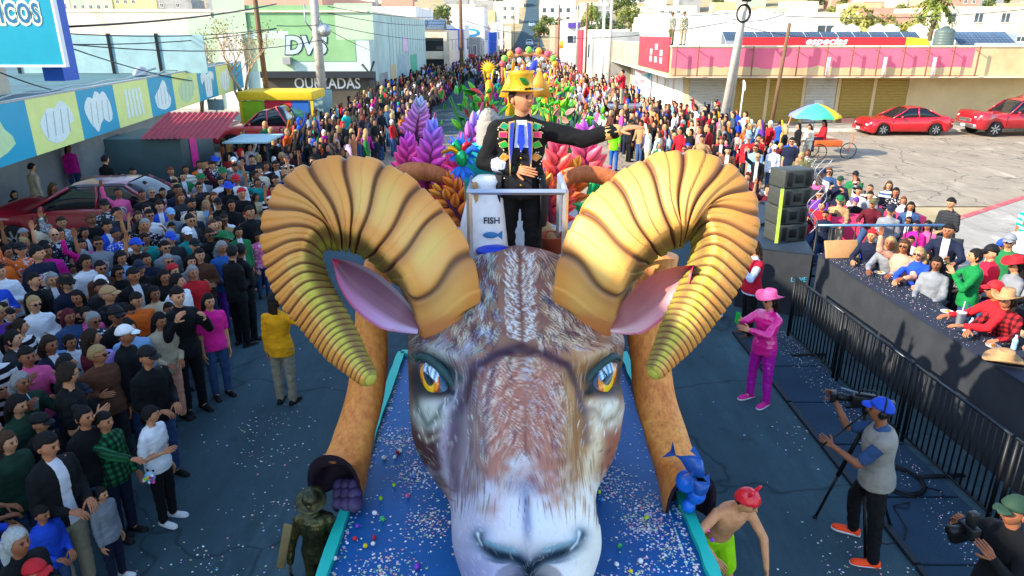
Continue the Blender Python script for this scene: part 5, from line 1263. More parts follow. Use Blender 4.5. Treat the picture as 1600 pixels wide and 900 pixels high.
# ---- confetti, shells and eggs on the deck and street
def scatter(name, n, fn_, sizes, colors, seed, label=None, flat=True):
 rr_ = np.random.RandomState(seed); V = []; F = []; C = []
 for k in range(n):
  p = fn_(rr_); sz = rr_.uniform(*sizes); a = rr_.uniform(0, 6.28); m_ = 4 if rr_.uniform() < .7 else 5; b = len(V)
  for q in range(m_):
   an = a + q * 6.283 / m_; V.append((p[0] + math.cos(an) * sz * rr_.uniform(.6, 1.3), p[1] + math.sin(an) * sz * rr_.uniform(.6, 1.3), p[2] + .002 + rr_.uniform(0, .006)))
  F.append(tuple(range(b, b + m_))); c = colors[rr_.randint(len(colors))]; C += [c] * m_
 me = bpy.data.meshes.new(name); me.from_pydata(V, [], F); vcolor(me, np.array(C)); me.materials.append(M['confetti_mat'])
 return tag(mobj(name, me), kind='stuff')
vmat('confetti_mat', .7)
CC = [srgb(x) for x in ('#f4f0ea', '#ffffff', '#e6b8c8', '#e8d0b0', '#8fd0e0', '#f0a0a0', '#f4f0ea', '#d8c8f0', '#b8d8a0')]
clus = [(-.9, 5.6), (-.7, 4.9), (-1.0, 4.3), (1.1, 4.9), (1.3, 4.6), (1.0, 4.2), (-1.1, 6.2), (.9, 5.5), (1.2, 5.1), (-.8, 4.0), (.9, 3.8)]
def on_deck(r):
 if r.uniform() < .62:
  c = clus[r.randint(len(clus))]; return (np.clip(c[0] + r.normal(0, .12), -1.36, 1.36), np.clip(c[1] + r.normal(0, .14), 3.3, 8), 1.1)
 return (r.uniform(-1.36, 1.4), 3.3 + 4.8 * r.uniform() ** 1.3, 1.1)
scatter('deck_confetti', 4200, on_deck, (.003, .014), CC, 3)
scatter('edge_confetti', 700, lambda r: ((1.42 if r.uniform() < .6 else -1.36) + r.normal(0, .015), 3.3 + 4.4 * r.uniform(), 1.1), (.006, .016), CC, 4)
def on_street(r):
 c = [(-3.3, 5.6), (-3.4, 8.3), (-3.0, 7.6), (-2.6, 5.2), (3.9, 8), (3.4, 5.6), (2.5, 11), (-2.5, 6.5)][r.randint(8)]
 if r.uniform() < .25: return (r.uniform(-4.2, 4.5), r.uniform(4.2, 14), .006)
 return (c[0] + r.normal(0, .3), c[1] + r.normal(0, .25), .006)
scatter('street_confetti', 700, on_street, (.004, .015), CC, 6)
EGG = MB(); EGG.lathe([(.004, -.028), (.018, -.022), (.024, -.004), (.02, .014), (.006, .027)], 12)
SHELL = MB(); SHELL.lathe([(.004, -.026), (.018, -.02), (.024, -.002), (.022, .008)], 12, caps=(True, False))
M_EGG = objmat('egg_shell', .5, .05, 20, 0); EG, SH_ = EGG.mesh('confetti_egg', M_EGG), SHELL.mesh('confetti_egg', M_EGG)
EC = [('pink', '#e85a9a'), ('white', '#f0ece6'), ('yellow', '#e8c82a'), ('purple', '#8a3fc0'), ('blue', '#3f8fe0'), ('red', '#d82a3a'), ('green', '#3fb86a'), ('lime', '#a8d82a'), ('white', '#f0ece6'), ('white', '#e8e4dc')]
re = random.Random(12)
EP = [(957, 713), (940, 784), (935, 772), (1105, 832), (1112, 847), (968, 857), (963, 885), (985, 896), (621, 710), (600, 718), (617, 717), (647, 745), (616, 761), (637, 778), (559, 825), (598, 814), (583, 853), (571, 856), (555, 845), (523, 876), (697, 777), (697, 765), (1040, 690), (1075, 800), (1063, 795), (1010, 812), (595, 782), (586, 805), (625, 707), (584, 843), (652, 889), (1000, 880)]
for k, (px, py) in enumerate(EP):
 nm, hx = EC[re.randrange(len(EC))] if k > 20 else EC[(k * 3 + 1) % 10]
 broken = k % 3 == 2; p = G(px, py, 1.1); side = 'left of the ram muzzle' if px < 800 else 'right of the ram muzzle'
 o = mobj('confetti_egg', SH_ if broken else EG, None, (p.x, p.y, 1.1 + .024), (R(re.uniform(60, 120)), 0, re.uniform(0, 6)), srgb(hx), scale=re.uniform(.65, .95))
 tag(o, ('broken ' if broken else 'whole ') + nm + ' confetti eggshell lying on the blue deck ' + side, 'eggshell', nm + (' broken' if broken else ' whole') + ' eggshells ' + side)
mat('fish_blue', '#1a4f9a', .3, var=.3, scale=6); mat('fish_pale', '#9cc4dc', .3, var=.2, scale=8); mat('wave_blue', '#1668d0', .3, var=.3, scale=5)
def fish(pa, pb, r, flip=1):
 ax = pb - pa; L = ax.length; ax.normalize(); mb = MB(); ts = np.linspace(0, 1, 10); up = Vector((0, .2, 1)); up = (up - ax * up.dot(ax)).normalized(); sd = ax.cross(up)
 prof = [.12, .55, .85, 1, .98, .85, .62, .36, .15, .08]
 rings = [[pa + ax * L * t + up * (.12 * L * math.sin(math.pi * t)) + (sd * math.cos(a) * .55 + up * math.sin(a)) * r * q for a in np.linspace(0, 6.283, 14, endpoint=False)] for t, q in zip(ts, prof)]
 mb.loft(rings); e = rings[-1]; c = sum(e, Vector()) / len(e)
 for s_ in (1, -1): mb.add([c, c + ax * r * 1.0 + up * s_ * r * 1.1, c + ax * r * .7 + sd * .02, c + sd * .02], [(0, 1, 2), (0, 2, 3)])
 m_ = pa + ax * L * .45 + up * (r + .1 * L); mb.add([m_ - ax * r * .5, m_ + ax * r * .9, m_ + up * r * .8 + ax * r * .9, m_ + sd * .015], [(0, 1, 2), (0, 2, 3)])
 return mb.build('leaping_fish', [M['fish_blue']], FL, loc=FO)
fish(Wd(1100, 745, 4.85), Wd(1056, 712, 5.0), .085); fish(Wd(1100, 775, 4.75), Wd(1082, 750, 4.8), .07)
mb = MB()
for (px, py, r_) in ((1072, 752, .09), (1088, 772, .08), (1076, 790, .06)): mb.ellipsoid(Wd(px, py, 4.95), (r_, r_, r_ * 1.1), 14, 9)
mb.build('sculpted_wave', M['wave_blue'], FL, loc=FO)
# ================================================================ PEOPLE
s = NT('skin'); oi = s.n('ShaderNodeObjectInfo'); at = s.n('ShaderNodeVertexColor', layer_name='Col')
c_ = s.mix(1.0, oi.outputs['Color'], at.outputs[0], 'MULTIPLY'); s.b.inputs['Subsurface Weight'].default_value = .06; s.b.inputs['Subsurface Radius'].default_value = (.02, .01, .005)
c_ = s.mix(1.0, c_, s.ramp(s.noise(16, 3, .6), [(.3, (.84, .74, .7)), (.65, (1.04, 1.02, 1.0))]), 'MULTIPLY'); M['skin'] = s.set(c_, .55, 0, .35)
s = NT('cloth'); oi = s.n('ShaderNodeObjectInfo'); tc = s.n('ShaderNodeTexCoord').outputs['Object']
f = s.noise(7, 4, .65, vec=tc); g = s.noise(220, 2, .6, vec=tc)
c_ = s.mix(1.0, oi.outputs['Color'], s.ramp(f, [(.3, (.78,) * 3), (.65, (1.05,) * 3)]), 'MULTIPLY')
s.bump(s.noise(7, 3, .55, vec=tc, stretch=(1, 1, 1.5)), .35, .05); M['cloth'] = s.set(c_, .88, 0, .25)
def patterned(name, build):
 s = NT(name); oi = s.n('ShaderNodeObjectInfo'); tc = s.n('ShaderNodeTexCoord').outputs['Object']; sp = s.n('ShaderNodeSeparateXYZ'); s.l(tc, sp.inputs[0])
 M[name] = s.set(build(s, oi.outputs['Color'], sp, tc), .85, 0, .25)
def _front(s, sp, hw, z0=None, z1=None):
 a = s.n('ShaderNodeMath', operation='ABSOLUTE'); s.l(sp.outputs[0], a.inputs[0]); b = s.n('ShaderNodeMath', operation='LESS_THAN'); s.l(a.outputs[0], b.inputs[0]); b.inputs[1].default_value = hw
 c = s.n('ShaderNodeMath', operation='LESS_THAN'); s.l(sp.outputs[1], c.inputs[0]); c.inputs[1].default_value = -.03; d = s.n('ShaderNodeMath', operation='MULTIPLY'); s.l(b.outputs[0], d.inputs[0]); s.l(c.outputs[0], d.inputs[1]); r = d
 for z, op in ((z0, 'GREATER_THAN'), (z1, 'LESS_THAN')):
  if z is not None:
   e = s.n('ShaderNodeMath', operation=op); s.l(sp.outputs[2], e.inputs[0]); e.inputs[1].default_value = z; f = s.n('ShaderNodeMath', operation='MULTIPLY'); s.l(r.outputs[0], f.inputs[0]); s.l(e.outputs[0], f.inputs[1]); r = f
 return r.outputs[0]
def _wave(s, sock, scale, th=.5):
 m = s.n('ShaderNodeMath', operation='MULTIPLY'); s.l(sock, m.inputs[0]); m.inputs[1].default_value = scale
 k = s.n('ShaderNodeMath', operation='FRACT'); s.l(m.outputs[0], k.inputs[0])
 t = s.n('ShaderNodeMath', operation='GREATER_THAN'); s.l(k.outputs[0], t.inputs[0]); t.inputs[1].default_value = th; return t.outputs[0]
patterned('plaid', lambda s, c, sp, tc: s.mix(_wave(s, sp.outputs[2], 14), s.mix(_wave(s, sp.outputs[0], 14), c, s.mix(1.0, c, (.25, .25, .35), 'MULTIPLY')), s.mix(_wave(s, sp.outputs[0], 14), s.mix(1.0, c, (.3, .35, .4), 'MULTIPLY'), s.mix(1.0, c, (.06, .07, .1), 'MULTIPLY'))))
patterned('striped', lambda s, c, sp, tc: s.mix(_wave(s, sp.outputs[2], 9, .55), c, (.75, .75, .72)))
patterned('floral', lambda s, c, sp, tc: s.mix(s.ramp(s.noise(26, 2, .5, vec=tc), [(.57, (0, 0, 0)), (.6, (1, 1, 1))]), c, (.6, .58, .62)))
patterned('open', lambda s, c, sp, tc: s.mix(_front(s, sp, .05), c, (.55, .56, .6)))
patterned('printed', lambda s, c, sp, tc: s.mix(_front(s, sp, .085, 1.12, 1.3), c, s.ramp(s.noise(30, 2, .5, vec=tc), [(.45, (.6, .6, .55)), (.52, (.5, .1, .1)), (.6, (.05, .1, .3))])))
patterned('quilted', lambda s, c, sp, tc: s.mix(_wave(s, sp.outputs[2], 16, .82), c, s.mix(1.0, c, (.35, .35, .35), 'MULTIPLY')))
objmat('hair', .75, .45, 60, .5, bscale=120, spec=.18); objmat('satin', .28, .25, 10, .3, spec=.8, bscale=14); objmat('accessory', .5, .1, 20, 0)
mat('lens_black', '#0a0a0c', .15, var=.05)
# ---- head surface: unit direction -> point (face looks to -Y)
def head_pt(d, k=0.0):
 x, y, z = d
 f = 1 - .26 * max(0, -z) ** 1.4; g = 1 - .12 * max(0, -z) ** 1.5
 px = x * (.077 + k) * f; py = y * (.096 + k) * (g if y > 0 else 1 - .1 * max(0, -z)); pz = z * (.118 + k)
 if y > 0 and z < -.3: py *= 1 - .5 * min(1, (-z - .3) / .7)
 return Vector((px, py, pz))
def face_disp(x, y, z):
 if y > -.15: return 0, (1, 1, 1)
 e = lambda cx, cz, sx, sz: math.exp(-((x - cx) / sx) ** 2 - ((z - cz) / sz) ** 2)
 d = .024 * e(0, -.14, .13, .13) + .013 * e(0, .02, .1, .2) + .006 * e(0, .25, .5, .09) + .009 * e(0, -.44, .25, .1) + .009 * e(0, -.72, .25, .14)
 ax = abs(x); d -= .009 * math.exp(-((ax - .33) / .17) ** 2 - ((z - .07) / .11) ** 2); d += .005 * math.exp(-((ax - .5) / .2) ** 2 - ((z + .2) / .18) ** 2)
 c = [1, 1, 1]
 if ax < .27 and abs(z + .45) < .065: c = [.72, .36, .34]
 if abs(ax - .13) < .07 and abs(z + .27) < .035: c = [.55, .4, .36]  # two dark dabs under the nose, its shadow painted into the skin colour
 if abs(ax - .34) < .17 and abs(z - .24) < .05: c = [.12, .09, .08]
 if abs(ax - .33) < .15 and abs(z - .07) < .075: c = [.9, .9, 1.0] if abs(ax - .33) > .11 else [.05, .035, .03]
 if z < -.55 and ax < .5: c = [.93, .9, .9]
 return d, c
def head_geo():
 mb = MB(); cols = []
 nu, nv = 40, 32; vs = []
 for i in range(nv + 1):
  th = math.pi * min(max(i / nv, .008), .992)
  for j in range(nu):
   a = 2 * math.pi * j / nu; a = a - .42 * math.sin(a)
   dx, dy, dz = math.sin(th) * math.sin(a), -math.sin(th) * math.cos(a), -math.cos(th)
   p = head_pt((dx, dy, dz)); d, c = face_disp(dx, dy, dz); p.y -= d; vs.append(p); cols.append(c)
 fs = []
 for i in range(nv):
  for j in range(nu):
   fs.append((i * nu + j, i * nu + (j + 1) % nu, (i + 1) * nu + (j + 1) % nu, (i + 1) * nu + j))
 mb.add(vs, fs, None, True)
 for sx in (-1, 1):
  n0 = len(mb.v); mb.ellipsoid((sx * .079, .012, -.01), (.011, .02, .033), 8, 6); cols += [(.95, .85, .82)] * (len(mb.v) - n0)
 return mb, cols
HEADG = head_geo()
def hair_shell(region, k, nu=36, nv=26, lump=.004, seed=0):
 """closed shell that stands k proud of the head where region(d) is 1 and hides inside it elsewhere"""
 mb = MB(); vs = []
 for i in range(nv + 1):
  th = math.pi * min(max(i / nv, .01), .99)
  for j in range(nu):
   a = 2 * math.pi * j / nu; d = Vector((math.sin(th) * math.sin(a), -math.sin(th) * math.cos(a), -math.cos(th)))
   r = region(d); r = clamp01(r + .35 * mnoise.noise(d * 9 + Vector((seed, 3, 1))) * (0 < r < 1 or r >= 1)) if lump else r; kk = -.022 * (1 - r) + (k + lump * mnoise.noise(d * 6 + Vector((seed, 0, 0))) + lump * .8 * mnoise.noise(Vector((d.x * 22, d.y * 22, d.z * 5)))) * r
   vs.append(head_pt(d, kk))
 mb.add(vs, [(i * nu + j, i * nu + (j + 1) % nu, (i + 1) * nu + (j + 1) % nu, (i + 1) * nu + j) for i in range(nv) for j in range(nu)], None, True)
 return mb
def clamp01(x): return max(0.0, min(1.0, x))
def reg_short(d): return clamp01((d.z - (.38 if d.y < -.35 else .38 - 1.15 * (d.y + .35))) / .12) if d.y < .25 else clamp01((d.z + .42) / .15)
def reg_long(d): return clamp01((d.z - (.42 if d.y < -.55 else .42 - 1.9 * (d.y + .55))) / .12)
def reg_buzz(d): return reg_short(d)
HAIR = {}
HAIR['short'] = hair_shell(reg_short, .016, seed=1).mesh('hair', M['hair'])
HAIR['buzz'] = hair_shell(reg_short, .005, lump=.001).mesh('hair', M['hair'])
HAIR['quiff'] = hair_shell(lambda d: reg_short(d) * (1 + .6 * clamp01((d.z - .5) * 2) * clamp01(-d.y + .3)), .02, lump=.008, seed=4).mesh('hair', M['hair'])
def long_hair(L, wv, seed, taper=.8, curl=0.0):
 mb = hair_shell(reg_long, .017, lump=.006, seed=seed); rings = []
 for t in np.linspace(0, 1, 12):
  z = .03 - t * L; wx = (.088 + .02 * math.sin(t * 3)) * (1 - (1 - taper) * t) ; wy = .055 * (1 - .3 * t); cy = .055 + .03 * min(1, t * 2)
  rings.append([Vector((wx * math.sin(a) * (1 + wv * mnoise.noise(Vector((a * 2, t * (4 + curl * 8), seed)))), cy - wy * math.cos(a) * (1.0 if math.cos(a) < 0 else .75), z)) for a in np.linspace(0, 2 * math.pi, 22, endpoint=False)])
 mb.loft(rings); return mb.mesh('hair', M['hair'])
HAIR['long'] = long_hair(.34, .12, 2); HAIR['long2'] = long_hair(.42, .2, 5, .65); HAIR['bob'] = long_hair(.19, .1, 7, 1.0); HAIR['curly'] = long_hair(.26, .45, 9, 1.15, 1)
mb = hair_shell(reg_long, .012, seed=3); mb.tube([(0, .09, .06), (0, .14, .03), (0, .15, -.08), (0, .13, -.22)], [.025, .035, .035, .01], 10); HAIR['pony'] = mb.mesh('hair', M['hair'])
mb = hair_shell(reg_long, .012, seed=3); mb.ellipsoid((0, .09, .085), (.045, .045, .04), 12, 8); HAIR['bun'] = mb.mesh('hair', M['hair'])
HATS = {}
mb = hair_shell(lambda d: clamp01((d.z - .2 + .15 * d.y) / .08), .024, lump=0); br = []
for t in np.linspace(0, 1, 6):
 pass
rings = []
for z in (0, .007):
 for rr_, in ((0,),): pass
def brim_front(mb, L=.08, w=.074, z=.056):
 rows = []
 for t in np.linspace(0, 1, 6):
  rows.append([Vector((q * w * math.sqrt(max(.02, 1 - (t * .95) ** 2)), -.092 - L * t, z - .016 * t - .018 * (q * q) )) for q in np.linspace(-1, 1, 9)])
 rows2 = [[p + Vector((0, 0, .006)) for p in r] for r in rows]
 allr = [rows[i] + rows2[i][::-1] for i in range(6)]; mb.loft(allr)
brim_front(mb); mb.ellipsoid((0, 0, .145), (.007, .007, .005), 6, 4); HATS['cap'] = mb.mesh('cap', objmat('cap_cloth', .75, .1, 12, .2))
M['cap_cloth'].name = 'cap_cloth'
mb = hair_shell(lambda d: clamp01((d.z - .2 + .3 * d.y) / .08), .026, lump=.003); HATS['beanie'] = mb.mesh('beanie', M['cap_cloth'])
def brimmed(rb, up, hcr, rc, curl=.03, dent=.02):
 mb = MB(); rings = []
 for r_, z in ((.07, .045), (.1, .045), (rb * .8, .04), (rb, .045), (rb, .051), (rb * .8, .047), (rc + .008, .055), (rc, .08), (rc * .94, .055 + hcr * .7), (rc * .8, .055 + hcr), (rc * .4, .055 + hcr - dent), (.004, .055 + hcr - dent * 1.4)):
  ring = []
  for a in np.linspace(0, 2 * math.pi, 28, endpoint=False):
   x, y = r_ * math.cos(a), r_ * math.sin(a) * 1.12; zz = z
   if r_ > rc + .01: zz += up * (abs(math.cos(a)) ** 2) * ((r_ - rc) / (rb - rc)) ** 1.5 - curl * .4 * abs(math.sin(a)) ** 3 * ((r_ - rc) / (rb - rc))
   ring.append(Vector((x, y, zz)))
  rings.append(ring)
 mb.loft(rings); return mb
HATS['cowboy'] = brimmed(.185, .06, .11, .088).mesh('cowboy_hat', M['cap_cloth'])
HATS['bucket'] = brimmed(.125, -.02, .08, .09).mesh('sun_hat', M['cap_cloth'])
mb = MB()
for sx in (-1, 1): mb.ellipsoid((sx * .03, -.108, .008), (.024, .006, .018), 12, 6)
mb.tube([(-.03, -.112, .014), (0, -.118, .016), (.03, -.112, .014)], .003, 5)
for sx in (-1, 1): mb.tube([(sx * .05, -.1, .014), (sx * .082, -.03, .012), (sx * .082, .02, .005)], .003, 5)
GLASSES = mb.mesh('sunglasses', M['lens_black'])
mb = MB(); rings = []
for y, wd, h in ((.085, .028, .05), (.06, .036, .075), (0, .034, .07), (-.06, .042, .052), (-.12, .046, .045), (-.165, .038, .035), (-.185, .018, .018)):
 rings.append([Vector((wd * math.cos(a), y, (h if math.sin(a) > 0 else .02) * math.sin(a) + .02)) for a in np.linspace(0, 2 * math.pi, 14, endpoint=False)])
mb.loft(rings, 0); sole = []
for y, wd in ((.09, .03), (.03, .035), (-.06, .043), (-.12, .047), (-.17, .037), (-.19, .015)): sole.append([Vector((wd, y, 0)), Vector((wd * 1.02, y, .022)), Vector((-wd * 1.02, y, .022)), Vector((-wd, y, 0))])
mb.loft(sole, 1); objmat('shoe_top', .6, .1, 10, 0)
SHOE = mb.mesh('shoe', [M['shoe_top'], mat('sole_white', '#d8dade', .6, var=.05)]); mbk = mb
SHOE_D = mb.mesh('shoe', [M['shoe_top'], mat('sole_dark', '#15161a', .6, var=.1)])
# ---- bodies
def V3(*a): return Vector(a)
def hand(mb, wrist, d, n, side, curl=.5, spread=.12, s_=1.0):
 """palm + four fingers + thumb; d along the forearm, n out of the back of the hand, side towards the thumb"""
 d = d.normalized(); n = (n - d * n.dot(d)).normalized(); t = d.cross(n)
 if t.dot(side) < 0: t = -t
 def cap(a, b, r0, r1): mb.capsule(a, b, r0 * s_, r1 * s_, 6)
 for k in range(4):
  o = (k - 1.5) * .019 * s_; base = wrist + d * (.088 - abs(k - 1.3) * .004) * s_ - t * o * 1.0
  cap(wrist + d * .015 - t * o * .6, base, .0125, .0115)
  L = (.038, .043, .041, .032)[k] * s_; dd = (d - t * o * spread * 8).normalized(); c = curl * (1 + .12 * k); p = base
  for j in range(3):
   dd = (dd - n * math.tan(min(.9, c * .42))).normalized(); q = p + dd * L * (1, .72, .55)[j]; cap(p, q, .0098 - .001 * j, .009 - .001 * j); p = q
 b0 = wrist + d * .025 * s_ + t * .022 * s_; d1 = (d * .7 + t * .75 - n * .3).normalized(); q = b0 + d1 * .045 * s_; cap(b0, q, .013, .011)
 d2 = (d1 + d * .5 - n * curl * .5).normalized(); cap(q, q + d2 * .035 * s_, .0105, .009)
def make_pose(name, arms, legs=None, pelvis=(0, 0, .94), torso=(0, 0, 1), head=(0, 0), voxel=.018, curl=(.5, .5), hn=None, bare=False, neck=None, sh_w=.166, foot=None, hero=False, seed=0, fat=0.0, bulk=0.0):
 """arms/legs: ((upper dir, lower dir), (…)) for x<0 then x>0; head=(yaw, nod) in degrees"""
 pel = V3(*pelvis); up = V3(*torso).normalized(); rt = V3(1, 0, 0); rt = (rt - up * rt.dot(up)).normalized(); fw = rt.cross(up) * -1
 if fw.y > 0: fw = -fw
 chest = pel + up * .36; nb = pel + up * .50; nk = V3(*neck) if neck else (up * .8 + V3(0, -.12, .35)).normalized()
 hc = nb + nk * .16 + V3(0, -.012, .0)
 def tor(mb, inf, hem=-.06, top=1.0):
  rings = []
  for h, wx, wy, off in ((hem, .160, .118, 0), (0, .158, .114, 0), (.08, .148, .105, 0), (.17, .132 + fat * .3, .098 + fat, -.004), (.27, .152 + fat * .2, .112 + fat * .6, -.008), (.36, .166, .118, -.004), (.42, .165, .105, .0), (.465, .125, .08, .004), (.49, .075, .062, .0)):
   c = pel + up * h + fw * -off
   ii_ = inf + (.012 if inf and h < .06 else 0)
   rings.append([c + rt * math.cos(a) * (wx + ii_) + fw * math.sin(a) * (wy + ii_) for a in np.linspace(0, 2 * math.pi, 20, endpoint=False)])
  mb.loft(rings)
 J = {'pel': pel, 'nb': nb, 'hc': hc, 'up': up, 'fw': fw}
 sk = MB(); tl = MB(); ts = MB(); tr = MB(); so = MB()
 tor(sk, 0, -.08); tor(tl, .022, -.14); tor(ts, .019, -.12)
 sk.capsule(nb - up * .04, hc - nk * .05, .056, .052)
 tl.capsule(nb - up * .05, nb + nk * .015, .07, .062); ts.capsule(nb - up * .05, nb + nk * .0, .07, .06)
 hands = MB()
 for i, sx in enumerate((-1, 1)):
  ua, fa = V3(*arms[i][0]).normalized(), V3(*arms[i][1]).normalized()
  raise_ = max(0, ua.z) * .04
  sh = pel + up * (.405 + raise_) + rt * sx * (sh_w - raise_ * .5); el = sh + ua * .285; wr = el + fa * .25
  J['sh%d' % i], J['el%d' % i], J['wr%d' % i], J['fa%d' % i] = sh, el, wr, fa
  root_ = pel + up * .418 + rt * sx * .07
  sk.capsule(root_, sh, .07, .058); sk.capsule(sh, el, .054, .041); sk.capsule(el, wr, .042, .028)
  sk.capsule(wr, wr + fa * .03, .028, .022)
  tl.capsule(root_, sh, .078 + bulk, .064 + bulk); tl.capsule(sh, el, .066 + bulk, .056 + bulk); tl.capsule(el, wr - fa * .01, .057 + bulk, .043 + bulk)
  ts.capsule(root_, sh, .076, .062); ts.capsule(sh, sh.lerp(el, .72), .064, .064)
  n_ = V3(*(hn[i] if hn else (sx * .8, 0, .3))); side_ = V3(0, -1, .2) if abs(fa.y) < .8 else V3(-sx, 0, .3)
  J['n%d' % i] = n_
  hand(hands, wr + fa * .012, fa, n_, side_, curl[i])
 legs = legs or (((-.03, -.02, -1), (0, .03, -1)), ((.03, -.02, -1), (0, .03, -1)))
 for i, sx in enumerate((-1, 1)):
  hp = pel + rt * sx * .088 - up * .03; tu, tl_ = V3(*legs[i][0]).normalized(), V3(*legs[i][1]).normalized()
  kn = hp + tu * .42; an = kn + tl_ * .405
  J['kn%d' % i], J['an%d' % i] = kn, an
  sk.capsule(hp, kn, .088, .056); sk.capsule(kn, an, .056, .036); sk.capsule(an, an + V3(0, -.05, -.04), .036, .03);
  tr.capsule(hp, kn, .104, .074); tr.capsule(kn, an + tl_ * .0, .072, .058); so.capsule(hp, hp.lerp(kn, .72), .108, .098)
 tr.capsule(pel - up * .03 - rt * .045, pel - up * .03 + rt * .045, .112, .112); so.capsule(pel - up * .02 - rt * .05, pel - up * .02 + rt * .05, .12, .12)
 tor2 = MB()
 rings = []
 for h, wx, wy in ((-.1, .155, .116), (0, .166, .118), (.05, .155, .11)):
  c = pel + up * h; rings.append([c + rt * math.cos(a) * wx + fw * math.sin(a) * wy for a in np.linspace(0, 2 * math.pi, 20, endpoint=False)])
 tr.loft(rings); so.loft(rings)
 def wrinkle(me, amp, sd):
  v = np_verts(me); out = v.copy()
  no = np.empty(len(me.vertices) * 3); me.vertex_normals.foreach_get('vector', no) if hasattr(me, 'vertex_normals') else None; no = no.reshape(-1, 3)
  d = np.array([mnoise.noise(Vector((p[0] * 9 + sd, p[1] * 9, p[2] * 17))) + .5 * mnoise.noise(Vector((p[0] * 24, p[1] * 24 + sd, p[2] * 38))) for p in v])
  set_verts(me, out + no * (d * amp)[:, None]); return me
 body = remeshed(sk, voxel, 3, .5, 'body', M['skin'])
 nsk = len(body.vertices); hb, hcols = HEADG; yaw, nod = head
 Rm = Matrix.Translation(hc) @ Matrix.Rotation(R(yaw), 4, 'Z') @ Matrix.Rotation(R(nod), 4, 'X')
 hm = MB(); hm.add([Rm @ v for v in map(Vector, hb.v)], hb.f, None, True); nh = len(hm.v); hm.add(hands.v, hands.f, None, True)
 body = join_meshes(body, hm, 'body')
 cols_ = np.ones((len(body.vertices), 3)); cols_[nsk:nsk + nh] = np.array(hcols); cols_[nsk + nh:] = (.97, .92, .9); vcolor(body, cols_)
 T = {'J': J, 'head': Rm, 'body': body}
 T['long'] = wrinkle(remeshed(tl, voxel, 3, .5, 'jacket', M['cloth']), .009, seed + 1.3); T['short'] = wrinkle(remeshed(ts, voxel, 3, .5, 'shirt', M['cloth']), .008, seed + 2.1)
 T['trousers'] = wrinkle(remeshed(tr, voxel, 2, .5, 'trousers', M['cloth']), .009, seed + 3.3); T['shorts'] = remeshed(so, voxel, 2, .5, 'shorts', M['cloth'])
 vest = MB(); tor(vest, .03, -.1); vest.capsule(pel + up * .4 - rt * .15, pel + up * .4 + rt * .15, .085, .085)
 T['vest'] = remeshed(vest, voxel, 3, .5, 'vest', M['cloth'])
 T['foot'] = foot or (0, 0); return T
DN = (-.10, 0.03, -1); DNR = (.10, .03, -1)
POSES = {}
def P_(name, **k): POSES[name] = make_pose(name, seed=len(POSES) * 3.7, **k)
P_('stand', arms=((DN, (-.02, -.15, -1)), (DNR, (.02, -.15, -1))), hn=((-1, 0, 0), (1, 0, 0)))
P_('phone', arms=(((-.3, -.62, -.5), (.28, -.45, .85)), ((.3, -.5, -.65), (-.35, -.5, .75))), curl=(.9, .8), hn=((-.8, -.2, .2), (.8, -.2, .2)))
P_('fold', arms=(((-.25, -.2, -.9), (.75, -.6, .1)), ((.25, -.2, -.9), (-.75, -.55, .22))), curl=(.6, .6), hn=((0, -1, .2), (0, -1, .2)))
P_('front', arms=(((-.16, -.05, -1), (.38, -.8, -.15)), ((.16, -.05, -1), (-.38, -.8, -.1))), curl=(.9, .9), head=(10, 8), hn=((0, -.2, 1), (0, -.2, 1)))
P_('wave', arms=(((-.6, -.35, .55), (-.05, -.25, 1)), (DNR, (.02, -.3, -.9))), curl=(.15, .5), head=(-8, -4), hn=((0, 1, 0), (1, 0, 0)))
P_('walk', arms=(((-.12, .3, -.9), (-.05, .05, -1)), ((.12, -.3, -.9), (.05, -.55, -.8))), legs=(((-.03, -.38, -1), (0, -.02, -1)), ((.03, .28, -1), (0, .5, -.9))), pelvis=(0, 0, .915))
P_('point', arms=(((-.2, -.95, -.1), (.0, -1, .05)), (DNR, (.0, -.5, -.8))), curl=(.5, .5), head=(0, -3), hn=((0, 0, 1), (1, 0, 0)))
P_('look', arms=(((-.2, .1, -1), (.3, -.7, .25)), (DNR, (.02, -.1, -1))), head=(35, 0), curl=(.9, .4), hn=((-1, 0, .3), (1, 0, 0)))
P_('sit', arms=(((-.15, -.25, -.9), (.2, -.9, -.1)), ((.15, -.25, -.9), (-.2, -.9, -.1))), legs=(((-.12, -1, -.02), (0, -.05, -1)), ((.12, -1, -.02), (0, -.05, -1))), pelvis=(0, 0, .5), curl=(.6, .6), hn=((0, 0, 1), (0, 0, 1)), head=(8, 3))
P_('lean', arms=(((-.3, -.7, -.6), (.25, -.95, -.02)), ((.3, -.7, -.6), (-.25, -.95, -.02))), legs=(((-.12, -.45, -.5), (0, .7, -1)), ((.12, -.45, -.5), (0, .7, -1))), pelvis=(0, 0, .5), torso=(0, -.28, 1), neck=(0, -.25, 1), curl=(.5, .5), hn=((0, 0, 1), (0, 0, 1)), head=(-6, -2))
P_('sitwave', arms=(((-.45, -.5, .35), (.0, -.25, 1)), ((.3, -.5, -.7), (-.35, -.9, .1))), legs=(((-.12, -.45, -.5), (0, .7, -1)), ((.12, -.45, -.5), (0, .7, -1))), pelvis=(0, 0, .5), torso=(0, -.15, 1), curl=(.15, .5), hn=((0, 1, 0), (0, 0, 1)), head=(0, -6))
SKIN = [srgb(x) for x in ('#c08a66', '#b37a56', '#d09a76', '#a36c4a', '#c8916a', '#8f5c40')]
HCOL = {'black': (.012, .010, .010), 'dark brown': (.03, .017, .010), 'brown': (.08, .04, .02), 'blond': (.42, .28, .12), 'grey': (.3, .3, .3), 'auburn': (.16, .05, .02), 'burgundy': (.12, .012, .025), 'white': (.7, .7, .7), 'silver': (.45, .47, .45)}
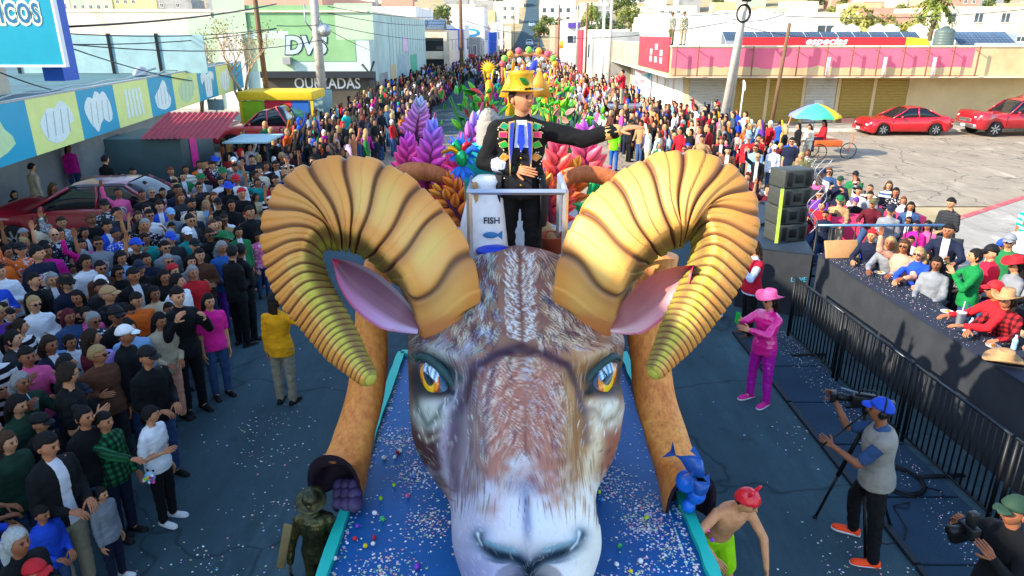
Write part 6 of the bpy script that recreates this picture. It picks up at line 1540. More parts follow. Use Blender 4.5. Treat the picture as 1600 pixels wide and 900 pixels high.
TC = {'black': '#0d0e11', 'navy': '#141c33', 'charcoal': '#2a2c30', 'grey': '#7d8288', 'white': '#e2e4e6', 'cream': '#d8cdb6', 'pink': '#d8588c', 'magenta': '#c8188a', 'red': '#b81c26', 'maroon': '#561020', 'royal blue': '#1c48b8', 'light blue': '#7fa8d0',
  'teal': '#12908a', 'green': '#1a6a3c', 'dark green': '#1f3b2c', 'olive': '#5a5a38', 'brown': '#5a3826', 'tan': '#a8835a', 'orange': '#d8641c', 'yellow': '#e8a010', 'purple': '#5a2a8a', 'lilac': '#a890cc', 'denim': '#2f4a70', 'blue': '#2458a0', 'hot pink': '#e0208a', 'khaki': '#9a8f78', 'lime': '#a0e010', 'beige': '#b8a98c', 'turquoise': '#18a8a0', 'peach': '#d89a80'}
TCOL = {k: srgb(v) for k, v in TC.items()}
SEEN = {}
def person(pose, loc, rz, label, sc=1.0, skin=None, top='black', topk='long', tmat=None, bottom='denim', bk='trousers', shoes='black', hair='short', hc='black', hat=None, hatc='black', glasses=False, group=None, bmat=None, slim=1.0, feet=True, lie=None):
 T = POSES[pose] if isinstance(pose, str) else pose
 sk = skin if skin is not None else rnd.choice(SKIN)
 o = mobj('person', T['body'], None, loc, (0, 0, rz), sk, (sc * slim, sc, sc))
 tag(o, label, 'person', group)
 def ch(name, me, c, m=None):
  q = mobj(name, me, o, color=TCOL.get(c, c) if isinstance(c, str) else c)
  if m: q.material_slots[0].link = 'OBJECT'; q.material_slots[0].material = M[m]
  return q
 if topk != 'none': ch({'long': 'jacket', 'short': 'shirt', 'vest': 'vest'}[topk], T[topk], top, tmat)
 if bk != 'none': ch(bk, T[bk], bottom, bmat)
 if hat not in ('cap', 'beanie', 'cowboy', 'bucket') or hair in ('long', 'long2', 'bob', 'curly', 'pony'):
  if hair: h_ = mobj('hair', HAIR[hair], o, color=HCOL.get(hc, hc) if isinstance(hc, str) else hc); h_.matrix_local = T['head']
 elif hair: h_ = mobj('hair', HAIR['buzz'], o, color=HCOL.get(hc, hc) if isinstance(hc, str) else hc); h_.matrix_local = T['head']
 if hat: q = mobj({'cap': 'cap', 'beanie': 'beanie', 'cowboy': 'cowboy_hat', 'bucket': 'sun_hat'}[hat], HATS[hat], o, color=TCOL.get(hatc, hatc) if isinstance(hatc, str) else hatc); q.matrix_local = T['head']
 if glasses: q = mobj('sunglasses', GLASSES, o); q.matrix_local = T['head']
 if feet:
  for i in (0, 1):
   an = T['J']['an%d' % i]; q = mobj('shoe', SHOE_D if shoes in ('black', 'brown') else SHOE, o, (an.x, an.y - .01, an.z - .085), (0, 0, R(-8 if i == 0 else 8)), TCOL.get(shoes, shoes) if isinstance(shoes, str) else shoes)
 return o
def face_to(p, tgt):
 """rotation that turns a person's front (-Y) from p towards the target"""
 d = Vector(tgt[:2]) - Vector(p[:2]); return math.atan2(d.x, -d.y)
# ================================================================ WHO STANDS WHERE
LOOK = (0.4, 4.5)
OCC = []
USED = {}
def uniq(label, group):
 k = USED.setdefault(label, 0); USED[label] += 1
 return label
ADULT, TEEN, KID = .97, .86, .68
def at_head(px, py, sc):
 p = G(px, py, 1.60 * sc); return Vector((p.x, p.y, 0))
def put(px, py, pose, sc, label, face=None, dz=0.0, seat=False, xy=None, **k):
 hz = (1.60 if not seat else 1.16) * sc + dz
 p = G(px, py, hz) if xy is None else Vector((*xy, 0)); p.z = dz
 OCC.append((p.x, p.y))
 rz = face_to(p, LOOK) if face is None else R(face)
 if pose in ('lean', 'sitwave') and xy is None: p.x -= math.sin(rz) * .30; p.y += math.cos(rz) * .30
 return person(pose, p, rz, label, sc, **k)
L_ = 'long'; S_ = 'short'
A, T_, K_ = ADULT, TEEN, KID
spec = [
 (378, 395, 'look', 1.02, 'police officer in black uniform and cap standing alone in front of the left crowd', dict(top='black', bottom='black', hat='cap', face=150, xy=(-4.55, 10.9))),
 (48, 262, 'stand', A, 'man in a dark vest standing by the grey store wall under the awning', dict(top='beige', bottom='black', face=150)),
 (163, 250, 'stand', 1.05, 'black clad police officer standing beside the parked pickup under the awning', dict(top='black', bottom='black', hair='short', face=160)),
 (106, 232, 'stand', A, 'woman in a magenta top and blue jeans walking past the grey blue car', dict(top='magenta', bottom='denim', hair='long', face=60)),
 (22, 303, 'sit', .8, 'girl with pink hair bow sitting at the left edge beside the red car', dict(top='black', hair='bob', seat=True)),
 (82, 293, 'front', A, 'woman with brown hair and black printed top standing behind the red car hood', dict(top='black', hair='long', hc='brown', face=70)),
 (125, 300, 'stand', K_, 'small girl with a pale pink bow behind the red car roof', dict(top='white', hair='bun')),
 (158, 293, 'front', .9, 'smiling woman with long black hair and sky blue top behind the red car', dict(top='light blue', topk=S_, hair='long', face=20)),
 (190, 276, 'stand', A, 'man in open navy jacket over a white shirt near the corner of the grey kiosk', dict(top='navy', hair='short')),
 (208, 268, 'front', A, 'man in black looking down at his hands beside the grey kiosk', dict(top='black', face=20)),
 (226, 290, 'stand', A, 'man with cropped hair and dark green jacket in front of the kiosk', dict(top='dark green', hair='buzz')),
 (240, 294, 'stand', .85, 'boy in black jacket with white collar before the kiosk', dict(top='black')),
 (254, 300, 'stand', .88, 'young man in plain dark tee right beside the kiosk middle', dict(top='charcoal', topk=S_)),
 (273, 288, 'stand', 1.0, 'man in black leather jacket and dark glasses in front of the kiosk wall', dict(top='black', glasses=True, bottom='black')),
 (64, 345, 'stand', A, 'woman with long brown hair and cream hoodie seen from behind at the red car wheel', dict(top='cream', hair='long', hc='brown', face=170)),
 (84, 366, 'wave', A, 'bald man in sunglasses and dark floral shirt with one arm raised', dict(top='navy', tmat='floral', topk=S_, hair=None, glasses=True)),
 (72, 392, 'fold', A, 'woman with black hair and bright magenta sweater at the left of the crowd', dict(top='magenta', hair='bob')),
 (128, 382, 'wave', .88, 'girl in pink vest over white sleeves lifting one arm', dict(top='hot pink', hair='long')),
 (124, 364, 'look', .75, 'child with ginger hair behind the girl in the pink vest', dict(top='white', hc='auburn')),
 (196, 374, 'front', A, 'man in black and white striped hoodie near the rear door of the red car', dict(top='grey', tmat='striped')),
 (188, 402, 'front', A, 'woman in black beanie and pale blue jacket among the left crowd', dict(top='light blue', hair='long', hat='beanie')),
 (113, 420, 'stand', K_, 'little girl with a white bow and white sweater', dict(top='white', hair='bun')),
 (128, 412, 'stand', T_, 'girl in plaid shirt and dark tied hair next to the girl with the white bow', dict(top='cream', tmat='plaid', hair='pony')),
 (156, 418, 'stand', A, 'man with sunglasses and brown shirt behind a white cap', dict(top='brown', glasses=True)),
 (233, 336, 'phone', 1.0, 'young man in plain white tee and sunglasses holding up a phone', dict(top='white', topk=S_, glasses=True, bottom='navy')),
 (266, 334, 'stand', A, 'person in light blue cap and grey hoodie in the left crowd', dict(top='grey', hat='cap', hatc='light blue')),
 (268, 355, 'stand', T_, 'boy in pale blue tee under the light blue cap', dict(top='light blue', topk=S_)),
 (266, 372, 'front', A, 'man in royal blue cap and dark jacket in the left crowd', dict(top='charcoal', hat='cap', hatc='royal blue')),
 (292, 365, 'stand', A, 'man in white and red cap with sunglasses and grey blue sweater', dict(top='teal', hat='cap', hatc='white', glasses=True)),
 (300, 343, 'stand', .95, 'woman in mustard knit hat and black coat', dict(top='black', hair='long', hc='blond', hat='beanie', hatc='tan')),
 (322, 320, 'stand', .92, 'blond woman with pale blue hoodie beside the black capped man', dict(top='light blue', hair='long', hc='blond')),
 (340, 318, 'stand', A, 'man in black cap and sunglasses behind the mustard hat', dict(top='black', hat='cap', glasses=True)),
 (361, 320, 'stand', A, 'woman with long dark hair and plain black coat next to the teal shirt', dict(top='black', hair='long2')),
 (386, 336, 'stand', T_, 'boy in red cap and pink shirt near the horn', dict(top='pink', hat='cap', hatc='red')),
 (350, 340, 'stand', .9, 'woman with shoulder length hair and white scarf', dict(top='white', hair='bob')),
 (327, 366, 'stand', A, 'older woman with short hair, glasses and black coat', dict(top='black', hair='short', hc='dark brown', glasses=True)),
 (258, 386, 'stand', A, 'man with glasses and grey jacket behind the grey haired man', dict(top='grey', glasses=True)),
 (304, 383, 'stand', A, 'man in plain black cap half hidden behind the brown jacket', dict(top='black', hat='cap')),
 (346, 386, 'front', A, 'elderly person with curly grey hair and blue coat holding something yellow', dict(top='blue', hair='curly', hc='grey', bottom='purple')),
 (374, 393, 'look', 1.0, 'police officer with black cap and white lettering on the back of the jacket', dict(top='black', bottom='black', hat='cap', face=150)),
 (311, 398, 'fold', A, 'man in brown track jacket with white stripes and folded arms', dict(top='brown')),
 (298, 408, 'stand', .92, 'woman with straight black hair and grey vest beside the brown track jacket', dict(top='grey', hair='long')),
 (262, 407, 'stand', .95, 'grey haired man with glasses and dark jacket in mid crowd', dict(top='charcoal', hc='grey', glasses=True)),
 (228, 405, 'stand', .93, 'woman with wavy dark hair and dark sweater beside the navy cap', dict(top='navy', hair='curly')),
 (217, 418, 'stand', A, 'man in navy cap with a white letter and dark jacket', dict(top='black', hat='cap', hatc='navy')),
 (184, 424, 'front', .9, 'woman with parted black hair and glasses looking ahead', dict(top='black', hair='long', glasses=True)),
 (256, 432, 'stand', .95, 'woman with long black hair and pale face in profile above the orange shirt', dict(top='black', hair='long2')),
 (300, 425, 'stand', .95, 'woman with grey streaked hair and red scarf', dict(top='red', hair='bob', hc='grey')),
 (157, 442, 'stand', .95, 'person in white baseball cap with black letter and sunglasses', dict(top='charcoal', hat='cap', hatc='white', glasses=True)),
 (365, 252, 'stand', A, 'man in white cap and grey hoodie at the stall behind the crowd', dict(top='grey', hat='cap', hatc='white')),
 (367, 262, 'stand', A, 'bearded man in pale grey sweatshirt behind the stall', dict(top='grey')),
 (331, 258, 'front', A, 'woman in dark floral blouse beside the kiosk edge', dict(top='navy', tmat='floral', topk=S_)),
 (75, 458, 'look', K_, 'child in cream flat hat next to the blond woman', dict(top='royal blue', hair='short', hat='bucket', hatc='cream')),
 (52, 474, 'fold', A, 'blond woman in sunglasses and white sweater with dark hair clip', dict(top='white', hair='pony', hc='blond', glasses=True)),
 (122, 464, 'phone', .92, 'woman with loose black hair and black top facing the camera', dict(top='black', hair='long', face=10)),
 (157, 448, 'stand', A, 'heavy man in black tee behind the woman with black hair', dict(top='black', topk=S_, slim=1.12)),
 (15, 492, 'front', .8, 'boy in light blue sweatshirt at the left edge of the photo', dict(top='light blue')),
 (106, 494, 'stand', .9, 'woman with burgundy hair and glasses on her head in a blue denim jacket', dict(top='denim', hair='long', hc='burgundy')),
 (134, 490, 'stand', .88, 'girl with tied hair and bright pink hair clip', dict(top='pink', hair='pony')),
 (180, 492, 'stand', 1.0, 'man in black cap with a white emblem and sunglasses', dict(top='black', topk=S_, hat='cap', glasses=True)),
 (212, 468, 'front', .95, 'man with short brown hair and burnt orange shirt', dict(top='orange')),
 (204, 486, 'front', .85, 'boy in grey tee holding a green straw cup', dict(top='grey', topk=S_)),
 (240, 458, 'fold', .93, 'woman in beige cardigan with long dark hair in profile', dict(top='beige', hair='long')),
 (138, 530, 'stand', .97, 'woman with very long auburn hair and maroon sweater seen from the side', dict(top='maroon', hair='long2', hc='dark brown', face=130)),
 (192, 524, 'stand', 1.0, 'man in white cap and black shirt carrying a lilac backpack', dict(top='black', hat='cap', hatc='white', face=100)),
 (228, 556, 'front', 1.0, 'security officer in black cap with a blue patch on the sleeve', dict(top='black', hat='cap', bottom='denim')),
 (248, 500, 'front', .93, 'woman with long black hair and beige jacket holding a pink drink', dict(top='beige', hair='long2', bottom='peach')),
 (263, 482, 'stand', .82, 'boy with short hair and light blue shirt behind the beige jacket', dict(top='light blue')),
 (276, 462, 'phone', 1.08, 'tall man in black sweatshirt with lanyard beside the red post', dict(top='black', bottom='black')),
 (232, 532, 'stand', K_, 'child with light brown hair between the two black caps', dict(top='grey', hc='brown')),
 (40, 556, 'phone', .98, 'smiling bearded man in pink shirt and black jacket clapping', dict(top='pink', face=60)),
 (80, 536, 'stand', .8, 'boy with thick black hair in a light blue top', dict(top='light blue')),
 (108, 534, 'stand', .86, 'girl with tied black hair and white and blue jacket', dict(top='white', hair='pony')),
 (98, 572, 'stand', 1.0, 'man with buzz cut and plain black tee seen from behind', dict(top='black', topk=S_, hair='buzz', face=140)),
 (30, 596, 'phone', .95, 'grey haired woman in dark green sweater holding her hand to her face', dict(top='dark green', hair='bob', hc='grey')),
 (24, 632, 'front', .92, 'woman in dark hood drinking from a clear cup with a straw', dict(top='dark green', hair='long')),
 (127, 612, 'stand', .78, 'boy in navy cap with a small logo', dict(top='black', hat='cap', hatc='navy')),
 (128, 650, 'stand', .93, 'woman with hair tied back and black tee looking up', dict(top='black', topk=S_, hair='bun')),
 (60, 660, 'front', .85, 'person in dark cap looking down near the left edge', dict(top='black', hat='cap')),
 (160, 658, 'point', .86, 'boy in green checked shirt pointing to the float', dict(top='green', tmat='plaid', bottom='navy', face=75)),
 (232, 648, 'look', .82, 'boy in white tee with a neon wristband holding a bag of eggs', dict(top='white', topk=S_, bottom='black', shoes='white', face=80)),
 (70, 694, 'front', 1.0, 'man in dark zip jacket over a pale shirt, khaki trousers', dict(top='black', bottom='khaki', tmat='open', face=70)),
 (155, 772, 'stand', .62, 'small girl in pale grey sweatshirt with a blue hair bow', dict(top='grey', hair='pony', bottom='navy', shoes='white', face=80)),
 (62, 802, 'front', .68, 'boy in blue hooded sweatshirt in front of the man in the zip jacket', dict(top='royal blue', face=70)),
 (22, 846, 'point', .92, 'woman with straight silver hair and black sweater stretching out her hand', dict(top='black', hair='long', hc='silver', face=75)),
 (52, 893, 'stand', .8, 'person in a red cap at the bottom left corner', dict(top='black', hat='cap', hatc='red', face=75)),
 (8, 690, 'stand', .9, 'person with curly brown hair and green jacket at the left edge', dict(top='dark green', hair='curly', hc='brown')),
 (325, 470, 'stand', .93, 'woman in bright pink blouse behind the red post', dict(top='hot pink', topk=S_, hair='long')),
 (410, 335, 'stand', .75, 'child in dark green cap by the street edge', dict(top='dark green', hat='cap', hatc='dark green')),
 (402, 370, 'stand', .78, 'child in patterned pink hooded sweater at the street edge', dict(top='pink', tmat='floral', hair='bob')),
 (399, 350, 'stand', .8, 'boy in khaki knit hat and green jacket at the street edge', dict(top='olive', hat='beanie', hatc='olive')),
 (540, 175, 'stand', 1.05, 'tall man in turquoise tee standing above the crowd by the concrete pole', dict(top='turquoise', topk=S_, face=60, dz=.15)),
]
for e in spec:
 px, py, pose, sc, lab, kw = e
 put(px, py, pose, sc, lab, **kw)
# ---- individually posed people of the street and the float
def custom(name, **k): POSES[name] = make_pose(name, voxel=.0125, seed=len(POSES) * 2.9, **k)
custom('orator', arms=(((-.35, .05, -.9), (.85, -.55, -.1)), ((.9, -.2, -.2), (.95, -.22, .3))), curl=(.35, .3), hn=((0, -1, .3), (0, -.3, 1)), head=(38, -4), torso=(.02, 0, 1), bulk=.016, fat=.03)
mn = put(0, 0, 'orator', 1.03, 'man in black tailcoat and gold top hat stretching out his arm on the float', xy=(.07, 6.0), dz=2.84, face=0, slim=1.12, top='black', bottom='black', hc='dark brown', skin=srgb('#c98a64'))
T = POSES['orator']; J = T['J']
def on(o, mb, name, mats, c=None): q = mb.build(name, mats, o);
def wear(o, mb, name, mats, color=None):
 q = mb.build(name, mats, o)
 if color: q.color = (*color, 1)
 return q
wc = MB(); p0 = J['pel']; up = J['up']
def tplate(z0, z1, w0, w1, y0, y1, k=0, th=.006):
 return [[Vector((p0.x - w0, y0, z0)), Vector((p0.x + w0, y0, z0)), Vector((p0.x + w0, y0 - th, z0)), Vector((p0.x - w0, y0 - th, z0))], [Vector((p0.x - w1, y1, z1)), Vector((p0.x + w1, y1, z1)), Vector((p0.x + w1, y1 - th, z1)), Vector((p0.x - w1, y1 - th, z1))]]
mb = MB(); mb.loft([[Vector((-.085, -.145, .86)), Vector((.085, -.145, .86)), Vector((.085, -.120, .86)), Vector((-.085, -.120, .86))], [Vector((-.08, -.150, 1.1)), Vector((.08, -.150, 1.1)), Vector((.08, -.12, 1.1)), Vector((-.08, -.12, 1.1))], [Vector((-.07, -.158, 1.24)), Vector((.09, -.158, 1.24)), Vector((.09, -.12, 1.24)), Vector((-.07, -.12, 1.24))]], smooth=False)
wear(mn, mb, 'waistcoat', mat('waistcoat', '#15161c', .8))
mb = MB(); mb.prism([(-.045, 1.23), (.055, 1.23), (.045, 1.44), (-.03, 1.44)], .12, .162, M4=Matrix(((1, 0, 0, .0), (0, 0, -1, 0), (0, 1, 0, 0), (0, 0, 0, 1)))); wear(mn, mb, 'shirt_front', mat('shirt_white', '#cfd6ea', .7))
mb = MB(); mb.prism([(-.012, 1.41), (.022, 1.41), (.032, 1.27), (.005, 1.19), (-.022, 1.27)], .163, .172, M4=Matrix(((1, 0, 0, 0), (0, 0, -1, 0), (0, 1, 0, 0), (0, 0, 0, 1)))); wear(mn, mb, 'necktie', mat('tie_blue', '#1f3fc8', .5, var=.5, scale=60))
for sx in (-1, 1):
 mb = MB(); mb.prism([(sx * .04, 1.44), (sx * .085, 1.43), (sx * .088, 1.25), (sx * .075, 1.0), (sx * .062, 1.2)], .155, .171, M4=Matrix(((1, 0, 0, 0), (0, 0, -1, 0), (0, 1, 0, 0), (0, 0, 0, 1)))); wear(mn, mb, 'lapel', mat('lapel_gold', '#c8a86a', .5, .2))
 mb = MB(); mb.prism([(sx * .046, 1.43), (sx * .072, 1.42), (sx * .08, 1.27), (sx * .07, 1.10), (sx * .058, 1.2)], .165, .178, M4=Matrix(((1, 0, 0, 0), (0, 0, -1, 0), (0, 1, 0, 0), (0, 0, 0, 1)))); wear(mn, mb, 'lapel_lining', mat('lapel_blue', '#2a3fb0', .4))
PCOL = [('#12a070', 'green'), ('#d8286a', 'pink'), ('#1fa83a', 'green'), ('#d88a2a', 'orange')]
for sx in (-1, 1):
 for k, (z, x) in enumerate(((1.395, .112), (1.33, .122), (1.25, .118), (1.15, .112))):
  c = srgb(PCOL[k][0]); m = mat('patch_%d' % k, PCOL[k][0], .4); s2 = .028
  pts = [(sx * x + s2 * math.cos(a + k * .5) * 1.25, z + s2 * math.sin(a + k * .5)) for a in (0.3, 1.9, 3.3, 4.9)]
  mb = MB(); mb.prism(pts, .135 - .01 * k, .150 - .004 * k + .006, M4=Matrix(((1, 0, 0, 0), (0, 0, -1, 0), (0, 1, 0, 0), (0, 0, 0, 1)))); wear(mn, mb, 'patch', m)
  mb = MB(); cxp, czp = sx * x, z; mb.prism([(cxp + (a - cxp) * 1.22, czp + (b - czp) * 1.22) for a, b in pts], .134 - .01 * k, .147 - .004 * k + .006, M4=Matrix(((1, 0, 0, 0), (0, 0, -1, 0), (0, 1, 0, 0), (0, 0, 0, 1)))); wear(mn, mb, 'patch_border', M['lapel_gold'])
for k in range(6):
 mb = MB(); mb.ellipsoid((.004, -.158, 1.2 - k * .055), (.007, .005, .007), 8, 6); wear(mn, mb, 'button', M['gold_foil'])
rb_ = random.Random(4)
for k in range(34):
 sx = -1 if k % 2 else 1; mb = MB(); z = rb_.uniform(.95, 1.42); mb.ellipsoid((sx * rb_.uniform(.1, .17), -.12 - .02 * (z < 1.2), z), (.0055, .006, .0055), 6, 4); wear(mn, mb, 'button', mat('pearl', '#e8e0d0', .3))
for sx in (-1, 1):
 mb = MB(); rings = []
 for z, w0, w1, yf, yb in ((1.0, .09, .185, -.13, .10), (.85, .10, .205, -.14, .13), (.68, .125, .215, -.12, .14), (.55, .15, .20, -.09, .15)):
  pr = []
  for a in np.linspace(-.9, 1.9, 9): pr.append((sx * (w0 * 0 + w1 * math.cos(a * .8)), -.14 * math.cos(a + 1.2) * -1 if False else (yf + (yb - yf) * (a + .9) / 2.8)))
  outr = [Vector((x, y, z)) for x, y in pr]; inr = [Vector((x * .93, y * .97, z)) for x, y in reversed(pr)]
  rings.append(outr + inr)
 mb.loft(rings); wear(mn, mb, 'coat_tail', M['waistcoat'])
mb = MB(); w0_, f0_ = J['wr0'], J['fa0']; mb.capsule(w0_ - f0_ * .05, w0_ - f0_ * .0, .05, .042, 12); wear(mn, mb, 'cuff', M['shirt_white'])
mb = MB(); mb.capsule(w0_ - f0_ * .14, w0_ - f0_ * .07, .068, .064, 12); wear(mn, mb, 'sleeve_cuff', mat('cuff_grey', '#9aa3b8', .7))
w1_, f1_ = J['wr1'], J['fa1']; mb = MB(); mb.capsule(w1_ - f1_ * .06, w1_ - f1_ * .0, .062, .054, 12); wear(mn, mb, 'cuff', M['lapel_gold'])
def hat_on(o, Tm, mb, name, mats): q = mb.build(name, mats, o); q.matrix_local = Tm; return q
mat('hat_gold', '#e0a428', .35, .35, var=.25, scale=18)
mb = MB(); rings = []
for r_, z in ((.07, .045), (.165, .04), (.175, .05), (.165, .055), (.098, .06), (.094, .075), (.092, .13), (.1, .2), (.112, .235), (.105, .24), (.004, .236)):
 rings.append([Vector((r_ * math.cos(a), r_ * math.sin(a) * 1.1, z + (.022 * math.cos(a) ** 2 if r_ > .12 else 0))) for a in np.linspace(0, 6.2832, 30, endpoint=False)])
mb.loft(rings); hat = hat_on(mn, T['head'] @ Matrix.Translation((0, 0, .012)) @ Matrix.Diagonal((.84, .84, .84, 1)), mb, 'top_hat', M['hat_gold'])
for k, (x, y, z, hx, s2) in enumerate(((0, -.1, .11, '#1f8a2a', .13), (.06, -.06, .2, '#2a3ac8', .15), (.09, .0, .17, '#2a3ac8', .15), (-.02, -.07, .2, '#e07a1c', .12), (.1, .03, .1, '#1f6a3a', .12), (-.07, .04, .22, '#d88a1c', .14))):
 q = mobj('feather', PETAL, hat, (x, y, z), (R(8), R((-60, 20, 35, -25, 70, -20)[k]), R(10 * k)), srgb(hx), scale=s2)
hp_ = put(0, 0, 'stand', .98, 'performer with long grey hair and teal costume behind the man in the gold hat', xy=(-.22, 6.45), dz=2.66, face=160, top='turquoise', bottom='turquoise', hair='long2', hc=(.42, .38, .33))
custom('rider', arms=(((-.35, .1, -.9), (.1, -.6, -.3)), (DNR, (0, -.2, -1))), head=(10, 0))
custom('filming', arms=(((-.28, -.75, -.45), (.42, -.62, .45)), ((.2, -.8, -.55), (-.42, -.72, .28))), curl=(.8, .7), hn=((-.9, 0, .2), (.9, 0, .2)), legs=(((-.12, -.05, -1), (-.02, .02, -1)), ((.1, -.02, -1), (.04, .05, -1))), head=(0, -2))
p = G(1183, 628); pc = put(0, 0, 'filming', .98, 'woman in shiny magenta trousers and pink cowboy hat filming with a green phone', xy=(p.x, p.y), face=-62, top=srgb('#f01c8c'), tmat='satin', bottom=srgb('#c010a0'), bmat='satin', shoes='hot pink', hair='bob', hat='cowboy', hatc='pink', glasses=True)
def phone(o, J, i, label, c='#22262c', off=.09):
 w_ = o.matrix_world if False else Matrix.Translation(o.location) @ Matrix.Rotation(o.rotation_euler.z, 4, 'Z') @ Matrix.Diagonal((*o.scale, 1))
 q = w_ @ (J['wr%d' % i] + J['fa%d' % i] * off + Vector((0, -.03, .02))); mb = MB(); mb.cbox(-.038, .038, -.005, .005, -.075, .075, .004); ph = mb.build('phone', mat('phone_' + c[1:], c, .3), loc=q, rot=(R(-8), 0, o.rotation_euler.z)); tag(ph, label, 'phone')
phone(pc, POSES['filming']['J'], 0, 'green phone held up by the woman in pink', '#1fa83a')
custom('reach', arms=(((-.75, .1, -.12), (-.85, -.25, -.25)), ((.12, .02, -1), (.03, -.1, -1))), curl=(.4, .5), hn=((0, -.3, 1), (1, 0, 0)), head=(-28, -6))
p = G(449, 630); put(0, 0, 'reach', .98, 'woman in mustard yellow sweater, khaki cargo trousers and black cap seen from behind', xy=(p.x, p.y), face=172, top='yellow', bottom='khaki', hair='long2', hc='dark brown', hat='cap', hatc='black', shoes='black')
p = G(1165, 525); rv = put(0, 0, 'phone', 1.0, 'woman in red vest over a white blouse with curly hair by the black stage', xy=(p.x, p.y), face=-85, top=srgb('#c8d4ea'), bottom='black', hair='curly', hc='brown', shoes='brown')
q = mobj('vest', POSES['phone']['vest'], rv, color=srgb('#c01430'), scale=(1.02, 1.04, 1.0))
put(0, 0, 'walk', .95, 'person in blue jeans and white trainers behind the right horn tip', xy=(G(1108, 500).x + .05, G(1108, 500).y), face=-30, top='navy', bottom='denim', shoes='white')
custom('operate', arms=(((-.15, -.85, -.25), (-.12, -.5, .85)), ((.2, -.6, -.75), (-.45, -.85, .3))), curl=(.9, .9), hn=((-.7, 0, .3), (.7, 0, .3)), legs=(((-.28, -.32, -1), (-.12, .12, -1)), ((.2, .1, -1), (.02, .1, -1))), pelvis=(0, 0, .915), head=(0, -8), torso=(0, -.08, 1))
p = G(1345, 862); OPP = p
op = put(0, 0, 'operate', 1.03, 'camera operator in grey vest, blue cap and orange trainers on the street beside the mats', xy=(p.x, p.y), face=-112, top='denim', topk='short', bottom='black', hair='short', hat='cap', hatc='royal blue', shoes=srgb('#ff4a10'))
q = mobj('vest', POSES['operate']['vest'], op, color=srgb('#8f8a80'), scale=(1.03, 1.05, 1.0))
mb = MB(); rings = []
hm_ = POSES['operate']['head']
for sx in (-1, 1): mb.ellipsoid((sx * .088, .01, 0), (.018, .035, .042), 12, 8)
mb.tube([(-.09, .01, .03), (-.075, .01, .11), (0, .01, .15), (.075, .01, .11), (.09, .01, .03)], .009, 8); q = mb.build('headphones', M['black_metal'], op); q.matrix_local = hm_
cm = empty('video_camera', (p.x, p.y, 0), R(-112), 'black shoulder style broadcast video camera on a tall tripod held by the operator', 'video camera')
cz = 2.52; cm.scale = (.64,) * 3; cm.location += Matrix.Rotation(R(-112), 3, 'Z') @ Vector((-.11, -.10, -.07)); CMP = cm.location.copy()
mb = MB(); mb.cbox(-.26, -.10, -.34, .12, cz - .02, cz + .16, .02); mb.cbox(-.25, -.11, .12, .26, cz - .0, cz + .13, .015); mb.cbox(-.22, -.14, -.3, .02, cz + .161, cz + .19, .01); mb.build('body', mat('cam_black', '#16181b', .4, .2, var=.3, scale=20), cm)
mb = MB(); mb.lathe([(.05, 0), (.055, .1), (.065, .12), (.065, .2), (.05, .21)], 16, M4=Matrix.Translation((-.18, -.342, cz + .07)) @ Matrix.Rotation(R(90), 4, 'X')); mb.build('lens', M['black_metal'], cm)
mb = MB(); mb.cbox(-.27, -.09, -.64, -.555, cz - .0, cz + .14, .01); mb.build('matte_box', M['black_metal'], cm)
mb = MB(); mb.cbox(-.09, .0, -.2, -.02, cz + .08, cz + .15, .01); mb.capsule((-.04, -.02, cz + .11), (-.02, .06, cz + .1), .03, .028); mb.build('viewfinder', M['black_metal'], cm)
mb = MB(); mb.tube([(-.18, -.25, cz + .19), (-.18, -.22, cz + .25), (-.18, -.02, cz + .25), (-.18, 0, cz + .19)], .014, 8); mb.build('handle', M['black_metal'], cm)
mb = MB(); mb.tube([(-.26, -.28, cz + .15), (-.28, -.5, cz + .18)], .016, 8); mb.build('microphone', mat('mic_grey', '#6a7a80', .8), cm)
mb = MB(); mb.cbox(-.06, -.3, 0, 0, 0, 0) if False else None
mb = MB(); mb.ellipsoid((-.18, -.1, cz - .08), (.07, .08, .07), 12, 8); mb.tube([(-.18, -.1, cz - .1), (-.18, -.1, cz - .45)], .03, 10); mb.build('tripod_head', M['black_metal'], cm)
inv = Matrix.Rotation(-R(-112), 4, 'Z')
def cl(v): return inv @ (Vector(v) - CMP)
apex = Vector((-.18, -.1, cz - .4))
for fx_, fy_ in ((1273, 810), (1352, 876), (1392, 824)):
 f_ = cl(G(fx_, fy_)) / .64; mb = MB(); mb.tube([apex, apex.lerp(f_, .5)], .036, 8); mb.tube([apex.lerp(f_, .45), apex.lerp(f_, .98)], .024, 8); mb.ellipsoid(apex.lerp(f_, .5), (.034, .034, .03), 8, 6); mb.ellipsoid(f_ + Vector((0, 0, .03)), (.04, .04, .035), 10, 6); mb.build('leg', M['black_metal'], cm)
J_ = POSES['operate']['J']; h1 = cl(Vector((p.x, p.y, 0)) + Matrix.Rotation(R(-112), 3, 'Z') @ ((J_['wr1'] + J_['fa1'] * .07) * 1.03)) / .64; mb = MB(); mb.tube([(-.18, -.1, cz - .12), h1 + (h1 - Vector((-.18, -.1, cz - .12))) * .12], .018, 8); mb.build('pan_handle', M['black_metal'], cm)
ph = put(0, 0, 'phone', 1.0, 'photographer in dark jacket and dark green cap holding a black camera at the bottom right', xy=(3.82, 4.42), face=-80, top='black', bottom='black', hat='cap', hatc='dark green')
ph.location.z = -.25 * 0
pcm = empty('photo_camera', (0, 0, 0), 0, 'black photo camera with flash held by the photographer in the green cap', 'camera')
J_ = POSES['phone']['J']; pcm.location = Matrix.Translation(ph.location) @ Matrix.Rotation(ph.rotation_euler.z, 4, 'Z') @ ((J_['wr0'] + J_['wr1']) / 2 + Vector((0, -.07, .11))); pcm.rotation_euler.z = ph.rotation_euler.z
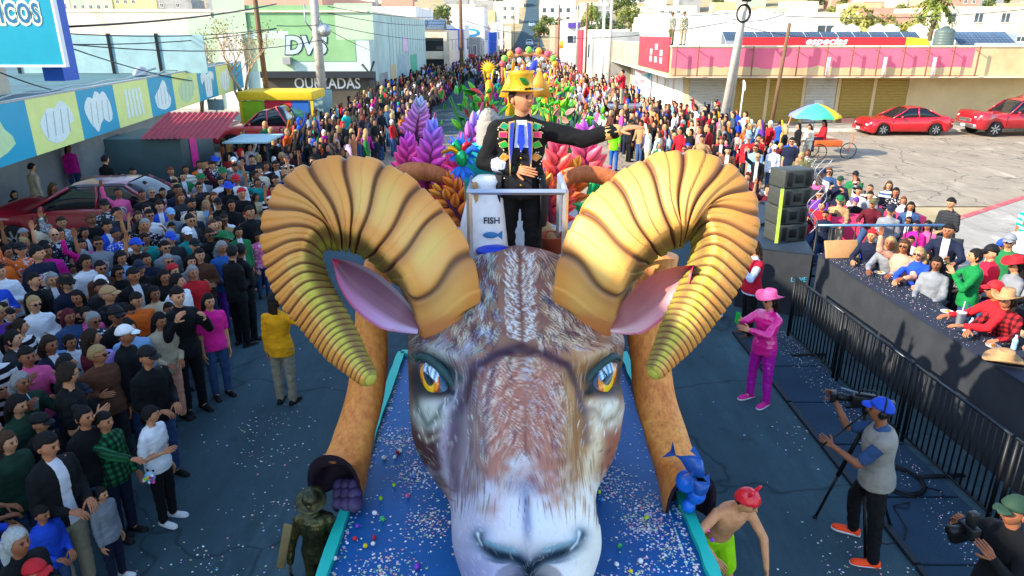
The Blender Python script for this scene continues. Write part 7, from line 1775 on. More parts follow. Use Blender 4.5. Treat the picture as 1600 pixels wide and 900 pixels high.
mb = MB(); mb.cbox(-.07, .07, -.04, .04, -.05, .05, .012); mb.build('body', M['cam_black'], pcm); mb = MB(); mb.cbox(-.03, .03, -.03, .04, .052, .16, .01); mb.build('flash', M['cam_black'], pcm)
mb = MB(); mb.lathe([(.035, 0), (.04, .1), (.036, .12)], 14, M4=Matrix.Translation((-.02, -.04, 0)) @ Matrix.Rotation(R(90), 4, 'X')); mb.build('lens', M['black_metal'], pcm)
custom('swimmer', arms=(((-.75, -.25, -.45), (.55, -.5, -.7)), ((.35, -.55, -.8), (-.1, -.5, -.9))), curl=(.7, .4), hn=((-.5, 0, .8), (.8, 0, .4)), torso=(.12, -.42, 1), head=(30, 22), neck=(.1, -.6, .8), legs=(((-.05, .1, -1), (0, .15, -1)), ((.1, -.25, -1), (.02, .2, -1))), pelvis=(0, .05, .93))
sw = put(0, 0, 'swimmer', .92, 'bare chested boy in lime shorts and red rubber cap leaning by the float edge', xy=(1.80, 5.02), face=14, topk='none', bottom='lime', bk='shorts', hair='short', shoes='tan', skin=srgb('#cf9468'))
T = POSES['swimmer']; mb = hair_shell(lambda d: clamp01((d.z - .05 + .3 * d.y) / .08), .026, lump=.002)
for sx in (-1, 1): mb.capsule((sx * .06, -.0, .12), (sx * .075, -.01, .17), .018, .013, 8)
q = mb.build('rubber_cap', objmat('rubber_red', .35, .1, 10, 0, spec=.6), sw, color=srgb('#e01828')); q.matrix_local = T['head']
custom('statue', arms=(((-.35, -.05, -.9), (-.1, -.35, -.9)), ((.3, -.2, -.9), (-.1, -.5, -.8))), curl=(.7, .7), head=(0, 18), torso=(0, -.08, 1))
fur_colour('bronze', '#0b1a14', '#1d3a2c', '#6a5a30'); M['bronze'].node_tree.nodes['Principled BSDF'].inputs['Metallic'].default_value = .6; M['bronze'].node_tree.nodes['Principled BSDF'].inputs['Roughness'].default_value = .35
st = put(0, 0, 'statue', .74, 'performer painted as a dark bronze miner with a round hat beside the blue deck', xy=(0, 0), face=6, top='dark green', bottom='dark green', hair=None)
st.location = Wd(488, 776, 4.9) - Vector((0, 0, 1.62 * .74))
mb = MB(); mb.cbox(-.3, .3, -.25, .25, -.12, 0, .03); tag(mb.build('pedestal', M['dark_trim'], loc=st.location), 'dark ledge on the deck side under the bronze miner', 'ledge')
for q in [st] + [x for x in SC.objects if x.parent == st]:
 for ms in q.material_slots: ms.link = 'OBJECT'; ms.material = M['bronze']
q = mobj('miner_hat', brimmed(.17, .0, .09, .088, curl=0, dent=.0).mesh('miner_hat', M['bronze']), st); q.matrix_local = POSES['statue']['head']
mb = MB(); mb.lathe([(.02, 0), (.03, .012), (.018, .03)], 14, M4=Matrix.Rotation(R(90), 4, 'X')); q = mb.build('lamp', M['bronze'], st); q.matrix_local = POSES['statue']['head'] @ Matrix.Translation((0, -.11, .09))
mb = MB(); mb.cbox(-.035, .035, -.01, .01, -.25, .2, .008); tag(mb.build('hand_tool', mat('tool_wood', '#7d6a44', .6), loc=Wd(445, 850, 4.7), rot=(0, R(14), 0)), 'flat wooden tool held by the bronze miner performer', 'tool')
for (px, py, pose, sc, lab, kw) in (
 (1495, 318, 'front', 1.0, 'man in quilted black puffer jacket and blue jeans standing behind the railing', dict(top='charcoal', tmat='quilted', bottom='light blue', face=-70, xy=(9.3, 14.6), slim=1.1)),
 (1585, 322, 'stand', 1.02, 'man in teal striped polo shirt at the right edge', dict(top='teal', tmat='striped', topk=S_, face=-60, xy=(10.9, 14.4), bottom='navy')),
 (958, 0, 'stand', .98, 'traffic officer in neon vest and blue trousers standing in the road', dict(top=srgb('#6fdc1a'), topk=S_, bottom='blue', hat='cap', hatc='navy', face=160, xy=(3.86, 26.8))),
 (983, 0, 'stand', 1.0, 'police officer in black standing by the right hand barrier in the road', dict(top='black', bottom='black', hat='cap', face=110, xy=(4.75, 28.8))),
 (1213, 0, 'wave', .95, 'vendor in royal blue shirt reaching up beside the rainbow parasol', dict(top='royal blue', topk=S_, bottom='navy', face=120, xy=(10.9, 29.2))),
 (1280, 0, 'sit', .98, 'woman in red hoodie sitting on the cart under the rainbow parasol', dict(top='red', bottom='navy', hair='long', face=-90, xy=(12.9, 29.6), dz=.35, seat=True)),
 (1240, 0, 'front', .9, 'woman in cream dress with yellow trim near the rainbow parasol', dict(top='cream', bottom='cream', hair='bob', face=-60, xy=(11.9, 28.6))),
 (1225, 0, 'stand', .95, 'woman in dark clothes left of the cream dress', dict(top='black', bottom='black', hair='long', face=-90, xy=(11.3, 28.2))),
 (1030, 0, 'stand', .98, 'soldier in camouflage standing on the corner roof', dict(top='olive', bottom='olive', tmat='floral', hat='cap', hatc='olive', face=-60, xy=(8.75, 41.0), dz=4.33)),
 (1043, 0, 'stand', .98, 'second soldier in camouflage nearer the roof edge', dict(top='olive', bottom='khaki', tmat='floral', hat='cap', hatc='olive', face=-40, xy=(9.1, 39.75), dz=4.33)),
 (965, 0, 'phone', 1.0, 'camera man in red sleeves standing high above the right crowd', dict(top='red', bottom='khaki', face=-120, xy=(5.6, 37.0), dz=1.5)),
 (847, 0, 'stand', .95, 'dancer in white and blue at the far right of the road', dict(top='white', bottom='light blue', face=0, xy=(2.9, 47))),
 (870, 0, 'walk', .95, 'man in navy walking behind the float in the road', dict(top='navy', bottom='denim', face=-20, xy=(3.3, 40))),
 (900, 0, 'stand', .95, 'woman in magenta costume in the road by the right crowd', dict(top='magenta', bottom='magenta', hair='long', face=-60, xy=(2.6, 44))),
 ):
 put(px, py, pose, sc, lab, **kw)
mb = MB(); mb.box(4.9, 6.6, 36.3, 37.7, 1.38, 1.5);
for x in (5.0, 6.5):
 for y in (36.4, 37.6): mb.tube([(x, y, 0), (x, y, 1.38)], .03, 6)
tag(mb.build('camera_platform', M['steel']), 'raised steel platform carrying the camera man above the right crowd', 'platform')
# ---- people at the long black counter and on the paved corner (right)
TZ = 1.2
FLR = .72
rspec = [
 (1552, 395, 'sit', 1.0, 'man in red hoodie and black cap seated at the right of the stand', dict(top=srgb('#d81a38'), bottom='charcoal', hat='cap', face=-100, seat=True, dz=FLR)),
 (1590, 415, 'sit', .95, 'woman in red cowboy hat and grey clothes seated at the far right', dict(top='grey', hat='cowboy', hatc='red', hair='long', seat=True, dz=FLR, face=-95)),
 (1503, 452, 'lean', 1.0, 'man in red sweater with red and white cap leaning on the black counter', dict(top='red', hat='cap', hatc='red', seat=True, dz=FLR, face=-95)),
 (1530, 470, 'lean', .95, 'woman in tan cowboy hat and red and blue plaid shirt at the counter', dict(top='red', tmat='plaid', hat='cowboy', hatc='tan', hair='bob', hc='dark brown', seat=True, dz=FLR, face=-60)),
 (1466, 432, 'phone', .95, 'woman in green sweater holding up a phone at the counter', dict(top=srgb('#0f7a3c'), hair='bun', face=-110, xy=(6.75, 9.75), dz=FLR - .3)),
 (1440, 412, 'sit', .9, 'woman with dark hair and grey top beside the green sweater', dict(top='grey', hair='long', seat=True, dz=FLR)),
 (1432, 398, 'lean', .9, 'blond woman with glasses and royal blue jacket at the counter', dict(top='royal blue', hair='curly', hc='blond', glasses=True, seat=True, dz=FLR)),
 (1403, 388, 'sitwave', .95, 'woman in sunglasses and peach top raising her arm at the counter', dict(top='peach', hair='long', hc='brown', glasses=True, seat=True, dz=FLR)),
 (1375, 382, 'lean', .92, 'woman with curly grey blond hair and grey sweater at the counter', dict(top='grey', hair='curly', hc='blond', seat=True, dz=FLR)),
 (1353, 384, 'sit', .68, 'boy in royal blue sweater sitting at the corner of the counter', dict(top='royal blue', seat=True, dz=FLR)),
 (1325, 370, 'lean', .9, 'person with red hood and navy vest at the railing end', dict(top='navy', hat='beanie', hatc='red', seat=True, dz=FLR)),
 (1424, 375, 'sit', .7, 'child in white shirt behind the railing', dict(top='white', seat=True, dz=FLR)),
 (1432, 352, 'stand', .85, 'woman in bright magenta top behind the railing', dict(top='magenta', hair='long')),
 (1450, 352, 'stand', .85, 'girl in pink top and jeans beside the magenta top behind the railing', dict(top='pink', hair='long', bottom='light blue')),
 (1392, 328, 'front', .95, 'man in grey denim shirt and dark cap turned away behind the railing', dict(top='grey', hat='cap', hatc='navy')),
 (1363, 318, 'lean', .95, 'man in olive vest and red sleeves with camouflage cap at the pink table', dict(top='maroon', hat='cap', hatc='olive', seat=True, dz=.2)),
 (1360, 305, 'sit', .9, 'boy in grey hoodie at the pink table', dict(top='grey', seat=True, dz=.2)),
 (1338, 314, 'sit', .8, 'child in purple cap at the pink table', dict(top='black', hat='cap', hatc='purple', seat=True, dz=.2)),
 (1342, 298, 'sit', .9, 'man with dark hair and white shirt at the pink table', dict(top='white', topk=S_, seat=True, dz=.2)),
 (1400, 300, 'sit', .95, 'woman with long black hair and black patterned shirt behind the pink table', dict(top='black', tmat='floral', hair='long2', seat=True, dz=.2)),
 (1412, 313, 'sit', .8, 'girl with orange blond bob and white top behind the pink table', dict(top='white', hair='bob', hc='auburn', seat=True, dz=.2)),
 (1313, 282, 'phone', .92, 'man in black cap filming behind the pink table', dict(top='navy', hat='cap', hatc='dark green')),
 (1279, 278, 'sit', .95, 'woman with long straight brown hair and pink top beside the speakers', dict(top='pink', hair='long2', hc='brown', seat=True, dz=.2, face=160)),
 (1290, 335, 'stand', .75, 'boy in navy sweater under the pink tablecloth edge', dict(top='navy')),
 (1190, 322, 'sit', .85, 'dark haired child in white shirt left of the speakers', dict(top='white', seat=True, dz=.2)),
 (1182, 352, 'sit', .9, 'woman with black hair smiling left of the speaker stack', dict(top='black', hair='long', seat=True, dz=.2)),
 (1193, 356, 'sit', .85, 'girl with black hair close to the speaker stack', dict(top='navy', hair='long', seat=True, dz=.2)),
 (1210, 232, 'stand', .95, 'man in white cap near the top of the speaker stack', dict(top='white', hat='cap', hatc='white')),
 (1262, 238, 'front', .9, 'woman in camouflage top holding a toddler behind the speakers', dict(top='olive', tmat='floral', hair='long', hc='brown')),
 (1590, 455, 'lean', 1.0, 'man in white tee leaning over the counter at the right edge', dict(top='white', topk=S_, seat=True, dz=FLR, xy=(6.95, 7.75), face=-80)),
 (1598, 520, 'lean', .95, 'person in dark plaid reaching over the counter at the right edge', dict(top='navy', tmat='plaid', seat=True, dz=FLR, xy=(6.75, 7.1), face=-85)),
]
for (px, py, pose, sc, lab, kw) in rspec: put(px, py, pose, sc, lab, **kw)
# ---- everybody else: seeded rows, each with clothes and a label of its own
def inside(x, y, poly):
 c = False; n = len(poly)
 for i in range(n):
  x0, y0 = poly[i]; x1, y1 = poly[(i + 1) % n]
  if (y0 > y) != (y1 > y) and x < (x1 - x0) * (y - y0) / (y1 - y0) + x0: c = not c
 return c
def near_ok(x, y, d): return all((x - a) ** 2 + (y - b) ** 2 > d * d for a, b in OCC)
TOPS_L = ['black'] * 14 + ['navy'] * 7 + ['charcoal'] * 6 + ['grey', 'grey', 'white', 'white', 'cream', 'pink', 'magenta', 'red', 'maroon', 'light blue', 'denim', 'royal blue', 'green', 'olive', 'brown', 'tan', 'purple', 'teal', 'orange', 'beige']
TOPS_R = ['black'] * 4 + ['navy'] * 2 + ['charcoal'] * 2 + ['grey', 'white', 'white', 'white', 'cream', 'cream', 'pink', 'pink', 'red', 'red', 'red', 'maroon', 'light blue', 'light blue', 'denim', 'royal blue', 'green', 'olive', 'brown', 'tan', 'tan', 'purple', 'peach', 'orange', 'beige', 'beige', 'yellow']
rc = random.Random(21); CNT = [0]
def rand_person(x, y, tops, place, face_t=LOOK, poses=('stand', 'stand', 'stand', 'front', 'fold', 'phone', 'look', 'wave'), z=0.0, seat=False, feet=False):
 top = rc.choice(tops); fem = rc.random() < .5; kid = rc.random() < .16; sc = rc.uniform(.62, .8) if kid else rc.uniform(.9, .97) if fem else rc.uniform(.95, 1.04)
 hair = rc.choice(['long', 'long2', 'bob', 'pony', 'bun', 'curly']) if fem else rc.choice(['short', 'short', 'buzz', 'quiff'])
 hc = rc.choice(['black'] * 6 + ['dark brown'] * 4 + ['brown', 'blond', 'auburn', 'grey'])
 hat = rc.choice(['cap', 'cap', 'cap', 'beanie', 'bucket', 'cowboy']) if rc.random() < (.3 if not fem else .1) else None
 hatc = rc.choice(['black', 'black', 'navy', 'white', 'red', 'royal blue', 'grey', 'tan', 'green']); gl = rc.random() < .2
 pose = rc.choice(poses); tk = rc.choice(['long', 'long', 'short']); tm = rc.choice([None] * 5 + ['open'] * 4 + ['printed'] * 3 + ['striped', 'plaid', 'floral']); tm = None if (tm == 'open' and tk == 'short') else tm
 who = ('girl' if fem else 'boy') if kid else ('woman' if fem else 'man')
 hn = {'long': 'long %s hair' % hc, 'long2': 'very long %s hair' % hc, 'bob': 'a %s bob' % hc, 'pony': 'a %s ponytail' % hc, 'bun': 'a %s bun' % hc, 'curly': 'curly %s hair' % hc, 'short': 'short %s hair' % hc, 'buzz': 'cropped %s hair' % hc, 'quiff': 'thick %s hair' % hc}[hair]
 hd = ('a %s %s' % (hatc, {'cap': 'cap', 'beanie': 'knit hat', 'bucket': 'sun hat', 'cowboy': 'cowboy hat'}[hat])) if hat else hn
 lab = '%s in %s%s %s and %s%s %s' % (who, (tm + ' ') if tm else '', top, 'jacket' if tk == 'long' else 'tee', hd, ', sunglasses,' if gl else '', place)
 pz = {'wave': ' with raised arm', 'phone': ' holding hands up', 'fold': ' with folded arms', 'sitwave': ' with raised arm'}.get(pose, '')
 if len((lab + pz).split()) <= 16: lab += pz
 if len(lab.split()) > 16: lab = lab.replace(', sunglasses,', '').replace('very ', '')
 while len(lab.split()) > 16: lab = ' '.join(lab.split()[:-1])
 if lab.split()[-1] in ('the', 'of', 'to', 'and', 'below', 'right', 'in', 'beside', 'towards', 'behind', 'before', 'between', 'near'): lab = ' '.join(lab.split()[:-1])
 p = Vector((x, y, z)); OCC.append((x, y))
 person(pose, p, face_to(p, (face_t[0] + rc.uniform(-2.5, 2.5), face_t[1] + rc.uniform(-2, 6))), lab, sc, slim=rc.uniform(.92, 1.14), top=top, topk=tk, tmat=tm, bottom=rc.choice(['denim', 'black', 'navy', 'charcoal', 'khaki']), hair=hair, hc=hc, hat=hat, hatc=hatc, glasses=gl, group='spectators lining the street', feet=feet, shoes=rc.choice(['black', 'white', 'white', 'grey']))
 CNT[0] += 1
def fill(poly, sp, n, tops, place, **k):
 xs = [p[0] for p in poly]; ys = [p[1] for p in poly]; c = 0
 for t in range(n * 60):
  if c >= n: break
  x, y = rc.uniform(min(xs), max(xs)), rc.uniform(min(ys), max(ys))
  if inside(x, y, poly) and near_ok(x, y, sp): rand_person(x, y, tops, place(x, y) if callable(place) else place, **k); c += 1
 return c
def place_l(x, y):
 if y < 8: return 'near the bottom left corner'
 if y < 12: return 'between the red car and the street'
 if y < 16.5: return 'beside the red parked car' if x < -6.6 else 'at the street edge near the red post'
 if y < 21: return 'in front of the grey kiosk' if x < -7 else 'between the kiosk and the left horn'
 return 'past the kiosk towards the concrete pole'
fill([(-4.45, 4.4), (-4.5, 6.5), (-4.75, 8), (-4.85, 10), (-8.2, 10.5), (-6.9, 8), (-5.6, 6), (-4.3, 4.2)], .37, 34, TOPS_L, place_l, poses=('stand', 'front', 'fold', 'look'))
fill([(-5.0, 10.2), (-5.2, 14), (-9.6, 14), (-8.4, 10.5)], .40, 56, TOPS_L, place_l)
fill([(-5.2, 14), (-5.5, 20.3), (-9.0, 20.3), (-9.0, 15.4), (-8.0, 15.4), (-8.6, 14)], .46, 52, TOPS_L, place_l)
def place_r(x, y):
 if y < 17: return 'behind the speaker stack'
 if y < 21: return 'right of the right horn top'
 if y < 26: return 'in the sunny right crowd below the outstretched hand'
 return 'in the sunny crowd before the pink banded building'
fill([(5.6, 17.2), (7.0, 15.8), (9.6, 15.6), (10.4, 18.5), (9.0, 21), (5.6, 21)], .5, 26, TOPS_R, place_r, poses=('sit', 'sit', 'sit', 'sitwave', 'lean'), z=.1)
fill([(5.3, 21), (9.3, 21), (9.6, 25), (5.0, 25)], .5, 18, TOPS_R, place_r)
fill([(6.9, 7.2), (9.9, 7.0), (10.2, 11.8), (6.7, 11.9)], .55, 22, TOPS_R, 'seated on the grey stand behind the black counter', poses=('sit', 'sit', 'lean', 'sitwave'), z=FLR)
N_IND = CNT[0] + len(spec) + len(rspec)
# ---- past the 300 nearest: one crowd, still real figures
def crowd_mass():
 rr = random.Random(77); V = []; F = []; C = []
 def fig(x, y, sc, c1, c2, sk, hc, rz, arm):
  b0 = len(V)
  ca, sa = math.cos(rz), math.sin(rz)
  def ring(cx, cy, cz, rx, ry, n, c):
   i0 = len(V)
   for j in range(n):
    a = 2 * math.pi * j / n; lx, ly = cx + rx * math.cos(a), cy + ry * math.sin(a)
    V.append((x + (lx * ca - ly * sa) * sc, y + (lx * sa + ly * ca) * sc, cz * sc)); C.append(c)
   return i0
  def loft(rings, c, n=6):
   ids = [ring(*r_, n, c) for r_ in rings]
   for a_, b_ in zip(ids[:-1], ids[1:]):
    for j in range(n): F.append((a_ + j, a_ + (j + 1) % n, b_ + (j + 1) % n, b_ + j))
   F.append(tuple(ids[-1] + j for j in range(n)))
  for s_ in ((-.09, .09) if y < 42 else ()): loft([(s_, 0, 0, .06, .1, ), (s_, 0, .45, .07, .07), (s_ * .9, 0, .9, .1, .11)], c2, 5)
  loft([(0, 0, .85, .17, .12), (0, 0, 1.1, .15, .11), (0, 0, 1.35, .21, .12), (0, 0, 1.46, .12, .08), (0, 0, 1.5, .05, .05)], c1, 8)
  for s_ in (-1, 1):
   up_ = arm == s_
   if up_: loft([(s_ * .2, 0, 1.36, .05, .05), (s_ * .27, -.1, 1.6, .045, .045), (s_ * .25, -.16, 1.85, .035, .035)], c1, 5)
   else: loft([(s_ * .25, -.12, .95, .04, .04), (s_ * .25, -.02, 1.15, .05, .05), (s_ * .2, 0, 1.4, .06, .06)], c1, 5)
  loft([(0, -.01, 1.46, .05, .05), (0, -.02, 1.52, .065, .08), (0, -.02, 1.62, .077, .09), (0, -.01, 1.7, .05, .06)], sk, 7)
  loft([(0, .02, 1.5, .075, .07), (0, .015, 1.62, .087, .09), (0, 0, 1.70, .075, .09), (0, 0, 1.745, .03, .04)], hc, 7)
 def dens(x, y): return True
 pts = []; cell = {}
 def add(x, y, d):
  k = (int(x // 1), int(y // 1))
  for i in (-1, 0, 1):
   for j in (-1, 0, 1):
    for (a, b) in cell.get((k[0] + i, k[1] + j), ()):
     if (a - x) ** 2 + (b - y) ** 2 < d * d: return False
  cell.setdefault(k, []).append((x, y)); pts.append((x, y)); return True
 for t in range(60000):
  y = 20.4 + 130 * rr.random() ** 1.4; side = rr.random()
  cxr = st_c(y)
  if side < .5:
   r0 = -5.2 if y < 30 else -4.4 if y < 48 else cxr - st_w(y) * .55; l0 = -9.3 if y < 80 else (-6.8 if y < 118 else cxr - st_w(y) * .95)
   if y < 20.4: continue
   x = rr.uniform(l0, r0)
  elif side < .955:
   l0 = 4.9 if y < 30 else max(cxr + 1.6, 4.9 - (y - 30) * .11); r0 = 10.2 if y < 37.5 else (7.9 if y < 60 else cxr + st_w(y) * .8)
   if y < 25.2: continue
   x = rr.uniform(l0, r0)
  else:
   if y < 52: continue
   x = rr.uniform(cxr - 3, cxr + 3)
  if mnoise.noise(Vector((x * .8, y * .5, 7))) < -.28: continue
  add(x, y, .46 if y < 60 else .62 if y < 100 else .8)
 SUNT = TOPS_R;
 for (x, y) in pts:
  left_ = x < st_c(y); tops = TOPS_L if left_ else TOPS_R
  c1 = tuple(v * rr.uniform(.5, 1.0) for v in TCOL[rr.choice(tops)]); c2 = TCOL[rr.choice(['denim', 'black', 'navy', 'khaki', 'charcoal'])]; sk = rr.choice(SKIN); hc = HCOL[rr.choice(['black', 'black', 'black', 'dark brown', 'brown', 'blond'])] if rr.random() < .8 else TCOL[rr.choice(['white', 'red', 'black', 'royal blue', 'tan'])]
  fig(x, y, rr.uniform(.62, 1.08), c1, c2, sk, hc, (math.pi / 2 if left_ else -math.pi / 2) + rr.uniform(-.7, .7) + (-.5 if left_ else .5) * 0, rr.choice([0] * 7 + [1, -1]))
 me = bpy.data.meshes.new('crowd'); me.from_pydata(V, [], F); vcolor(me, np.array(C)); me.materials.append(M['crowd_cloth']); me.polygons.foreach_set('use_smooth', [True] * len(me.polygons))
 o = mobj('crowd', me); tag(o, 'dense crowd of spectators filling both sides of the far street', 'crowd', None, 'stuff')
vmat('crowd_cloth', .85, .25)
crowd_mass()
# ================================================================ RIGHT SIDE: MATS, BARRIERS, STAGE, COUNTER
s = NT('mat_blue'); f = s.noise(60, 2, .7); g = s.noise(1.2, 4, .6)
M['mat_blue'] = s.set(s.mix(.4, s.ramp(g, [(.3, srgb('#12293a')), (.7, srgb('#1d3c50'))]), s.ramp(f, [(.4, srgb('#0e2230')), (.7, srgb('#2a4a5e'))])), .9); s.bump(f, .3, .01)
s = NT('skirt_cloth'); f = s.noise(3, 4, .6); s.bump(s.noise(2.2, 3, .5, stretch=(1, 1, .3)), .3, .08); M['skirt_cloth'] = s.set(s.ramp(f, [(.3, srgb('#23262b')), (.7, srgb('#2e3237'))]), .9)
mat('counter_cloth', '#1a2233', .85, var=.15, scale=5)
def lerp2(a, b, t): return (a[0] + (b[0] - a[0]) * t, a[1] + (b[1] - a[1]) * t)
ml0, ml1 = (3.95, 11.4), (4.08, 4.6); mr0, mr1 = (4.84, 11.4), (5.2, 4.6); ts_ = [0, .2, .37, .53, .69, .85, 1.0]
for k in range(6):
 a0, a1 = lerp2(ml0, ml1, ts_[k] + .003), lerp2(ml0, ml1, ts_[k + 1] - .003); b0, b1 = lerp2(mr0, mr1, ts_[k] + .003), lerp2(mr0, mr1, ts_[k + 1] - .003)
 root = empty('floor_mat', (0, 0, 0), 0, ['farthest', 'second farthest', 'third farthest', 'third nearest', 'second nearest', 'nearest'][k] + ' of the dark blue floor mats laid along the black barriers', 'mat', 'floor mats along the barriers')
 mb = MB(); mb.prism([a0, b0, b1, a1], .004, .035); mb.build('mat', M['mat_blue'], root)
 mb = MB(); e0, e1 = (a0[0] - .07, a0[1]), (a1[0] - .07, a1[1]); mb.prism([e0, (a0[0] - .002, a0[1]), (a1[0] - .002, a1[1]), e1], .004, .05); mb.build('edge_strip', M['dark_trim'], root)
scatter('mat_confetti', 900, lambda r: (lambda t: (3.95 + .13 * t + r.uniform(.3, 1.0) ** .6 * .9, 11.4 - 6.8 * t, .037))(r.uniform() ** 1.6), (.004, .009), CC, 9)
f0, f1 = Vector((4.79, 11.25, 0)), Vector((5.27, 4.55, 0)); NPAN = 4
BARM = None
for k in range(NPAN):
 a = f0.lerp(f1, k / NPAN); b = f0.lerp(f1, (k + 1) / NPAN - .008); L = (b - a).length; ang = math.atan2((b - a).y, (b - a).x)
 root = empty('crowd_barrier', a, ang, ['farthest', 'second farthest', 'second nearest', 'nearest'][k] + ' black steel barrier panel between the mats and the black counter', 'barrier', 'black barriers along the mats')
 if BARM is None:
  mb = MB(); mb.tube([(0, 0, .14), (0, 0, 1.07)], .011, 6); BARM = mb.mesh('bar', M['black_metal'])
  mb = MB(); mb.tube([(0, 0, .02), (0, 0, 1.1)], .024, 8); POSTM = mb.mesh('post', M['black_metal'])
 n = 15
 for j in range(n): mobj('bar', BARM, root, (L * (j + 1) / (n + 1), 0, 0))
 for x in (.03, L - .03): mobj('post', POSTM, root, (x, 0, 0))
 mb = MB(); mb.tube([(0, 0, 1.1), (L, 0, 1.1)], .02, 8); mb.build('top_rail', M['steel_black'] if 'steel_black' in M else mat('steel_black', '#2a3238', .3, .6), root)
 mb = MB(); mb.tube([(0, 0, .13), (L, 0, .13)], .016, 8); mb.build('bottom_rail', M['black_metal'], root)
 mb = MB(); mb.cbox(L * .5 - .03, L * .5 + .03, -.3, .3, .036, .06, .008); mb.build('foot', M['black_metal'], root)
CT = 1.28
c0, c1 = G(1277, 396, CT), G(1612, 606, CT); c1 = c0 + (c1 - c0) * 1.4; d_ = (c1 - c0).normalized(); n_ = Vector((-d_.y, d_.x, 0)); n_ = n_ if n_.x > 0 else -n_
ct = empty('black_counter', (c0.x, c0.y, 0), 0, 'long black skirted counter on the right where seated spectators lean', 'counter')
def W2(v): return (v.x - c0.x, v.y - c0.y)
wdt = .62
mb = MB(); mb.prism([W2(c0 + n_ * .02 + d_ * .02), W2(c1 + n_ * .02), W2(c1 + n_ * (wdt - .02)), W2(c0 + n_ * (wdt - .02) + d_ * .02)], 0, CT - .03); mb.build('skirt', M['skirt_cloth'], ct)
mb = MB(); mb.prism([W2(c0), W2(c1), W2(c1 + n_ * wdt), W2(c0 + n_ * wdt)], CT - .028, CT); mb.build('counter_top', M['counter_cloth'], ct)
scatter('counter_confetti', 700, lambda r: (lambda t, q: tuple((c0 + d_ * t * 4 + n_ * q * wdt))[:2] + (CT,))(r.uniform() ** 1.5, r.uniform(.05, .95)), (.003, .008), CC, 15)
for o in [x for x in SC.objects if x.get('category') == 'person' and not x.parent and 6 < x.location.y < 12.2 and abs(x.location.z - FLR) < .35]:
 v = Vector((o.location.x - c0.x, o.location.y - c0.y, 0)); dd_ = v.dot(n_)
 if dd_ < wdt + .12: o.location.x += n_.x * (wdt + .12 - dd_); o.location.y += n_.y * (wdt + .12 - dd_)
st_f = empty('seating_stand', (0, 0, 0), 0, 'low grey platform behind the black counter carrying the chairs', 'platform')
mb = MB(); q0 = c0 + n_ * (wdt + .02); q1 = c1 + n_ * (wdt + .02); mb.prism([(q0.x, q0.y), (q1.x, q1.y), (q1.x + 4.2, q1.y + .4), (q0.x + 1.6, q0.y)], .13, FLR); mb.build('floor', mat('stand_floor', '#6d6a66', .8, var=.15), st_f)
mb = MB(); mb.box(-.22, .22, -.02, .38, .42, .45);
for x in (-.2, .2): mb.tube([(x, .36, .0), (x, .38, .9)], .012, 6); mb.tube([(x, .0, .0), (x, .0, .42)], .012, 6)
CH1 = mb.mesh('seat', M['dark_trim']); mb = MB(); mb.cbox(-.2, .2, .36, .4, .6, .9, .02); CH2 = mb.mesh('backrest', M['dark_trim'])
k = 0
for o in [x for x in SC.objects if x.get('category') == 'person' and not x.parent and x.data in (POSES['sit']['body'], POSES['lean']['body'], POSES['sitwave']['body']) and x.location.x > 5 and x.location.y < 20]:
 lw = o['label'].split()[:9]
 while lw[-1].rstrip(',') in ('a', 'the', 'and', 'in', 'with', 'at', 'behind', 'of', 'beside'): lw.pop()
 c = empty('folding_chair', o.location, o.rotation_euler.z, 'dark folding chair under the ' + ' '.join(lw).rstrip(','), 'chair', 'dark folding chairs') if True else None; mobj('seat', CH1, c, scale=o.scale[1]); mobj('backrest', CH2, c, scale=o.scale[1])
sa, sb = G(1158, 382, 1.25), G(1270, 396, 1.25)
stg = empty('speaker_stage', (sa.x, sa.y, 0), 0, 'black skirted stage block carrying the speaker stack', 'stage')
mb = MB(); mb.prism([(0, 0), (sb.x - sa.x, sb.y - sa.y), (sb.x - sa.x + .9, 3.6), (.6, 3.6)], 0, 1.22); mb.build('skirt', M['skirt_cloth'], stg)
mb = MB(); mb.prism([(-.02, -.02), (sb.x - sa.x + .02, sb.y - sa.y - .02), (sb.x - sa.x + .95, 3.62), (.58, 3.62)], 1.222, 1.25); mb.build('top', mat('tarp_blue', '#1d2c3c', .7, var=.3, scale=2), stg)
mb = MB(); mb.tube([(G(1270, 380, 1.25).x, G(1270, 395, 1.25).y - .1, 0), (G(1270, 380, 1.25).x, G(1270, 395, 1.25).y - .1, 1.75)], .045, 8); tag(mb.build('post', M['black_metal']), 'black upright post between the speaker stage and the black counter', 'post')
mb = MB(); q = G(1248, 440, .9); mb.box(q.x - .01, q.x + .01, q.y - .02, q.y + .02, .8, 1.0)
lg_ = empty('stage_logo', (0, 0, 0)); bpy.data.objects.remove(lg_)
text('LOVE', .12, mat('cyan_print', '#3fb8d8', .5), stg, (sb.x - sa.x - .18, -.055 + (sb.y - sa.y) * .86 - .01, .74), (R(90), 0, 0), .003)
sp0 = G(1234, 381, 1.25); rz = R(14)
mb = MB(); mb.cbox(-.42, .42, -.3, .3, 0, .44, .03); SPB = mb.mesh('cabinet', mat('speaker_grey', '#3a3d38', .6, var=.15, scale=9, bump=.2))
mb = MB(); mb.cbox(-.1, .1, -.33, -.302, .12, .32, .01); mb.cbox(-.34, -.2, -.33, -.302, .05, .39, .01); mb.cbox(.2, .34, -.33, -.302, .05, .39, .01); SPG = mb.mesh('horn_grille', M['black_metal'])
mb = MB(); mb.cbox(.422, .45, -.16, .16, .1, .34, .01); SPS = mb.mesh('side_grille', M['black_metal'])
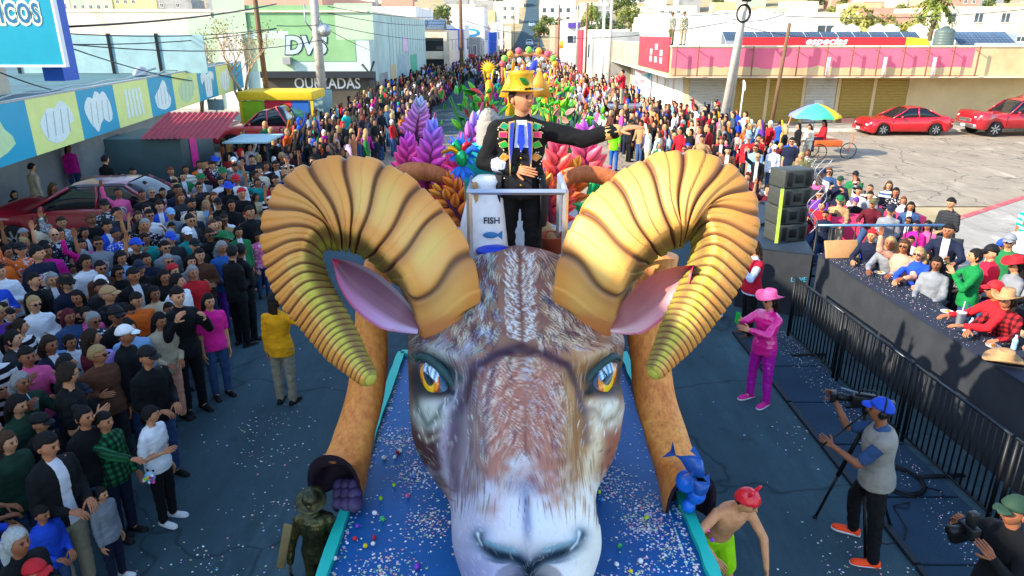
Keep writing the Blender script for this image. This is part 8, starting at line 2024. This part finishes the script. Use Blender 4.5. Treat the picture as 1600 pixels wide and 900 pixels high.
for k in range(4):
 r_ = empty('speaker', (sp0.x + (.02, -.01, .015, 0)[k], sp0.y + .35, 1.252 + .345 * k), rz + (.03, -.02, .02, .05)[k], ['bottom', 'second lowest', 'third lowest', 'topmost'][k] + ' of the four stacked grey black loudspeakers on the stage', 'loudspeaker', 'stacked loudspeakers'); r_.scale = (.76,) * 3
 mobj('cabinet', SPB, r_); mobj('horn_grille', SPG, r_); mobj('side_grille', SPS, r_)
mb = MB(); a = Wd(1223, 295, sp0.y - .02); b = Wd(1213, 380, sp0.y - .05); e = (b - a).cross(Vector((0, 1, 0))).normalized() * .03; mb.loft([[a - e, a + e, a + e + Vector((0, .01, 0)), a - e + Vector((0, .01, 0))], [b - e, b + e, b + e + Vector((0, .01, 0)), b - e + Vector((0, .01, 0))]], smooth=False)
tag(mb.build('strap', mat('lime_tape', '#b8d84a', .5)), 'lime green strap running down the front of the speaker stack', 'strap')
mb = MB()
for k in range(3): mb.tube([sp0 + Vector((.35 + .05 * k + .12 * math.sin(t * 3 + k), .02, .2 + t * .35)) for t in np.linspace(0, 4, 30)], .008, 5)
tag(mb.build('cable', M['steel']), 'loops of thin cable hanging on the side of the speaker stack', 'cable')
ra_, rb_2 = G(1278, 352, 1.72), G(1478, 352, 1.72)
rl = empty('railing', (ra_.x, ra_.y, 0), math.atan2(rb_2.y - ra_.y, rb_2.x - ra_.x), 'black steel railing with a pale blue top rail behind the counter corner', 'railing'); L = (rb_2 - ra_).length
mb = MB(); mb.tube([(0, 0, 1.72), (L, 0, 1.72)], .026, 8); mb.build('top_rail', mat('rail_blue', '#5f86a8', .3, .5), rl)
mb = MB(); mb.tube([(0, 0, .75), (L, 0, .75)], .018, 8); mb.build('bottom_rail', M['black_metal'], rl)
for j in range(11): mb = MB(); mb.tube([(L * j / 10, 0, .13 if j in (0, 10) else .75), (L * j / 10, 0, 1.7)], .024 if j in (0, 10) else .014, 6); mb.build('bar' if j not in (0, 10) else 'post', M['black_metal'], rl)
mat('pink_cloth', '#d8355f', .8, var=.12, scale=3)
for (x0, x1, y0, y1, lab) in ((7.6, 9.9, 16.4, 17.6, 'table under a crimson pink cloth right of the speaker stack'), (5.7, 7.1, 17.6, 18.7, 'table under a crimson pink cloth left of the speaker stack')):
 t = empty('table', ((x0 + x1) / 2, (y0 + y1) / 2, .0), 0, lab, 'table'); X, Y = (x1 - x0) / 2, (y1 - y0) / 2
 mb = MB(); mb.box(-X, X, -Y, Y, .8, .84); mb.build('tabletop', M['pink_cloth'], t)
 mb = MB(); N_ = 60; per = []
 for j in range(N_):
  u_ = j / N_ * 4; sx = [(-X + 2 * X * (u_ % 1), -Y), (X, -Y + 2 * Y * (u_ % 1)), (X - 2 * X * (u_ % 1), Y), (-X, Y - 2 * Y * (u_ % 1))][int(u_)]; per.append(sx)
 mb.loft([[Vector((x * 1.01, y * 1.02, .845)) for x, y in per], [Vector((x * (1.03 + .02 * math.sin(j * 1.9)), y * (1.06 + .03 * math.sin(j * 2.3)), .1)) for j, (x, y) in enumerate(per)]], caps=(True, False)); mb.build('tablecloth', M['pink_cloth'], t)
def onc(px, py): q = G(px, py, CT); return Vector((q.x, q.y, CT))
mat('cup_white', '#dfe4ea', .4); mat('bottle_blue', '#8fc4e0', .1, var=.1, spec=.7); mat('carton', '#b98a5a', .85, var=.15)
mb = MB(); mb.lathe([(.045, 0), (.06, .2), (.064, .2), (.064, .212), (.004, .215)], 18); tag(mb.build('paper_cup', M['cup_white'], loc=onc(1498, 510)), 'large white paper cup with straw on the counter before the plaid shirt', 'cup')
mb = MB(); mb.tube([(0, 0, .2), (.01, 0, .36)], .006, 6); tag(mb.build('straw', M['cup_white'], loc=onc(1498, 510)), 'thin straw standing in the large white cup', 'straw')
for (px, py, lab) in ((1515, 518, 'small water bottle beside the large white cup'), (1583, 546, 'water bottle next to the tan cowboy hat on the counter')):
 mb = MB(); mb.lathe([(.03, 0), (.033, .01), (.033, .05), (.03, .06), (.033, .07), (.033, .13), (.014, .17), (.014, .195), (.004, .197)], 14); tag(mb.build('water_bottle', M['bottle_blue'], loc=onc(px, py)), lab, 'bottle')
for k, (px, py) in enumerate(((1480, 488), (1515, 520), (1552, 542), (1398, 432), (1374, 427))):
 mb = MB(); mb.lathe([(.05, .0), (.085, .012), (.09, .016), (.085, .014), (.05, .004)], 18); mb.ellipsoid((0, 0, .02), (.04, .03, .02), 8, 5, k=1)
 tag(mb.build('food_plate', [M['cup_white'], M['patch_1' if k % 2 else 'patch_3']], loc=onc(px, py)), ['white plate with red snack by the red sweater sleeve', 'plate of snacks behind the water bottle', 'plate near the hands of the white tee', 'paper plate by the peach top arms', 'crumpled snack tray by the curly grey hair'][k], 'plate')
q = mobj('cowboy_hat', HATS['cowboy'], None, onc(1568, 566) + Vector((0, 0, -.02)), (0, 0, 1.2), TCOL['tan'], scale=1.1); tag(q, 'tan cowboy hat lying on the black counter at the right edge', 'hat')
mb = MB(); mb.cbox(-.3, .3, -.02, .02, 0, .32, .01); tag(mb.build('cardboard_box', M['carton'], loc=onc(1318, 405) + Vector((0, .05, 0)), rot=(R(-25), 0, .1)), 'piece of brown cardboard leaning at the counter corner', 'cardboard')
mb = MB()
for k in range(7):
 c = G(1405, 757); mb.tube([(c.x + (.24 + .025 * math.sin(k * 2)) * math.cos(t), c.y + (.27 + .03 * math.cos(k)) * math.sin(t), .045 + k * .006) for t in np.linspace(0, 6.3, 30)], .007, 5)
mb.tube([G(1440, 765) + Vector((0, 0, .045)), G(1470, 772) + Vector((0, 0, .045)), G(1475, 785) + Vector((0, 0, .045))], .008, 5)
mb.tube([G(x, y) + Vector((0, 0, .045)) for x, y in ((1395, 795), (1420, 790), (1418, 800), (1395, 797), (1415, 830), (1412, 848), (1385, 856), (1358, 850), (1352, 830), (1360, 810))], .007, 5)
tag(mb.build('cable_coil', M['black_metal']), 'coiled black cable lying on the mats behind the camera operator', 'cable')
# ================================================================ VEHICLES
objmat('car_paint', .22, .04, 3, 0, spec=.6); M['car_paint'].node_tree.nodes['Principled BSDF'].inputs['Coat Weight'].default_value = .5
mat('car_glass', '#10161c', .06, var=.1, spec=.7); mat('tyre', '#17181a', .85, var=.1); mat('rim', '#a8acb0', .3, .8, var=.1); mat('chrome', '#c8ccd0', .15, .9); mat('lamp_lens', '#e8e8e0', .1, var=.05); mat('tail_lens', '#a01018', .2)
def car(name, loc, rz, label, cat, paint, kind='sedan', sc=1.0):
 root = empty(name, loc, rz, label, cat); root.scale = (sc,) * 3
 if kind == 'pickup': L, W_, st, gh = 5.5, 1.95, [(-2.75, .5, .9, .8), (-2.7, .45, 1.02, .92), (-1.6, .42, 1.1, .97), (-.9, .42, 1.16, .98), (.9, .42, 1.16, .98), (2.6, .45, 1.12, .96), (2.75, .5, 1.05, .92)], [(-1.05, 1.14, .86), (-.35, 1.80, .70), (.0, 1.86, .70), (.75, 1.84, .70), (.98, 1.15, .86)]
 elif kind == 'hatch': L, W_, st, gh = 4.1, 1.7, [(-2.05, .35, .55, .62), (-2.0, .25, .7, .76), (-1.2, .22, .86, .83), (-.7, .22, .92, .85), (1.5, .22, .95, .85), (1.95, .25, .92, .8), (2.05, .35, .8, .72)], [(-.95, .88, .76), (-.2, 1.38, .60), (.4, 1.44, .60), (1.2, 1.38, .60), (1.75, .93, .74)]
 else: L, W_, st, gh = 4.6, 1.8, [(-2.3, .38, .52, .62), (-2.22, .26, .66, .78), (-1.3, .22, .84, .87), (-.8, .22, .90, .88), (1.2, .22, .95, .88), (2.1, .26, .93, .82), (2.3, .38, .78, .7)], [(-1.0, .86, .78), (-.25, 1.36, .60), (.3, 1.43, .60), (.85, 1.38, .60), (1.65, .93, .76)]
 t = np.linspace(0, 1, 40); S = smooth_interp([a[0] for a in st], np.array(st), np.linspace(st[0][0], st[-1][0], 40)); mb = MB(); rings = []
 rw = .33 if kind != 'pickup' else .4; wx = (-L * .31, L * .29)
 for x, zb, zt, hw_ in S:
  zb2 = zb
  for w0 in wx:
   dd_ = abs(x - w0)
   if dd_ < rw + .05: zb2 = max(zb2, rw * .9 + math.sqrt(max(0, (rw + .05) ** 2 - dd_ ** 2)) * .92)
  zm = max(zb2 + .02, zb + (zt - zb) * .55)
  pr = [(hw_ * .9, zb2), (hw_ * .985, min(zm, zb2 + .06)), (hw_, zm), (hw_ * .985, zt - .06), (hw_ * .93, zt), (hw_ * .5, zt + .025), (0, zt + .035)]
  rings.append([Vector((x, y, z)) for y, z in pr] + [Vector((x, -y, z)) for y, z in reversed(pr[:-1])] )
 mb.loft(rings, 0); b = mb.build('body', M['car_paint'], root, color=paint)
 mb = MB(); Sg = smooth_interp([a[0] for a in gh], np.array(gh), np.linspace(gh[0][0], gh[-1][0], 20)); rings = []; base = st[3][2]
 for x, zr, hw_ in Sg:
  rings.append([Vector((x, s_ * y, z)) for s_, pts in ((1, ((.87 * W_ / 1.8 if False else st[3][3] * .93, base + .0), (hw_ + .06, (base + zr) / 2 + .02), (hw_, zr - .03), (hw_ * .6, zr))), ) for y, z in pts] + [Vector((x, -y, z)) for y, z in ((hw_ * .6, zr), (hw_, zr - .03), (hw_ + .06, (base + zr) / 2 + .02), (st[3][3] * .93, base))])
 mb.loft(rings); mb.build('windows', M['car_glass'], root)
 mb = MB(); rings = []
 for x, zr, hw_ in Sg[6:-5]: rings.append([Vector((x, hw_ + .012, zr - .045)), Vector((x, hw_ * .62, zr + .012)), Vector((x, 0, zr + .02)), Vector((x, -hw_ * .62, zr + .012)), Vector((x, -hw_ - .012, zr - .045))])
 mb.loft(rings, closed=False, caps=(False, False)); mb.build('roof', M['car_paint'], root, color=paint)
 mid = len(Sg) // 2
 for s_ in (-1, 1):
  for i0, i1 in ((0, 6), (len(Sg) - 1, len(Sg) - 6)):
   a, c = Sg[i0], Sg[i1]; mb = MB(); mb.tube([(a[0], s_ * (st[3][3] * .93), base), ((a[0] + c[0]) / 2, s_ * ((a[2] + c[2]) / 2 + .05), (a[1] + c[1]) / 2), (c[0], s_ * (c[2] + .008), c[1] - .03)], .035, 6); mb.build('pillar', M['car_paint'], root, color=paint)
  m_ = Sg[mid]; mb = MB(); mb.tube([(m_[0], s_ * (st[3][3] * .94), base), (m_[0], s_ * (m_[2] + .075), (base + m_[1]) / 2 + .02), (m_[0], s_ * (m_[2] + .01), m_[1] - .03)], .035, 6); mb.build('pillar', M['car_paint'], root, color=paint)
  mb = MB(); hw_ = st[3][3]
  for xx in (wx[0] + rw + .12, (Sg[mid][0]), wx[1] - rw + .05 if kind != 'pickup' else .95): mb.box(xx - .006, xx + .006, s_ * hw_ - .004 * s_ if s_ < 0 else hw_ - .004, s_ * hw_ + .003 if s_ > 0 else -hw_ + .004, st[3][1] + .12, base - .08) if False else mb.box(xx - .006, xx + .006, min(s_ * (hw_ - .02), s_ * (hw_ + .004)), max(s_ * (hw_ - .02), s_ * (hw_ + .004)), st[3][1] + .14, base - .1)
  mb.build('door_gap', M['black_metal'], root)
  for xx in (Sg[mid][0] - .22, Sg[mid][0] + .75 if kind != 'pickup' else .8): mb = MB(); mb.capsule((xx - .06, s_ * (hw_ + .012), base - .14), (xx + .06, s_ * (hw_ + .012), base - .14), .016, .016, 6); mb.build('handle', M['car_paint'], root, color=paint)
  mb = MB(); mb.ellipsoid((Sg[2][0] + .12, s_ * (hw_ + .09), base + .08), (.06, .1, .07), 10, 6); mb.build('mirror', M['car_paint'], root, color=paint)
  mb = MB(); mb.ellipsoid((-L / 2 + .14, s_ * st[1][3] * .78, st[1][2] - .1), (.12, .17, .08 if kind != 'pickup' else .13), 12, 7); mb.build('headlight', M['lamp_lens'], root)
  mb = MB(); mb.ellipsoid((L / 2 - .08, s_ * st[-2][3] * .84, st[-2][2] - .16), (.08, .13, .1), 10, 6); mb.build('tail_light', M['tail_lens'], root)
  for w0 in wx:
   wh = MB(); Mx = Matrix.Translation((w0, s_ * (hw_ - .11), rw)) @ Matrix.Rotation(R(90) * -s_, 4, 'X')
   wh.lathe([(rw * .62, -.1), (rw * .95, -.1), (rw, -.06), (rw, .06), (rw * .95, .1), (rw * .62, .1)], 24, M4=Mx, caps=(True, True)); wo = wh.build('wheel', M['tyre'], root)
   wh = MB(); wh.lathe([(rw * .64, .09), (rw * .64, .112), (rw * .56, .108), (.05, .1), (.004, .105)], 20, M4=Mx); wh.build('rim', M['black_metal'], wo)
   wh = MB()
   for q in range(7):
    an = q * 6.283 / 7; p_ = lambda r_, a_, z_: Mx @ Vector((r_ * math.cos(a_), r_ * math.sin(a_), z_)); wh.add([p_(.05, an - .5, .118), p_(.05, an + .5, .118), p_(rw * .62, an + .12, .118), p_(rw * .62, an - .12, .118)], [(0, 1, 2, 3)])
   wh.build('spokes', M['rim'], wo)
 mb = MB(); mb.cbox(-L / 2 - .03, -L / 2 + .12, -st[1][3] * .55, st[1][3] * .55, st[1][2] - .3, st[1][2] - .12, .02); mb.build('grille', M['chrome' if kind == 'pickup' else 'black_metal'], root)
 mb = MB(); mb.cbox(-L / 2 - .06, -L / 2 + .25, -st[1][3] * .98, st[1][3] * .98, st[1][1] - .02, st[1][1] + .2, .06); mb.build('bumper', M['chrome' if kind == 'pickup' else 'car_paint'], root, color=paint)
 mb = MB(); mb.box(-L / 2 - .075, -L / 2 - .061, -.17, .17, st[1][1] + .02, st[1][1] + .14); mb.build('licence_plate', M['white_paint'], root)
 if kind == 'pickup':
  mb = MB(); mb.box(1.08, 2.62, -.78, .78, 1.165, 1.2); mb.build('bed_cover', M['black_metal'], root)
 return root
RED = srgb('#c01020'); DRED = srgb('#8a1524')
car('red_sedan', (20.3, 37.3, 0), 0, 'bright red sedan parked by the kerb in front of the tan shuttered building', 'car', RED, 'sedan', .97)
car('red_pickup', (26.0, 37.0, 0), 0, 'dark red double cab pickup at the right edge by the tan wall', 'pickup truck', srgb('#a01422'), 'pickup', .98)
car('red_hatchback', (-10.1, 16.6, .13), R(4), 'dark red hatchback parked under the awning with spectators around it', 'car', DRED, 'hatch', 1.1)
car('grey_car', (-14.0, 25.5, .13), R(8), 'grey blue old car parked behind the store wall', 'car', srgb('#7d93a0'), 'sedan', 1.0)
car('small_pickup', (-10.8, 32.4, .0), R(0), 'coral red pickup parked beneath the thin dark pole', 'pickup truck', srgb('#d83a3a'), 'pickup', .95)
for k, (x, y) in enumerate(((4.4, 190), (7.6, 214), (6.2, 236))): car('far_car', (x, y, hill_h(x, y) + .5), R(90), ['silver', 'dark red', 'pale blue'][k] + ' car climbing the far end of the street', 'car', srgb(['#b8bcc0', '#7a1c20', '#8fb0d0'][k]), 'hatch', 1.0)
car('far_car', (5.6, 168, hill_h(5.6, 168) + .3), R(90), 'white car climbing the far end of the street', 'car', srgb('#d8d8d8'), 'sedan', 1.0)
# ---- parasol and cart
um = empty('parasol', (12.75, 30.3, 0), 0, 'rainbow striped parasol shading the cart in the sunny lot', 'parasol'); um.scale = (.72, .72, .84)
UC = ['#6f7fe0', '#3fb8c8', '#3fc88a', '#e8c820', '#e03a3a', '#d83060', '#a03aa0', '#5a6ae0']
for k in range(8):
 a0, a1 = k * math.pi / 4 + 2.75, (k + 1) * math.pi / 4 + 2.75; mb = MB(); rings = []
 for r_, z in ((.02, 2.62), (.5, 2.5), (1.0, 2.3), (1.42, 2.05), (1.45, 1.93)):
  rings.append([Vector((r_ * math.cos(a), r_ * math.sin(a), z - (.05 * math.sin(math.pi * (a - a0) / (a1 - a0)) if r_ > 1 else 0) * -1)) for a in np.linspace(a0, a1, 6)])
 mb.loft(rings, closed=False, caps=(False, False), smooth=True); mb.build('canopy_panel', mat('umb%d' % k, UC[k], .7, var=.05), um)
mb = MB(); mb.tube([(0, 0, 0), (0, 0, 2.6)], .025, 8); mb.build('pole', M['steel'], um)
cr = empty('vendor_cart', (13.1, 29.6, 0), 0, 'orange framed pedal cart under the rainbow parasol', 'cart')
mb = MB(); mb.cbox(-.6, .5, -.35, .35, .55, .8, .03); mb.build('tray', mat('cart_orange', '#c8581c', .5), cr)
for x, y in ((.95, 0), (-.45, -.4), (-.45, .4)):
 mb = MB(); mb.tube([(x + .33 * math.cos(a), y, .33 + .33 * math.sin(a)) for a in np.linspace(0, 6.283, 24)], .018, 6); mb.tube([(x, y, .0), (x, y, .66)], .006, 4); mb.tube([(x - .33, y, .33), (x + .33, y, .33)], .006, 4); mb.build('wheel', M['tyre'], cr)
mb = MB(); mb.tube([(.5, 0, .6), (.95, 0, .33), (1.1, 0, .85), (1.0, 0, 1.0)], .02, 6); mb.build('frame', M['cart_orange'], cr)
# ---- left furniture: kiosk, food stall, posts
ks = empty('kiosk', (-10.8, 21.6, .13), R(2), 'dark grey green metal kiosk with a red tin roof behind the left crowd', 'kiosk')
mat('kiosk_metal', '#41565a', .55, .2, var=.2, scale=1.2, dirt='#2c3a3e')
mb = MB(); mb.cbox(-1.1, 1.1, -.9, 1.6, .35, 1.95, .03); mb.build('body', M['kiosk_metal'], ks)
mb = MB(); mb.box(1.11, 1.12, -.3, .2, 1.0, 1.9); mb.build('pink_sign', mat('pink_sign', '#e8309a', .5), ks)
mb = MB(); mb.ellipsoid((1.0, -.91, .9), (.06, .02, .04), 8, 5); mb.build('tail_lamp', M['tail_lens'], ks)
mat('tin_red', '#a8353c', .6, .1, var=.15, dirt='#7d2a2e')
for k in range(14):
 mb = MB(); x = .1 + k * .16; mb.loft([[Vector((x, .8, 2.5)), Vector((x + .08, .8, 2.55)), Vector((x + .155, .8, 2.5))], [Vector((x, -1.3, 1.98)), Vector((x + .08, -1.3, 2.03)), Vector((x + .155, -1.3, 1.98))]], closed=False, caps=(False, False), smooth=False); mb.build('roof_sheet', M['tin_red'], ks)
mb = MB(); mb.box(2.3, 3.6, -.9, .9, 1.8, 1.84); mb.build('side_awning', M['frosted_panel'], ks)
for x in (2.35, 3.55): mb = MB(); mb.tube([(x, -.85, -.13), (x, -.85, 1.8)], .03, 6); mb.build('post', M['black_metal'], ks)
fs = empty('food_stall', (-11.2, 35.6, 0), 0, 'yellow roofed food stall with red and blue painted panels beside the pole', 'food stall')
mb = MB(); mb.cbox(-1.8, 1.75, -1.2, 1.2, 1.95, 2.35, .04); mb.build('roof', mat('stall_yellow', '#e0b81c', .6, var=.1), fs)
for (x0, x1, m) in ((-1.7, -.6, '#8ab81c'), (-.58, .7, '#c8283a'), (.72, 1.5, '#1c5aa8')):
 mb = MB(); mb.box(x0, x1, -1.1, -1.0, .0, 1.93); mb.build('panel', mat('stall' + m[1:], m, .6, var=.1), fs)
for x in (-1.72, 1.68): mb = MB(); mb.box(x - .06, x + .06, -1.16, -1.105, 0, 1.94); mb.build('post', M['stall_yellow'], fs)
mb = MB(); mb.box(-1.6, .6, -1.7, -1.17, .8, .9); mb.build('counter', M['red_paint'], fs)
gp_ = empty('green_parasol', Wd(445, 212, 37.5) * 1.0, 0, 'dark green market parasol in front of the yellow roofed stall', 'parasol'); gp_.location = (-10.6, 34.0, 0); gp_.scale = (.75, .6, .68)
mb = MB(); mb.lathe([(1.6, 1.75), (1.2, 2.1), (.6, 2.35), (.03, 2.5)], 12, smooth=False, caps=(False, True)); mb.build('canopy', mat('parasol_green', '#2f6a5c', .7, var=.1), gp_)
mb = MB(); mb.tube([(0, 0, 0), (0, 0, 2.45)], .03, 6); mb.build('pole', M['steel'], gp_)
mu = empty('mural_board', Wd(196, 225, 25.6), 0, 'orange and pink painted board with a blue swirl eye behind the store wall', 'board')
mb = MB(); mb.box(-.6, .8, 0, .06, -1.2, .35); mb.build('board', mat('mural_orange', '#d8683c', .6, var=.25, scale=2), mu)
mb = MB(); mb.lathe([(.16, 0), (.16, .02)], 18, k=0, M4=Matrix.Translation((.35, -.002, -.05)) @ Matrix.Rotation(R(90), 4, 'X')); mb.lathe([(.09, .021), (.09, .03)], 18, k=1, M4=Matrix.Translation((.35, -.002, -.05)) @ Matrix.Rotation(R(90), 4, 'X')); mb.build('painted_eye', [M['white_paint'], M['blue_wall']], mu)
sgn = pole(Vector((-13.9, 34.0, 0)), 2.1, .035, .035, 'steel', 'grey rectangular street sign on a thin post near the coral pickup', 0, 'street sign', 'street_sign'); mb = MB(); mb.cbox(-.38, .38, -.04, -.01, 1.55, 2.05, .01); mb.build('plate', M['frosted_panel'], sgn)
rp = G(325, 520); mb = MB(); mb.cbox(-.05, .05, -.05, .05, 0, 1.25, .015); tag(mb.build('red_post', M['red_paint'], loc=(rp.x - .1, rp.y + .3, 0)), 'bright red square post at the edge of the left crowd', 'post')
mb = MB(); mb.tube([Wd(331, 437, rp.y + .2), Wd(295, 480, rp.y - .3), Wd(258, 516, rp.y - .8)], .014, 6); tag(mb.build('ribbon', M['lime_tape']), 'yellow green ribbon stretched across the left crowd', 'ribbon')
for k, hx in enumerate(('#7a1c4a', '#cfc3a8', '#5a1a3a', '#b03a6a', '#2a1c2c')):
 mb = MB(); mb.cbox(-.2, .2, -.15, .15, .012 + k * .1, .1 + k * .1, .03); tag(mb.build('folded_blanket', mat('blanket%d' % k, hx, .9, bump=.4), loc=(rp.x - .05, rp.y - .15, 0), rot=(0, 0, .2 * k)), ['dark pink', 'cream', 'maroon', 'rose', 'black'][k] + ' folded blanket in the stack under the red post', 'blanket')
bpk = G(168, 575, 1.15); bk_ = empty('backpack', bpk, R(35), 'lilac backpack carried by the man in the white cap', 'backpack');
mb = MB(); rings = []
for z, wx_, wy_ in ((-.24, .12, .07), (-.2, .16, .1), (0, .165, .11), (.15, .14, .09), (.22, .09, .06), (.24, .03, .03)): rings.append([Vector((wx_ * math.cos(a), wy_ * math.sin(a), z)) for a in np.linspace(0, 6.283, 18, endpoint=False)])
mb.loft(rings); mb.build('bag', mat('lilac_bag', '#a78ad0', .6, var=.3, scale=14), bk_)
mb = MB(); mb.cbox(-.11, .11, -.14, -.08, -.18, .02, .03); mb.build('pocket', M['lilac_bag'], bk_)
for (px, py, h, lab) in ((190, 722, .85, 'clear bag of coloured eggs held by the boy in the checked shirt'), (234, 745, .75, 'bag of coloured eggs held by the boy in the white tee')):
 p = G(px, py, h); root = empty('egg_bag', p, 0, lab, 'bag'); mb = MB(); mb.ellipsoid((0, 0, 0), (.06, .04, .06), 10, 7); mb.build('bag', mat('bag_clear', '#8fb8cc', .25, spec=.6), root)
 for k in range(14): e = mobj('egg', EG, root, (.045 * math.cos(k * 2.4), -.03 - .01 * (k % 2), -.04 + .07 * ((k * .37) % 1)), (k, k * .7, 0), srgb(EC[k % 10][1]), scale=.7)
phone(SC.objects['person'], POSES['stand']['J'], 0, 'placeholder') if False else None
# ---- the float further down the street, sunflower and tall yellow puppets
f2 = empty('arched_float', (1.4, 62, 0), 0, 'distant white and green float under an orange arch', 'parade float')
mb = MB(); mb.tube([(-2.2, 0, 1.0)] + [(2.2 * math.cos(a), 0, 2.3 + 1.0 * math.sin(a)) for a in np.linspace(math.pi, 0, 14)] + [(2.2, 0, 1.0)], .14, 8); mb.build('arch', mat('arch_orange', '#e09060', .5), f2)
mb = MB(); mb.cbox(-2.4, 2.4, -1, 4, .3, 1.0, .05); mb.build('deck', mat('deck_green', '#3fa86a', .6), f2)
mb = MB(); rr_ = random.Random(3)
for k in range(26): mb.ellipsoid((rr_.uniform(-1.9, 1.9), rr_.uniform(-.4, .6), rr_.uniform(1.2, 3.0)), (.22, .2, .22), 8, 6)
mb.build('flowers', M['tank_white'], f2)
for k in range(9):
 mb = MB(); a = math.pi * k / 8; mb.ellipsoid((2.2 * math.cos(a), -.1, 2.5 + 1.1 * math.sin(a)), (.28, .2, .28), 8, 6); mb.build('bloom', mat('bloom%d' % (k % 3), ['#e8a03a', '#7ac04a', '#e05a6a'][k % 3], .6), f2)
def puppet(x, y, h, hx, lab, star=False):
 root = empty('costumed_puppet', (x, y, 0), 0, lab, 'puppet'); m = mat('pup' + hx[1:], hx, .6, var=.15)
 mb = MB(); mb.lathe([(.3, 0), (.22, h * .4), (.25, h * .6), (.1, h * .7)], 10); mb.capsule((-.2, 0, h * .62), (-.35, -.1, h * .95), .07, .05, 6); mb.capsule((.2, 0, h * .62), (.35, -.1, h * .95), .07, .05, 6); mb.build('body', m, root)
 mb = MB(); mb.ellipsoid((0, 0, h * .8), (.16, .15, .2), 10, 7); mb.build('head', m, root)
 if star:
  mb = MB()
  for k in range(18):
   a = k * 6.283 / 18; mb.add([(math.cos(a - .17) * .3, -.05, h + math.sin(a - .17) * .3), (math.cos(a + .17) * .3, -.05, h + math.sin(a + .17) * .3), (math.cos(a) * .62, -.02, h + math.sin(a) * .62)], [(0, 1, 2)])
  mb.ellipsoid((0, 0, h), (.36, .12, .36), 14, 8); mb.build('sun_disc', m, root)
puppet(Wd(763, 113, 52).x, 52, 2.6, '#f0b81c', 'tall yellow sunflower figure above the left crowd', True)
puppet(Wd(797, 125, 46).x, 46, 3.0, '#e8b41c', 'yellow winged puppet left of the arched float'); puppet(Wd(852, 120, 46).x, 46, 3.0, '#f0bc2a', 'yellow winged puppet right of the arched float'); puppet(Wd(862, 140, 40).x, 40, 2.4, '#e08a2a', 'orange puppet behind the green foam plants'); puppet(Wd(905, 135, 45).x, 45, 2.1, '#d8d8e0', 'silvery striped costume near the right crowd')
ad = empty('round_sign', Wd(877, 70, 118), 0, 'round orange sign on the pinkish house', 'sign'); mb = MB(); mb.lathe([(.6, 0), (.6, .1)], 18, M4=Matrix.Rotation(R(90), 4, 'X')); mb.build('plate', mat('sign_orange', '#e8902a', .5), ad)
jh = empty('giant_jester_hat', Wd(828, 138, 9.6), 0, 'giant gold and blue jester hat rising behind the top hat', 'float decoration'); jh.scale = (.62,) * 3; jh.location = Wd(822, 132, 9.6)
for k, (x, hx, r_) in enumerate(((-.28, '#e0a428', .3), (.0, '#2a3ac8', .24), (.26, '#d8902a', .3))):
 mb = MB(); mb.loft([[Vector((x + r_ * math.cos(a), r_ * .6 * math.sin(a), -.25)) for a in np.linspace(0, 6.283, 12, endpoint=False)], [Vector((x * 1.1 + .03 * math.cos(a), .03 * math.sin(a), .28 + .08 * (k == 1))) for a in np.linspace(0, 6.283, 12, endpoint=False)]]); mb.build('hat_point', mat('jest%d' % k, hx, .5), jh)
mb = MB(); mb.tube([(0, 0, -.2), (0, 0, -2.4)], .05, 8); mb.build('support', M['float_dark'], jh)
for k, (px, py, h, lab) in enumerate(((410, 598 - 0, 1.3, None),)): pass
for (px, py, h, c, lab) in ((78, 541, 1.35, '#15181c', 'black phone held by the smiling bearded man'), (241, 363, 1.2, '#20242a', 'dark phone held by the young man in the white tee'), (100, 30, 0, '', None), (150, 655, 0, '', None)):
 if lab:
  p = G(px, py, h); mb = MB(); mb.cbox(-.038, .038, -.005, .005, -.075, .075, .004); tag(mb.build('phone', mat('phone_' + c[1:], c, .3), loc=p, rot=(R(10), 0, .8)), lab, 'phone')
mb = MB(); mb.lathe([(.03, 0), (.04, .11), (.043, .115)], 14, caps=(True, False)); mb.tube([(0, 0, .03), (-.06, 0, .19)], .004, 5); tag(mb.build('drink_cup', M['bag_clear'], loc=G(57, 640, 1.25)), 'clear drink cup with a straw held near the left edge', 'cup')
